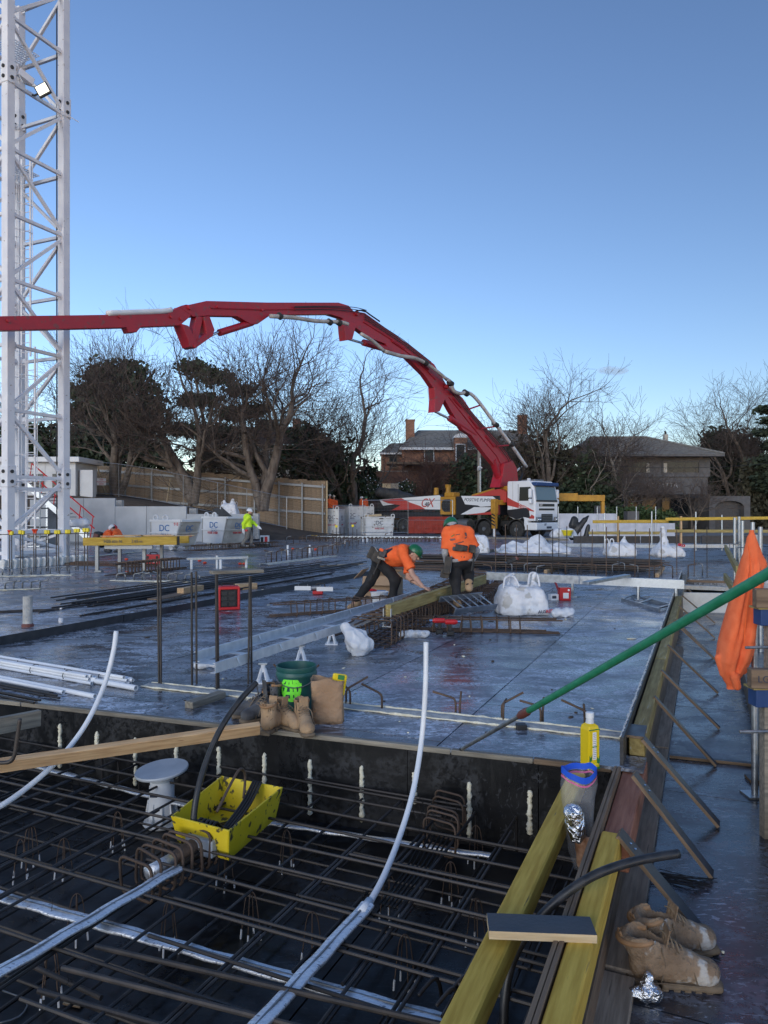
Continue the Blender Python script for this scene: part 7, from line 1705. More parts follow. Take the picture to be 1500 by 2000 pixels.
boot('work_boot', 'dirty tan work boot at the bottom right, the farther of the pair', P(1322, 1862, ZR), rad(10), 'leather', 1.10, .0055, shaft=.175, lean=.14, flare=1.12)
fo = thing('foil_ball', 'crumpled ball of foil on the walkway in front of the boots', 'foil ball', P(1262, 1955, ZR))
organic('foil', lambda q: np.maximum(smin([cap_d(q, (-.045, 0, .03), (.03, 0, .03), .022, .035), cap_d(q, (.0, .01, .03), (.01, .01, .09), .025, .018)], .02)+.010*np.abs(wob(q, 70, 2))-.008*np.abs(wob(q, 140, 5)), -q[:, 2]), (-.1, -.07, -.004), (.1, .08, .14), .0055, M['foil'], fo, smooth_it=0)
for (px, py) in ((1412, 1862), (1254, 1752)): organic('foam_crumb', lambda q: ell_d(q, (0, 0, .006), (.010, .008, .007))+.003*wob(q, 200, int(px)), (-.02, -.02, -.004), (.02, .02, .02), .003, M['foam'], None, Matrix.Translation(P(px, py, ZR)), label='tiny crumb of white foam on the walkway', cat='foam crumb', group='foam crumbs on the walkway')

# black hoses, white conduits, green pole
def hose(name, label, cat, pts, r, m, n=10, k=8):
 return MB().tube(smooth_path(pts, k), r, n).out(name, M[m], smooth=True, label=label, cat=cat)
hose('black_hose', 'black hose rising from the pit and arching right over the yellow timber', 'hose', [A(985, 2060, 2.75), A(985, 1960, 2.80), A(1000, 1880, 2.85), A(1035, 1815, 2.88), A(1090, 1757, 2.9), A(1160, 1710, 2.92), A(1240, 1682, 2.95), A(1325, 1667, 3.0)], .0185, 'black_hose')
hose('black_hose', 'black hose standing in the yellow box end and curving up past the deck edge', 'hose', [A(376, 1665, 4.15), A(377, 1615, 4.15), A(384, 1555, 4.2), A(402, 1490, 4.3), A(430, 1425, 4.4), A(465, 1372, 4.5), A(501, 1333, 4.6)], .0185, 'black_hose')
hose('conduit', 'flexible white conduit curving up from the duct in the middle of the pit', 'conduit', [A(714, 1776, 3.40), A(748, 1715, 3.62), A(782, 1630, 3.95), A(808, 1540, 4.2), A(824, 1440, 4.45), A(831, 1340, 4.5), A(832, 1254, 4.55)], .0165, 'pvc')
hose('conduit', 'flexible white conduit sweeping from the left photo edge up past the deck edge', 'conduit', [A(-60, 1600, 4.2), A(0, 1575, 4.3), A(60, 1533, 4.5), A(118, 1480, 4.7), A(168, 1414, 4.9), A(203, 1340, 5.1), A(221, 1275, 5.2), A(227, 1233, 5.25)], .0175, 'pvc')
gp = thing('extension_pole', 'green extension pole with a bare metal end leaning across the right side', 'pole', P(900, 1464))
p0 = P(900, 1464, .005); p1 = A(1500, 1120, 2.1); d = (p1-p0); Lp = d.length
pj = p0.lerp(p1, .36)
MB().tube([p0, pj], .0125, 12).out('inner_tube', M['galv'], gp, auto=True); MB().tube([p0, p0.lerp(p1, .012)], .0135, 10).out('tip', M['black'], gp)
MB().tube([p0.lerp(p1, .352), p0.lerp(p1, .362), p0.lerp(p1, .385), p0.lerp(p1, .395)], [.018, .023, .023, .018], 14).out('collar', M['clamp_red'], gp, auto=True)
MB().tube([p0.lerp(p1, .385), p0.lerp(p1, 1.32)], .0165, 14).out('outer_tube', M['green_pole'], gp, auto=True)

# juice bottle and ziplock bag
p = P(1152, 1500); jb_ = thing('juice_bottle', 'tall square yellow juice bottle with white cap on the deck corner', 'bottle', p)
w = .044
MB().lathe(p, [(w*1.32, .0), (w*1.38, .01), (w*1.38, .245), (w*1.2, .27), (w*.62, .285)], 4, Matrix.Rotation(rad(45+24), 3, 'Z')).out('body', M['juice'], jb_, bevel=.008)
MB().lathe(p+UP*.283, [(.027, 0), (.024, .02), (.022, .035)], 16).out('neck', M['thin_white'], jb_, auto=True); MB().lathe(p+UP*.315, [(.026, 0), (.026, .032), (.022, .035)], 20).out('cap', M['white'], jb_, auto=True)
rt = Matrix.Rotation(rad(24), 3, 'Z') @ Matrix.Rotation(PI/2*0, 3, 'Z'); fy = rt @ V((0, -1, 0)); fx = rt @ V((1, 0, 0))
fc = p+fy*(.0432)
MB().box(fc+UP*.15+fx*-.0, (.028, .003, .17), rt).out('label_strip', M['white_print'], jb_)
for i in range(14): MB().box(fc+fy*.002+UP*(.075+i*.0115)+fx*R.uniform(-.002, .002), (.018+.006*R.random(), .002, .0035), rt).out('print_line', M['green_leaf_bag'], jb_)
MB().box(fc+UP*.25, (.084, .003, .006), rt).out('green_band', M['leafprint'], jb_); MB().box(fc+UP*.145+fy*.001, (.03, .0036, .008), rt).out('green_band', M['leafprint'], jb_)
for (dx, pts) in ((.024, [(0, .03), (.016, .045), (.018, .09), (.006, .065), (-.004, .08), (-.006, .04)]), (-.028, [(-.012, .05), (.006, .06), (.010, .10), (-.002, .075), (-.010, .095)])): MB().prism([fc+fx*(dx+x)+UP*z for x, z in pts], fy*.0015).out('leaf_print', M['leafprint'], jb_)
MB().prism([fc+fx*x+UP*z for x, z in ((-.042, .005), (.042, .005), (.042, .02), (0, .012), (-.042, .022))], fy*.0015).out('leaf_print', M['leafprint'], jb_)
for (dx, z) in ((.018, .03), (-.02, .035)): MB().ball(fc+fx*dx+UP*z, (.016, .003, .014), 10, 6, rt).out('fruit_print', M['cap_yellow'], jb_)
zb = thing('ziplock_bag', 'clear ziplock bag with blue rim hanging upright between the two yellow timbers', 'plastic bag', A(1132, 1695, 3.62))
vs = []; fs = []; nb = 28; rows = [(1700, .34, .22, .01), (1660, .62, .45, .008), (1600, .82, .62, .0), (1560, .90, .7, -.005), (1535, .95, .82, 0), (1512, 1.0, .9, 0)]
for j, (py, sx, sy, ox) in enumerate(rows):
 c = A(1131, py, 3.62+(1700-py)*.0006)
 for i in range(nb):
  a = 2*PI*i/nb; ca, sa_ = math.cos(a), math.sin(a)
  rr_ = 1/(abs(ca)**1.3+abs(sa_)**1.3)**(1/1.3)
  vs.append(c+V((.098*sx*ca*rr_+ox+.006*math.sin(3*a+j*2.1), .060*sy*sa_*rr_, .010*math.sin(2*a+1)+(.018*sa_ if j == 5 else 0)+.004*math.sin(5*a+j))))
for j in range(5):
 for i in range(nb): k = j*nb+i; fs.append((k, j*nb+(i+1) % nb, (j+1)*nb+(i+1) % nb, k+nb))
MB().add(vs, fs[:5*nb]).out('film', M['film_clear'], zb, smooth=True)
def ring(z0, z1, mm, nm):
 v2 = []; f2 = []
 for zz in (z0, z1):
  for i in range(nb): q = vs[5*nb+i]; c = A(1131, 1512, 3.62+.113); d_ = V((q.x-c.x, q.y-c.y, 0)); v2.append(q+d_*.012+UP*zz)
 for i in range(nb): f2.append((i, (i+1) % nb, nb+(i+1) % nb, nb+i))
 MB().add(v2, f2).out(nm, M[mm], zb, smooth=True)
ring(-.004, .030, 'ring_blue', 'zip_rim'); ring(-.022, -.012, 'ring_pink', 'zip_strip')
fw = thing('foil_parcel', 'foil wrapped food parcel inside the clear ziplock bag', 'food', A(1125, 1640, 3.62)); c0 = A(1124, 1612, 3.63)
organic('foil', lambda q: cap_d(q, (-.012, 0, .06), (.01, 0, -.05), .050, .046)+.012*np.abs(wob(q, 60, 4))-.006*np.abs(wob(q, 130, 7)), (-.09, -.08, -.13), (.09, .08, .14), .006, M['foil'], fw, Matrix.Translation(c0-V(fw.location)), smooth_it=0)
organic('food', lambda q: smin([cap_d(q, (0, 0, .04), (.0, 0, -.06), .034, .028), cap_d(q, (.03, 0, .05), (.03, 0, -.02), .02, .02)], .02)+.005*wob(q, 80, 3), (-.08, -.07, -.12), (.09, .07, .12), .007, M['food'], fw, Matrix.Translation(A(1138, 1662, 3.62)-V(fw.location)), smooth_it=1)

# ================================================================ hoodie, bearers and barrier on the right
hy = 4.9; hk = hy/F
ho = thing('hoodie', 'orange hooded sweatshirt hanging by its hood from the barrier post', 'sweatshirt', A(1435, 1340, hy))
hpx = [(1045, 1468, 5), (1065, 1466, 10), (1100, 1463, 20), (1140, 1459, 27), (1180, 1452, 30), (1220, 1446, 34), (1260, 1438, 37), (1290, 1431, 33), (1312, 1427, 24), (1338, 1428, 9)]
base_ = A(1435, 1340, hy)
def hood(q):
 z = q[:, 2]; py = 1340-z/hk
 cxp = np.interp(py, [a for a, b, c in hpx], [b for a, b, c in hpx]); hw = np.interp(py, [a for a, b, c in hpx], [c for a, b, c in hpx])*hk
 cx = (cxp-1435)*hk; x = q[:, 0]-cx
 fold = .017*np.sin(x/hw*6.0+z*2.6+np.sin(z*5))+.009*np.sin(x/hw*12+1-z*4)+.004*wob(q*np.array([1, 1, .35]), 40, 3)
 dep = .085*np.clip(hw/.11, .12, 1.1)
 d = (np.sqrt((x/hw)**2+(q[:, 1]/(dep))**2)-1)*np.minimum(hw, dep)*.75
 kk_ = np.sqrt((x/hw)**2+(q[:, 1]/dep)**2)
 d = d+fold*np.clip((1.25-kk_)/.25, 0, 1)*np.clip((hw-.03)/.06, .0, 1)*np.clip((1335-py)/40, .2, 1)
 sl1 = cap_d(q, ((1412-1435)*hk, -.05, (1340-1200)*hk), ((1424-1435)*hk, -.07, (1340-1322)*hk), .040, .034)
 cuff = cap_d(q, ((1426-1435)*hk, -.07, (1340-1318)*hk), ((1430-1435)*hk, -.07, (1340-1336)*hk), .030, .026)
 hem = cap_d(q, ((1404-1435)*hk, 0, (1340-1285)*hk), ((1412-1435)*hk, .0, (1340-1316)*hk), .028, .022)
 back = cap_d(q, ((1482-1435)*hk, .02, (1340-1105)*hk), ((1478-1435)*hk, .02, (1340-1160)*hk), .050, .045)
 hoodt = cap_d(q, ((1468-1435)*hk, 0, (1340-1052)*hk), ((1482-1435)*hk, .02, (1340-1100)*hk), .022, .055)
 bk = cap_d(q, ((1462-1435)*hk, .05, (1340-1280)*hk), ((1458-1435)*hk, .05, (1340-1312)*hk), .045, .03)
 d = smin([d, hoodt, back], .03); d = smin([d, cuff], .006); d = smin([d, hem], .012); d = smin([d, bk], .015)
 return d-.0015*wob(q, 90, 8)
organic('body', hood, (-.20, -.16, -.02), (.24, .16, 1.06), .0085, M['hoodie'], ho, smooth_it=2)
MB().tube(smooth_path([base_+V(((x-1435)*hk, -y, (1340-py)*hk)) for x, y, py in ((1447, .10, 1060), (1452, .095, 1120), (1440, .115, 1200), (1436, .12, 1260))]), .0035, 5).out('seam', M['orange'], ho)
MB().tube([A(1478, 1062, hy+.02), A(1470, 1050, hy+.0), A(1466, 1046, hy-.02)], .008, 6).out('hook', M['steel'], ho) if False else None
pst = thing('barrier_post', 'galvanised post at the right edge holding the orange hoodie', 'post', UQ(5.58, .335, ZR)); q0 = A(1474, 1050, hy+.03)
MB().tube([V((q0.x, q0.y, ZR)), V((q0.x, q0.y, q0.z+.02))], .022, 10).out('tube', M['galv'], pst, auto=True); MB().box((q0.x, q0.y, ZR+.006), (.14, .14, .012)).out('foot', M['galv'], pst)
for (px0, py, Y_, lb, wr) in ((1474, 1168, 4.62, 'upper brown bearer end at the right edge, above a blue form head', None), (1464, 1324, 4.25, 'lower brown bearer end with painted letters at the right edge', 'LGSP7')):
 a = A(px0, py, Y_); k = Y_/F
 br = thing('bearer', lb, 'timber', a); beam('timber', a+V((0, 0, 0)), a+V((.9, -.10, 0)), .07, 37*k, M['brown_wood'], br, bevel=.004)
 if wr: text('lettering', wr, .055, M['dark_print'], br, a+V((.10, -.05, 0)), (1, -.11, 0), UP, .001)
 hd2 = thing('formwork_jack', 'blue painted form head under the %s brown bearer' % ('lower' if wr else 'upper'), 'form head', a-UP*.2)
 MB().box(a+V((.18, .03, -.035-18*k-.025)), (.30, .10, .115)).out('plate', M['blue_paint'], hd2, bevel=.006); MB().box(a+V((.18, .03, -18*k-.005)), (.34, .12, .012)).out('lip', M['old_yellow'], hd2)
 MB().bar(a+V((.13, .05, -18*k-.11)), V((a.x+.13, a.y+.05, ZR)), .06, .06).out('leg', M['grey_wood'], hd2)
 MB().tube([a+V((-.06, .0, -.32)), a+V((.3, -.02, -.31))], .010, 6).out('tie_rod', M['steel'], hd2)
for (s0, s1, q_, z0, z1, m, lb) in ((3.0, 6.0, .43, ZR, ZR+.20, 'grey_wood', 'near grey barrier timber along the right side of the walkway'), (6.02, 11.0, .43, ZR, ZR+.20, 'grey_wood', 'far grey barrier timber along the right side of the walkway'), (4.2, 8.5, .56, ZR+.0, ZR+.30, 'old_yellow', 'yellowish timber standing behind the grey barrier timber')):
 beam('barrier_timber', UQ(s0, q_, (z0+z1)/2), UQ(s1, q_, (z0+z1)/2), .05, z1-z0, M[m], None, label=lb, cat='timber')
for (x0, y0, x1, y1, z, lb) in ((1441, 1114, 1417, 1069, .80, 'upper greenish guard rail timber behind the hoodie'), (1433, 1152, 1416, 1126, .45, 'lower greenish guard rail timber behind the hoodie')):
 beam('guard_timber', P(x0, y0, z), P(x1, y1, z), .05, .12, M['old_yellow'], None, label=lb, cat='timber')
for k_, (px, y) in enumerate(((1462, 7.6), (1492, 7.2))): pass
wp = thing('white_tub', 'white plastic pail rim at the right edge above the upper bearer', 'tub', A(1494, 1148, 5.2)); MB().lathe(A(1500, 1152, 5.2), [(.05, 0), (.06, .05), (.066, .05), (.066, .07)], 18).out('pail', M['white'], wp, auto=True)

# ================================================================ inside the pit
ZB, ZTP = ZP+.055, ZP+.29
mt = thing('rebar_mat', 'two layer mat of dark rusty bars tied in a grid across the pit floor', 'rebar mat', UQ(3, -2.5, ZP))
topq = E0.dot(Q)
def pit_far(q):   # s of the wall at cross position q
 c = E0-QN*.06; t = (q-c.dot(Q))/QW.dot(Q); return (c+QW*t).dot(U)
q = -.62
lay = []
while q > -5.6:
 lay.append(q); q -= R.choice((.16, .20, .26, .30))
for i, q in enumerate(lay):
 s1 = pit_far(q)-R.uniform(.04, .14); s0 = R.choice((.4, .4, .4, 2.6, 3.0)); hk_ = R.random() < .55
 z = ZTP+R.uniform(-.006, .006); j = R.uniform(-.05, .05)
 rod('bar', UQ(s0, q+j, z), UQ(s1, q, z), .0085, M['rebar_dark'], mt, 7)
 if R.random() < .45: rod('bar', UQ(R.uniform(.4, 1.4), q+.022+j, z), UQ(R.uniform(3.2, s1), q+.024, z+.003), .0085, M['rebar_dark'], mt, 7)
 if hk_:
  e = UQ(s1, q, z); MB().tube(smooth_path([e-U*.05, e+U*.03, e+U*.045-UP*.05, e+U*.045-UP*.22]), .0085, 6).out('hook', M['rebar_dark'], mt, smooth=True)
 rod('bar', UQ(.4, q+.08, ZB), UQ(s1-.03, q+.09, ZB), .0075, M['rebar_dark'], mt, 6)
s = 1.0
while s < 6.6:
 for z, rr_, off in ((ZTP+.017, .0085, 0), (ZB+.016, .0075, .07)):
  q1 = -.60; q0 = -6.2
  if s+off > pit_far(-.6)-.08:   # shorten against the skewed wall
   while q1 > q0 and s+off > pit_far(q1)-.08: q1 -= .1
  cut = R.random()
  if cut < .22 and z > ZB+.1: q1 -= R.uniform(.6, 1.5)
  if cut > .75 and z > ZB+.1: q0 = R.uniform(-2.9, -2.2)
  if q1-q0 > .5: rod('bar', UQ(s+off, q0, z+R.uniform(-.004, .006)), UQ(s+off+R.uniform(-.04, .04), q1, z), rr_, M['rebar_dark'], mt, 6)
  if R.random() < .35 and z > ZB+.1 and q1-q0 > 2: rod('bar', UQ(s+.022, q1-R.uniform(1.0, 1.8), z), UQ(s+.03, q1, z+.002), rr_, M['rebar_dark'], mt, 6)
 s += R.choice((.22, .27, .33))
for (x0, y0, x1, y1, z) in ((185, 1848, 900, 2010, ZTP+.05), (120, 1890, 800, 2060, ZTP+.035), (60, 1885, 200, 1950, ZTP-.1), (75, 1935, 480, 2050, ZTP+.0)):
 rod('thick_bar', P(x0, y0, z), P(x1, y1, z), .0115, M['rebar_dark'], None, 9, 'thick ribbed rusty bar laid on the mat at the bottom of the photo', 'rebar', 'thick bars on the mat')
rod('cable', P(-40, 1690, ZTP+.01), P(330, 1500+18, ZTP-.02), .014, M['black_hose'], None, 8, 'black corrugated cable lying along the mat at the left', 'cable') if False else None
tw_ = []
for i in range(110):
 q = R.choice(lay); s_ = R.uniform(1.0, 5.5)
 if s_ < pit_far(q)-.2:
  c = UQ(s_, q, ZTP+.006); d = V((R.uniform(-1, 1), R.uniform(-1, 1), 0)).normalized()*.016
  for (a_, b_) in ((c-d, c-d*.4+UP*.016), (c-d*.4+UP*.016, c+d+UP*.004), (c+UP*.01, c+d*.5+UP*.045)): tw_.append((*a_, *b_, .0016, .0016))
vv, fs = frusta(tw_, 3); o = npmesh('tie_wire', vv-np.array(mt.location), fs, M['wire'], mt); o['kind'] = 'stuff'
# flat spiral ducts
def duct(label, a, b, w, h, name='flat_duct', tip=True, m='duct'):
 a, b = V(a), V(b); d = (b-a).normalized(); sd = UP.cross(d); t = thing(name, label, 'duct', (a+b)/2)
 sec = [(w/2*math.copysign(abs(math.cos(x))**.55, math.cos(x)), h/2*math.copysign(abs(math.sin(x))**.8, math.sin(x))) for x in [2*PI*i/16 for i in range(16)]]
 n = max(2, int((b-a).length/.06)); vs = []; fs = []
 for i in range(n+1):
  c = a.lerp(b, i/n)+UP*.003*math.sin(i*1.3)
  for (x, z) in sec: vs.append(c+sd*(x+.0015*math.sin(i*2.1))+UP*z*(1+.06*math.sin(i*.9+1)))
 for i in range(n):
  for k_ in range(16): fs.append((i*16+k_, i*16+(k_+1) % 16, (i+1)*16+(k_+1) % 16, (i+1)*16+k_))
 fs += [tuple(range(16))[::-1], tuple(n*16+k_ for k_ in range(16))]
 f = MB(); f.add(vs, fs); f.out('duct', M[m], t, auto=True)
 up = UP if d.z < .9 else U
 MB().prism([a+UP*(h/2-.001)-sd*.004, a+UP*(h/2-.001)+sd*.004, a+UP*(h/2+.004)+sd*.003, a+UP*(h/2+.004)-sd*.003], b-a).out('seam', M['steel'], t)
 return t
zd = ZTP-.03
duct('wide flat galvanised duct crossing the bottom left corner of the pit', P(-30, 1916, ZTP+.06), P(350, 1694, ZTP+.02), .072, .024)
duct('long flat galvanised duct running from the left edge to the bottom right', P(-30, 1742, ZTP-.035), P(870, 1995, ZTP-.035), .072, .024)
duct('flat galvanised duct in the middle feeding the white conduit', P(480, 2030, ZTP+.04), P(718, 1768, ZTP+.05), .072, .026)
duct('thin galvanised duct low in the pit behind the floor waste', P(70, 1497, ZTP-.11), P(420, 1588, ZTP-.12), .05, .024)
duct('thin galvanised duct low in the pit near the far wall', P(505, 1604, ZTP-.15), P(960, 1672, ZTP-.15), .05, .022)
cw = thing('duct_end_cloth', 'white taped end on the duct of the central conduit', 'tape', P(716, 1770, ZTP+.05)); MB().tube([A(706, 1786, 3.36), A(722, 1760, 3.46)], [.026, .022], 12).out('tape', M['pvc'], cw, smooth=True)
# anchor box
p = P(440, 1640, ZTP); ax_ = thing('anchor_box', 'scratched yellow plastic box holding bent bars, sitting on the pit mat', 'box', p)
c4 = {}
top = [A(333, 1584, 4.18), A(447, 1602, 3.98), A(553, 1548, 4.62), A(433, 1531, 4.82)]
bot = [A(347, 1640, 4.16), A(433, 1676, 3.96), A(507, 1608, 4.62), A(408, 1570, 4.8)]
zt_ = sum(p.z for p in top)/4
top = [V((p.x, p.y, zt_)) for p in top]; zb_ = zt_-.19
cen = sum(top, V((0, 0, 0)))/4
bot = [V((cen.x+(p.x-cen.x)*.86, cen.y+(p.y-cen.y)*.86, zb_)) for p in top]
for i in range(4):
 j = (i+1) % 4; nr = (bot[j]-bot[i]).cross(top[i]-bot[i]).normalized()
 MB().prism([bot[i], bot[j], top[j], top[i]], -nr*.012 if (cen-bot[i]).dot(-nr) > 0 else nr*.012).out('side', M['box_yellow'], ax_, bevel=.003)
MB().prism(bot, (0, 0, .012)).out('floor', M['box_yellow'], ax_)
f0, f1 = top[0], top[1]; fm = (bot[0]+bot[1])/2; fd = (f1-f0).normalized(); fn = fd.cross(UP).normalized(); fn = fn if fn.y < 0 else -fn
MB().bar(fm-fd*.09+fn*.03+UP*.06, fm+fd*.11+fn*.03+UP*.06, .05, .10).out('flange', M['grey_pvc'], ax_, bevel=.01)
hsn = thing('bent_bars', 'bent rusty bars lying inside the yellow box', 'rebar', cen-UP*.2)
long_ = (top[2]-top[1]).normalized(); 
for i in range(5):
 o = cen-UP*.08+fd*(-.05+.028*i)-long_*.10
 MB().tube(smooth_path([o-long_*.22-UP*.12, o-long_*.18+UP*.0, o-long_*.12+UP*.05, o-long_*.02-UP*.03, o+long_*.2-UP*.1]), .0085, 6).out('bar', M['rebar_dark'], hsn, smooth=True)
for i in range(4):
 o = cen-UP*.10+fd*(.02+.02*i); MB().tube(smooth_path([o-long_*.2-UP*.06, o+long_*.12+UP*.02, o+long_*.30+UP*.12]), .009, 6).out('bar', M['rebar_dark'], hsn, smooth=True)
MB().tube(smooth_path([cen-UP*.02-long_*.12, cen+UP*.10+long_*.06, cen+UP*.14+long_*.16, cen+UP*.08+long_*.22, cen-UP*.06+long_*.2]), .0095, 6).out('bar', M['rebar'], hsn, smooth=True)
# stirrups round the duct end
sq_ = thing('duct_stirrups', 'row of rusty square stirrups round the duct end before the yellow box', 'rebar cage', P(310, 1720, ZTP))
a, b = P(268, 1735, ZTP-.06), P(398, 1660, ZTP-.03); d = (b-a).normalized()
for i in range(8):
 M4 = frame_of(d).to_4x4() @ Matrix.Rotation(R.uniform(-.14, .14)+.12, 4, 'Y') @ Matrix.Rotation(R.uniform(-.15, .15), 4, 'Z'); M4.translation = a.lerp(b, i/7)-UP*.05
 link('stirrup', stirrup_mesh(.25, .20, .009, 'rebar'), M['rebar'], sq_, M4)
for k_ in range(4): rod('bar', a-UP*.045+UP.cross(d)*(-.1+.066*k_), b-UP*.045+UP.cross(d)*(-.1+.066*k_), .008, M['rebar_dark'], sq_)
an = thing('duct_anchor', 'dark taped sleeve between the duct and the yellow box', 'sleeve', b); MB().tube([a.lerp(b, .45)+UP*.05, b+d*.10+UP*.06], [.035, .055], 10).out('sleeve', M['rebar'], an, smooth=True); MB().tube([a.lerp(b, .15)+UP*.045, a.lerp(b, .5)+UP*.05], [.040, .036], 10).out('tape', M['duct'], an, smooth=True)
# floor waste
yb = 5.1; p = A(316, 1609, yb); fwz = thing('floor_waste', 'white floor waste pipe with a wide grey disc on top', 'floor drain', p)
MB().lathe(p, [(.12, 0), (.132, .017), (.115, .034), (.098, .04), (.094, .17), (.087, .18), (.086, .275), (.08, .285), (.08, .31)], 22).out('body', M['bin'], fwz, auto=True)
for i in range(10): an_ = 2*PI*i/10; MB().bar(p+V((.115*math.cos(an_), .115*math.sin(an_), .02)), p+V((.09*math.cos(an_), .09*math.sin(an_), .17)), .006, .02).out('rib', M['bin'], fwz)
MB().lathe(p, [(.076, .285), (.076, .33), (.10, .345)], 22).out('neck', M['grey_pvc'], fwz, auto=True)
tl = Matrix.Rotation(rad(-5), 3, 'Y') @ Matrix.Rotation(rad(3), 3, 'X')
MB().lathe(p+UP*.385, [(.10, -.04), (.182, -.012), (.186, 0), (.182, .009), (.15, .007), (.02, .005)], 40, tl).out('disc', M['grey_pvc'], fwz, auto=True)
MB().box(p+V((-.03, -.09, .235)), (.05, .004, .025)).out('label', M['dark_print'], fwz)
# bar chairs
ck = 0
for (px, py) in ((125, 1718), (440, 1735), (60, 1690), (40, 1720), (430, 1595), (510, 1615), (610, 1880), (490, 1835), (150, 1840), (560, 1700), (760, 1800), (880, 1770), (790, 1930), (230, 1660), (930, 1690), (1010, 1650), (330, 1860), (100, 1960), (930, 1850)):
 p = P(px, py, ZP); a0 = R.uniform(0, 2); t = thing('bar_chair', 'wire bar chair with white tipped feet standing under the pit mat', 'bar chair', p, 0, 'wire bar chairs in the pit')
 for k_ in range(2):
  d = V((math.cos(a0+PI/2*k_), math.sin(a0+PI/2*k_), 0)); MB().tube(smooth_path([p-d*.05+UP*.03, p-d*.03+UP*.20, p-d*.012+UP*.245, p+d*.012+UP*.245, p+d*.03+UP*.20, p+d*.05+UP*.03], 3), .0028, 5).out('wire', M['rebar'], t, smooth=True)
  for sg_ in (-1, 1): MB().tube([p+d*.054*sg_, p+d*.05*sg_+UP*.05], .0048, 5).out('tip', M['white'], t)
# strand tails and hooped stirrups near the far wall
stn = thing('strand_bundle', 'bundle of twisted steel strands running to the central duct', 'cable bundle', P(800, 1680, ZTP))
for i in range(6):
 a = P(835+i*9, 1620+i*2, ZTP-.05); b = P(742+i*7, 1765+i*2, ZTP+.0)
 MB().tube(smooth_path([a, a.lerp(b, .5)-UP*.03, b]), .0065, 6).out('strand', M['wire'], stn, smooth=True)
for i in range(26):
 a = P(812+R.uniform(0, 75), 1590+R.uniform(-14, 26), ZTP-.02); rod('tail_wire', a, a+V((R.uniform(-.05, .05), R.uniform(-.05, .05), R.uniform(.05, .12))), .0022, M['wire'], stn, 4)
hs = thing('hooped_stirrups', 'cluster of rusty hooped stirrups beside the strand tails', 'rebar cage', P(860, 1640, ZTP))
for i in range(5):
 M4 = frame_of(U+Q*.2).to_4x4() @ Matrix.Rotation(R.uniform(-.3, .1), 4, 'Y'); M4.translation = P(858+i*6, 1668-i*16, ZTP-.12); link('stirrup', stirrup_mesh(.22, .20, .0075, 'rebar'), M['rebar'], hs, M4)
for i in range(4):
 M4 = frame_of(U).to_4x4() @ Matrix.Rotation(.5, 4, 'Y'); M4.translation = P(810+i*34, 1960-i*6, ZTP-.2); 
for (px, py) in ((845, 1925), (880, 1945), (905, 1920)): MB().tube(smooth_path([P(px-28, py+20, ZTP), P(px, py-12, ZTP+.03), P(px+12, py-6, ZTP), P(px+18, py+26, ZTP-.1)]), .0085, 6).out('bent_bar', M['rebar_dark'], smooth=True, label='dark bent bar by the yellow timber at the bottom of the pit', cat='rebar', group='bent bars by the yellow timber')
# timbers over the pit at the left
beam('pine_timber', A(-90, 1508, 4.35), A(508, 1422, 5.0), .045, .088, M['pine'], None, label='long knotty pine timber lying from the left edge onto the deck edge', cat='timber', up=V((0, -.5, 1)))
beam('grey_timber', A(-90, 1435, 4.9), A(77, 1402, 5.4), .05, .12, M['grey_wood'], None, label='weathered grey timber stub at the left edge above the pit', cat='timber')
hose('bent_bar', 'dark bar bent into a hook at the left edge of the pit', 'rebar', [A(39, 1404, 4.3), A(33, 1445, 4.3), A(28, 1475, 4.3), A(18, 1488, 4.3), A(-10, 1490, 4.3), A(-50, 1492, 4.3)], .0125, 'rebar_dark', 8, 5)
hose('bent_wire', 'thin bent wire lying on the pit floor in the bottom left corner', 'wire', [P(5, 1935, ZP+.01), P(52, 1955, ZP+.01), P(38, 1985, ZP+.01), P(-10, 2000, ZP+.01)], .004, 'steel', 5, 3)
plyboard('timber_chip', P(128, 1955, ZP+.01), P(162, 1962, ZP+.01), .04, .008, None, label='small pale wood chip on the pit floor at the bottom left', cat='wood chip', face='pale_pine')

# small scraps scattered over the decks
for i in range(40):
 px, py = R.uniform(150, 1250), R.uniform(1120, 1470)
 if py > 1360+px*.11: continue
 z = 0; p = P(px, py, z)
 if p.dot(Q) < stepq: p = P(px, py, ZL)
 w = R.uniform(.006, .018); big_ = R.random() < .15
 mb = MB().ball(p+UP*w*.4, (w*R.uniform(.8, 2.2)*(2 if big_ else 1), w*R.uniform(.7, 1.4)*(2 if big_ else 1), w*.5), 7, 4, Matrix.Rotation(R.uniform(0, 3), 3, 'Z'))
 dk = R.random() < .6
 mb.out('debris_scrap', M['soil'] if dk else M['foam'], smooth=True, label='small %s on the wet deck' % ('dark clod of dirt' if dk else 'pale crumb of foam'), cat='dirt clod' if dk else 'foam crumb', group='dirt clods on the deck' if dk else 'foam crumbs on the deck')

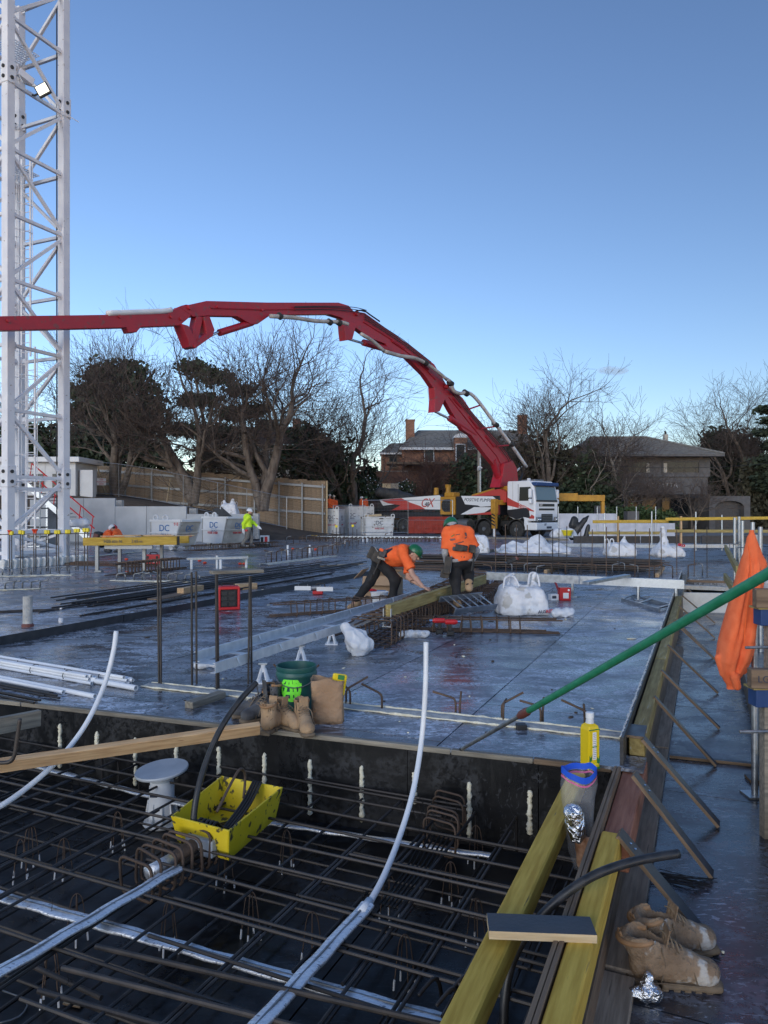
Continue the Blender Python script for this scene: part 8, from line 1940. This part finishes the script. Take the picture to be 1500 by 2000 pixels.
# ================================================================ people
def hand_caps(w, d, nrm, size=1.0, curl=.5, side=1):
 """palm and five fingers: w wrist, d pointing along the hand, nrm out of the back of the hand"""
 w, d, nrm = V(w), V(d).normalized(), V(nrm); nrm = (nrm-d*nrm.dot(d)).normalized(); s = d.cross(nrm)*side
 c = [('e', w+d*.045*size, (.047*size, .040*size, .018*size), (d, s, nrm))]
 for i, (o, L) in enumerate(((.030, .072), (.010, .082), (-.011, .076), (-.030, .060))):
  a = w+d*.082*size+s*o*size; L *= size; t1 = (d*math.cos(curl*.5)-nrm*math.sin(curl*.5)); t2 = (d*math.cos(curl*1.2)-nrm*math.sin(curl*1.2))
  b = a+t1*L*.5; e = b+t2*L*.5; c += [(a, b, .0098*size, .009*size), (b, e, .009*size, .0075*size)]
 a = w+d*.03*size+s*.035*size; b = a+(d*.55+s*.75).normalized()*.04*size; e = b+(d*.9+s*.2-nrm*.2).normalized()*.032*size
 c += [(a, b, .013*size, .0105*size), (b, e, .0105*size, .0085*size)]
 return c
def build_sdf(items, k):
 def fn(q):
  ds = []
  for it in items:
   if it[0] == 'e': ds.append(ell_d(q, it[1], it[2], np.array(Matrix(it[3]).transposed()) if len(it) > 3 and it[3] is not None else None))
   else: ds.append(cap_d(q, it[0], it[1], it[2], it[3]))
  return smin(ds, k)
 return fn
def bounds(items, pad=.04):
 lo, hi = V((9, 9, 9)), V((-9, -9, -9))
 for it in items:
  pts = [(V(it[1]), max(it[2]))] if it[0] == 'e' else [(V(it[0]), it[2]), (V(it[1]), it[3])]
  for p, r in pts:
   for i in range(3): lo[i] = min(lo[i], p[i]-r-pad); hi[i] = max(hi[i], p[i]+r+pad)
 return lo, hi
def figure(label, loc, J, head_dir, head_up, mats, h=.014, helmet='green_helmet', face=True, group=None, hood=None, sleeve='short', shirt_k=.05, belt=True, fold=.017, beard=False):
 """J: joint positions in metres relative to loc (feet at z=0). One continuous body mesh; clothing, hair and gear are its parts."""
 t = thing('person', label, 'person', loc, 0, group)
 J = {k: V(v) for k, v in J.items()}; hd, hu = V(head_dir).normalized(), V(head_up).normalized(); hu = (hu-hd*hu.dot(hd)).normalized(); hs = hd.cross(hu)
 hc = J['head']
 sh_m = (J['shl']+J['shr'])/2; hip_m = (J['hpl']+J['hpr'])/2; side = (J['shr']-J['shl']).normalized(); tor = (sh_m-hip_m).normalized(); fwd = side.cross(tor)*-1
 fwd = (hd-tor*hd.dot(tor)).normalized() if (hd-tor*hd.dot(tor)).length > .3 else fwd
 body = [('e', hc, (.078, .098, .112), (hs, hd, hu)), (hc-hu*.06+hd*.02, hc-hu*.085+hd*.055, .050, .036), (hc-hu*.05, sh_m+tor*.02, .056, .062),
   (J['shl'], J['shr'], .066, .066), (sh_m-tor*.1, hip_m+tor*.1, .125, .11), (J['hpl'], J['hpr'], .09, .09)]
 body += [(hc+hd*.088-hu*.004, hc+hd*.115-hu*.03, .012, .017), (hc+hs*.078-hu*.01, hc+hs*.082-hu*.035, .016, .012), (hc-hs*.078-hu*.01, hc-hs*.082-hu*.035, .016, .012), (hc+hd*.07-hu*.062-hs*.02, hc+hd*.07-hu*.062+hs*.02, .024, .024)]
 for s in 'lr':
  body += [(J['sh'+s], J['el'+s], .052, .041), (J['el'+s], J['el'+s].lerp(J['wr'+s], .35), .041, .043), (J['el'+s].lerp(J['wr'+s], .35), J['wr'+s], .043, .027)]
  d = (J['hd'+s]-J['wr'+s]); body += hand_caps(J['wr'+s], d, J.get('bk'+s, V((0, 0, 1))), 1.0, J.get('curl'+s, V((.5, 0, 0)))[0], 1 if s == 'l' else -1)
  body += [(J['hp'+s], J['kn'+s], .078, .055), (J['kn'+s], J['an'+s], .054, .038), (J['an'+s]-UP*.01, J['to'+s], .045, .035)]
 lo, hi = bounds(body); o = organic('body', build_sdf(body, .016), lo, hi, h*.8, M['skin'], t, smooth_it=1)
 # shirt
 sh = [(sh_m-tor*.02, hip_m+tor*.02, .165, .155), (J['shl'], J['shr'], .088, .088), (sh_m+side*.08-tor*.14, hip_m+side*.06+tor*.06, .125, .125), (sh_m-side*.08-tor*.14, hip_m-side*.06+tor*.06, .125, .125), (sh_m+tor*.03, sh_m+(hc-sh_m).normalized()*.07, .075, .070)]
 for s in 'lr':
  if sleeve == 'short': sh += [(J['sh'+s], J['sh'+s].lerp(J['el'+s], .82), .078, .080)]
  else: sh += [(J['sh'+s], J['el'+s], .082, .066), (J['el'+s], J['wr'+s].lerp(J['el'+s], .05), .066, .048)]
 lo, hi = bounds(sh)
 base = build_sdf(sh, shirt_k)
 def shirt(q):
  d = base(q)+fold*wob(q, 16, 3)+fold*.5*wob(q, 38, 5)
  cut = (q-np.array(hip_m+tor*.0)) @ np.array(tor); d = np.maximum(d, -(cut+.02))
  if sleeve == 'short':
   for s in 'lr':
    ax = (J['el'+s]-J['sh'+s]).normalized(); e = J['sh'+s].lerp(J['el'+s], .80); c = (q-np.array(e)) @ np.array(ax)
    near = cap_d(q, e, e+ax*.2, .1, .11); d = np.where(near < 0, np.maximum(d, c), d)
  return d
 so = organic('shirt', shirt, lo, hi, h, M[mats['shirt']], t, smooth_it=2)
 if sleeve == 'undersleeve': pass
 # trousers
 tr_ = [(J['hpl'], J['hpr'], .118, .118), (hip_m, hip_m+tor*.05, .14, .14)]
 for s in 'lr': tr_ += [(J['hp'+s], J['kn'+s], .112, .084), (J['kn'+s], J['an'+s]+UP*.035, .082, .066)]
 lo, hi = bounds(tr_); tb_ = build_sdf(tr_, .035)
 organic('trousers', lambda q: tb_(q)+.011*wob(q*np.array([1, 1, 1.3]), 20, 9)+.006*wob(q, 48, 2), lo, hi, h, M[mats['trousers']], t, smooth_it=1)
 for s in 'lr':
  f = (J['to'+s]-J['an'+s]); f.z = 0; f = f.normalized(); a = J['an'+s]; gz = min(J['to'+s].z, a.z)
  bt_ = [(a+UP*.05, a-UP*.02, .062, .058), (a-UP*.04-f*.04, J['to'+s]-UP*.0, .050, .048)]
  lo, hi = bounds(bt_); bf = build_sdf(bt_, .03); organic('boot', bf, lo, hi, h, M[mats['boots']], t, smooth_it=1)
 # helmet or hood
 if helmet:
  hm = MB(); rot = Matrix((hs, hd, hu)).transposed(); loc_ = V(loc)
  hm.lathe(loc_+hc+hu*.028, [(.108, 0), (.110, .02), (.103, .055), (.085, .092), (.05, .118), (.004, .126)], 22, rot, .95, 1.15)
  hp_ = hm.out('helmet', M[helmet], t, auto=True)
  MB().prism([loc_+hc+hu*.030+rot @ V((.098*math.cos(x), .112*math.sin(x)+.045*max(0, math.sin(x))**2, -.012*math.sin(x))) for x in [2*PI*i/20 for i in range(20)]], hu*.008).out('brim', M[helmet], hp_)
  MB().tube([loc_+hc+hd*-.118+hu*.03-hs*.0+rot @ V((0, 0, i*.03)) if False else loc_+hc+hu*(.06+.085*math.sin(i*PI/8))+hd*.115*math.cos(i*PI/8) for i in range(9)], .008, 5).out('ridge', M[helmet], hp_)
 hr = [('e', hc+hu*.012-hd*.022, (.083, .092, .098), (hs, hd, hu))]
 lo, hi = bounds(hr); hb2 = build_sdf(hr, .01)
 def hair(q):
  r_ = q-np.array(hc); return np.maximum(hb2(q), ((r_ @ np.array(hd))*.9-(r_ @ np.array(hu))*.35-.022))
 organic('hair', hair, lo, hi, h*.8, M[hood or 'hair'], t, smooth_it=1)
 if face and not hood:
  for sx in (-1, 1): MB().ball(V(loc)+hc+hd*.092+hs*.03*sx+hu*.008, (.012, .008, .007), 8, 5).out('eye', M['hair'], t)
  MB().tube([V(loc)+hc+hd*.092-hu*.062-hs*.02, V(loc)+hc+hd*.098-hu*.063, V(loc)+hc+hd*.092-hu*.062+hs*.02], .005, 5).out('mouth', M['clamp_red'], t)
 if beard: organic('beard', build_sdf([('e', hc+hd*.045-hu*.07, (.064, .058, .042), (hs, hd, hu))], .01), *bounds([('e', hc+hd*.045-hu*.07, (.064, .058, .05))]), h*.8, M['hair'], t)
 if belt:
  rot = Matrix((side, tor.cross(side), tor)).transposed(); bc = V(loc)+hip_m+tor*.045
  n = 24; ring_ = [(bc+rot @ V((.175*math.cos(x)*1.0, .150*math.sin(x), 0))) for x in [2*PI*i/n for i in range(n)]]
  vs = []; fs = []
  for p in ring_: vs += [p-tor*.028, p+tor*.028]
  for i in range(n): j = (i+1) % n; fs.append((2*i, 2*j, 2*j+1, 2*i+1))
  bl = MB().add(vs, fs).out('tool_belt', M['tool'], t, auto=True); sd2 = bl.modifiers.new('t', 'SOLIDIFY'); sd2.thickness = .012
 return t, dict(side=side, tor=tor, fwd=fwd, hip=hip_m, sh=sh_m, shirt=so, J=J)
def pouch(t, loc, c, d, rot, m='tool', par=None, name='pouch', bevel=.015): return MB().box(V(loc)+c, d, rot).out(name, M[m], par or t, bevel=bevel)

# worker bending over the timber beam
L1 = P(735, 1189); L1.z = 0
k1 = 11.8/F
def w1(px, py, dy=0): q = A(px, py, L1.y+dy); return q-L1
t1, g1 = figure('man in orange shirt and green helmet bending over the steel tray', L1, dict(
 head=w1(808, 1081, -.42), shl=w1(800, 1092, -.12), shr=w1(786, 1074, -.42), hpl=w1(742, 1092, .10), hpr=w1(742, 1094, -.14),
 ell=w1(797, 1128, -.24), elr=w1(806, 1122, -.58), wrl=w1(820, 1143, -.52), wrr=w1(826, 1146, -.86), hdl=w1(833, 1149, -.60), hdr=w1(838, 1151, -.96), bkl=(.2, -.1, 1), bkr=(.2, -.1, 1), curll=(.35, 0, 0), curlr=(.35, 0, 0),
 knr=w1(772, 1132, -.18), anr=w1(766, 1178, -.12), tor=w1(784, 1186, -.18), knl=w1(725, 1134, .10), anl=w1(697, 1174, .12), tol=w1(683, 1186, .06)),
 (.88, -.28, -.62), (.62, -.1, .78), dict(shirt='orange', trousers='black_cloth', boots='leather_clean'), h=.013)
# navy shoulder-yoke panel at the lower back and collar, tools on the belt
def drape(t, so, L, poly, ray, off, name, m, n=10):
 """a thin patch laid on the cloth: poly in (px,py) picture space at the figure's depth, projected along ray"""
 bvh = BVHTree.FromObject(so, bpy.context.evaluated_depsgraph_get()); mw = world(so); inv = mw.inverted(); vs = []; fs = []; ids = {}
 (a, b, c, d) = poly
 for i in range(n+1):
  for j in range(n+1):
   u, v_ = i/n, j/n
   p = a.lerp(b, u).lerp(d.lerp(c, u), v_); h_ = bvh.ray_cast(inv @ (p-ray*1.5), (inv.to_3x3() @ ray).normalized(), 4)
   if h_[0] is not None: ids[i, j] = len(vs); vs.append(mw @ h_[0]-ray*off)
 for i in range(n):
  for j in range(n):
   q = [(i, j), (i+1, j), (i+1, j+1), (i, j+1)]
   if all(x in ids for x in q):
    pp = [vs[ids[x]] for x in q]
    if max((pp[x]-pp[x-1]).length for x in range(4)) < .12: fs.append([ids[x] for x in q])
 if fs: return MB().add(vs, fs).out(name, M[m], t, smooth=True)
view = V((0, 1, 0))
def wv(L, px, py, dy=0): return A(px, py, L.y+dy)
bpy.context.view_layer.update()
drape(t1, g1['shirt'], L1, [wv(L1, 738, 1060), wv(L1, 766, 1050), wv(L1, 766, 1071), wv(L1, 752, 1082)], view, .006, 'navy_panel', 'navy', 12)
drape(t1, g1['shirt'], L1, [wv(L1, 735, 1066), wv(L1, 754, 1066), wv(L1, 756, 1086), wv(L1, 740, 1090)], view, .006, 'navy_panel', 'navy', 10)
drape(t1, g1['shirt'], L1, [wv(L1, 814, 1066), wv(L1, 819, 1068), wv(L1, 812, 1088), wv(L1, 808, 1086)], view, .006, 'navy_collar', 'navy', 8)
hp = g1['hip']
rt = Matrix.Rotation(rad(25), 3, 'Y')
pouch(t1, L1, w1(738, 1086, -.27), (.16, .10, .22), rt); pouch(t1, L1, w1(727, 1080, -.1), (.13, .16, .20), rt); pouch(t1, L1, w1(748, 1080, -.30), (.10, .06, .12), rt, 'leather_grey'); pouch(t1, L1, w1(745, 1074, -.32), (.07, .04, .05), rt, 'orange')
for (a, b, m, r) in (((744, 1090), (727, 1128), 'rebar_dark', .012), ((727, 1122), (725, 1131), 'rubber', .017), ((738, 1078), (732, 1068), 'steel', .010)):
 MB().tube([L1+w1(*a, -.34), L1+w1(*b, -.32)], r, 8).out('hammer' if r > .011 else 'tool', M[m], t1)
MB().bar(L1+w1(737, 1088, -.35), L1+w1(752, 1093, -.35), .03, .035).out('hammer_head', M['chrome'], t1)
MB().tube([L1+w1(805, 1137, -.42)+V((.034*math.cos(x), .0, .034*math.sin(x))) for x in [2*PI*i/10 for i in range(10)]], .006, 5, close=True).out('watch', M['black'], t1)

# worker standing with one foot raised, seen from behind
L2 = A(893, 1186, 10.75)
def w2(px, py, dy=0): q = A(px, py, L2.y+dy); return q-L2
t2, g2 = figure('man in orange shirt seen from behind, one foot raised on the cage', L2, dict(
 head=w2(881, 1029, .14), shl=w2(875, 1043, .04), shr=w2(914, 1041, .04), hpl=w2(887, 1094, .0), hpr=w2(912, 1092, .04),
 ell=w2(870, 1080, .02), elr=w2(930, 1076, .06), wrl=w2(874, 1104, .14), wrr=w2(925, 1090, .24), hdl=w2(876, 1115, .20), hdr=w2(920, 1096, .33), bkl=(-1, 0, .1), bkr=(1, .2, 0),
 knl=w2(889, 1134, .06), anl=w2(893, 1172, .0), tol=w2(896, 1180, -.10), knr=w2(914, 1120, .22), anr=w2(916, 1144, .06), tor=w2(914, 1150, .24)),
 (-.42, .75, -.5), (.0, .25, .97), dict(shirt='orange', trousers='black_cloth', boots='leather_clean'), h=.013, face=False, hood='grey_cloth')
# grey undersleeves, hood roll, hem
J = g2['J']
un = []
for s in 'lr': un += [(J['sh'+s].lerp(J['el'+s], .6), J['el'+s], .060, .056), (J['el'+s], J['wr'+s], .056, .044)]
organic('undersleeves', lambda q, f=build_sdf(un, .01): f(q)+.004*wob(q, 60, 3), *bounds(un), .012, M['grey_cloth'], t2)
hm_ = [(J['hpl']+UP*.04, J['hpr']+UP*.04, .140, .140)]
def hemf(q):
 d = build_sdf(hm_, .02)(q)+.006*wob(q, 40, 2); z0 = g2['hip'].z; return np.maximum(d, np.abs(q[:, 2]-z0+.01)-.028)
organic('hem', hemf, *bounds(hm_), .014, M['grey_cloth'], t2)
MB().tube([L2+w2(872, 1026, .04), L2+w2(880, 1029, .02), L2+w2(892, 1024, .05)], .016, 6).out('headband', M['black'], t2, smooth=True)
bpy.context.view_layer.update()
for (pl, m) in (([(880, 1047), (886, 1043), (886, 1045), (880, 1049)], 'leafprint'), ([(906, 1040), (910, 1040), (911, 1046), (908, 1047)], 'leather_grey'), ([(877, 1052), (887, 1051), (888, 1054), (879, 1056)], 'clamp_red'), ([(906, 1050), (911, 1047), (911, 1049), (907, 1052)], 'clamp_red'), ([(888, 1044), (896, 1042), (897, 1043), (889, 1045)], 'leather_grey'), ([(884, 1061), (904, 1056), (904, 1058), (885, 1063)], 'clamp_red')):
 drape(t2, g2['shirt'], L2, [wv(L2, *p) for p in pl], view, .006, 'back_print', m, 5)
rt = Matrix.Rotation(rad(8), 3, 'Y')
for (px, py, dy, d, m) in ((874, 1104, -.14, (.10, .08, .26), 'tool'), (869, 1120, -.12, (.13, .06, .14), 'tool'), (897, 1070, -.18, (.12, .05, .10), 'tool'), (907, 1071, -.18, (.09, .06, .09), 'black'), (922, 1072, -.06, (.10, .1, .12), 'tool'), (889, 1072, -.17, (.08, .03, .06), 'leather_grey')):
 pouch(t2, L2, w2(px, py, dy), d, rt, m)
MB().tube([L2+w2(882, 1086, -.16), L2+w2(879, 1118, -.15)], .012, 6).out('hammer', M['steel'], t2); MB().tube([L2+w2(926, 1088, -.10), L2+w2(921, 1115, -.08)], .014, 6).out('bar_tool', M['chassis'], t2)

# walking man in yellow
L3 = A(486, 1066, 29.2)*1; L3.z = ZL
def w3(px, py, dy=0): q = A(px, py, L3.y+dy); return q-L3
t3, g3 = figure('man in fluorescent yellow jacket and white helmet walking past the white skips', L3, dict(
 head=w3(487, 1000, 0), shl=w3(481, 1010, .18), shr=w3(486, 1010, -.18), hpl=w3(485, 1034, .10), hpr=w3(485, 1034, -.10),
 ell=w3(495, 1021, .22), elr=w3(475, 1022, -.22), wrl=w3(503, 1028, .12), wrr=w3(475, 1034, -.2), hdl=w3(507, 1031, .10), hdr=w3(476, 1039, -.2), bkl=(0, 0, 1), bkr=(-1, 0, 0),
 knl=w3(491, 1049, .10), anl=w3(491, 1063, .12), tol=w3(497, 1066, .12), knr=w3(482, 1050, -.08), anr=w3(474, 1063, -.1), tor=w3(479, 1066, -.1)),
 (1, -.25, -.12), (.1, 0, 1), dict(shirt='yellow_vis', trousers='khaki', boots='leather_grey'), h=.020, helmet='white', sleeve='long', belt=False, beard=True, fold=.012)
J = g3['J']; wb_ = [(g3['hip']+UP*.02, g3['hip']+UP*.10, .17, .165)]
organic('waistband', lambda q: np.maximum(build_sdf(wb_, .02)(q), np.abs(q[:, 2]-g3['hip'].z-.04)-.075), *bounds(wb_), .022, M['black_cloth'], t3)
for s in 'lr':
 gl = [(J['wr'+s], J['hd'+s], .05, .055)]; organic('glove', build_sdf(gl+[(J['hd'+s], J['hd'+s]+(J['hd'+s]-J['wr'+s])*.9, .035, .02)], .02), *bounds(gl, .12), .018, M['white'], t3)
MB().box(L3+w3(481, 1036, -.24), (.10, .06, .07)).out('tape_pouch', M['red_plastic'], t3)

# small background people
def far_person(label, px, py_top, Y, shirt, helmet, hgt, crouch=False, facing=(0, -1), zb=None, h=.03, hood=None, group=None):
 k = Y/F; top = A(px, py_top, Y); b = V((top.x, top.y, top.z-hgt)) ; f = V((facing[0], facing[1], 0)).normalized(); s = V((f.y, -f.x, 0))
 if not crouch:
  q = hgt/1.78
  J = dict(head=UP*1.64*q, shl=UP*1.44*q-s*.19, shr=UP*1.44*q+s*.19, hpl=UP*.93*q-s*.1, hpr=UP*.93*q+s*.1, ell=UP*1.15*q-s*.25, elr=UP*1.15*q+s*.25, wrl=UP*.93*q-s*.22+f*.1, wrr=UP*.93*q+s*.22+f*.1, hdl=UP*.85*q-s*.22+f*.12, hdr=UP*.85*q+s*.22+f*.12,
                 knl=UP*.5*q-s*.11+f*.03, knr=UP*.5*q+s*.11+f*.03, anl=UP*.09-s*.11, anr=UP*.09+s*.11, tol=UP*.03-s*.12+f*.15, tor=UP*.03+s*.12+f*.15); hu = UP; hdv = f-UP*.1
 else:
  J = dict(head=UP*.88+f*.30, shl=UP*.72+f*.16-s*.19, shr=UP*.72+f*.16+s*.19, hpl=UP*.30-f*.12-s*.1, hpr=UP*.30-f*.12+s*.1, ell=UP*.46+f*.30-s*.24, elr=UP*.46+f*.30+s*.24, wrl=UP*.26+f*.46-s*.14, wrr=UP*.26+f*.46+s*.14, hdl=UP*.18+f*.52-s*.12, hdr=UP*.18+f*.52+s*.12,
                 knl=UP*.46+f*.28-s*.16, knr=UP*.46+f*.28+s*.16, anl=UP*.09+f*.06-s*.14, anr=UP*.09+f*.06+s*.14, tol=UP*.03+f*.2-s*.15, tor=UP*.03+f*.2+s*.15); hu = UP*.8+f*.5; hdv = f*.7-UP*.6
  b = V((top.x, top.y, zb)) - f*.0
 return figure(label, b, J, hdv, hu, dict(shirt=shirt, trousers='navy', boots='leather_grey'), h=h, helmet=helmet, face=False, sleeve='long', belt=False, hood=hood, group=group)
p = A(644, 964, 50.5); far_person('person in orange jacket and white helmet standing by the end of the hoarding', 644, 963, 50.5, 'orange', 'white', p.z-bank_z(p.x, 50.5)+.02, facing=(.2, -1))
p = A(652, 965, 51.2); far_person('person in orange jacket and grey helmet just right of the white helmet', 652, 965, 51.2, 'orange', 'bin_side', p.z-bank_z(p.x, 51.2)+.02, facing=(.3, -1))
far_person('person in orange with a white helmet seen above the small worn skip', 706.5, 970, 53, 'orange', 'white', 1.72, facing=(-1, -.4)); far_person('person in orange with a green helmet seen above the small worn skip', 715, 970, 53.3, 'orange', 'green_helmet', 1.72, facing=(1, -.4))
ya = 27.0
tA, gA = far_person('person in orange crouching with a backpack below the concrete wall', 205, 1021, ya, 'orange', 'red_plastic', 1.0, True, (1, .2), ZL)
q = A(205, 1035, ya); bpk = MB().box(V((q.x-.25, q.y-.05, ZL+.50)), (.28, .40, .52), Matrix.Rotation(.25, 3, 'Y')).out('backpack', M['black'], tA, bevel=.06); MB().box(V((q.x-.27, q.y-.26, ZL+.50)), (.18, .04, .38), Matrix.Rotation(.25, 3, 'Y')).out('pocket', M['clamp_red'], tA, bevel=.02)
tB, gB = far_person('person in orange and white helmet crouching right of the one with the backpack', 236, 1025, ya, 'orange', 'white', 1.0, True, (-1, -.15), ZL)
J = gB['J']
# cloud low in the sky far behind the trees
cl_ = bpy.data.materials.new('cloud'); cl_.use_nodes = True; n_, l_ = cl_.node_tree.nodes, cl_.node_tree.links; n_.remove(n_['Principled BSDF'])
pv = n_.new('ShaderNodeVolumePrincipled'); pv.inputs['Color'].default_value = (1, .93, .9, 1); pv.inputs['Density'].default_value = .012; l_.new(pv.outputs[0], n_['Material Output'].inputs['Volume'])
cc = A(1200, 726, 1500)
o = organic('cloud', lambda q: smin([ell_d(q, (-16, 0, 4), (18, 30, 5)), ell_d(q, (8, 0, -1), (20, 30, 4.5)), ell_d(q, (-4, 0, 1), (26, 30, 4))], 5)+2.2*wob(q, .25, 4)+1.2*wob(q, .6, 6), (-50, -40, -14), (50, 40, 14), 2.2, cl_, None, Matrix.Translation(cc)); o['kind'] = 'structure'

for g_, w_ in (('upright bars in the kicker strip', '%s upright dark bar from the left in the long kicker strip'), ('bent bars in the kicker strip', '%s rusty bent bar from the left in the long kicker strip'), ('upright bars before the rebar stack', '%s thin upright bar from the left in the row before the rebar stack'),
               ('short hooked bars before the rebar stack', '%s short hooked bar from the left before the rebar stack'), ('capped starter bars by the mast', '%s capped starter bar from the left beside the mast foot'), ('thick bars on the mat', '%s thick ribbed bar from the left on the pit mat'),
               ('wire bar chairs in the pit', '%s wire bar chair from the left under the pit mat'), ('white pipe stubs', '%s white pipe stub from the left on the far deck'), ('tall bars before the worn skips', '%s tall starter bar from the left before the worn skips'),
               ('orange plastic caps', '%s orange red plastic cap from the left on the far deck'), ('bent bars by the yellow timber', '%s dark bent bar from the left by the pit timber end'), ('bar ends by the plastic bag', '%s rusty bar end from the left beside the translucent plastic bag')): relabel(g_, w_)
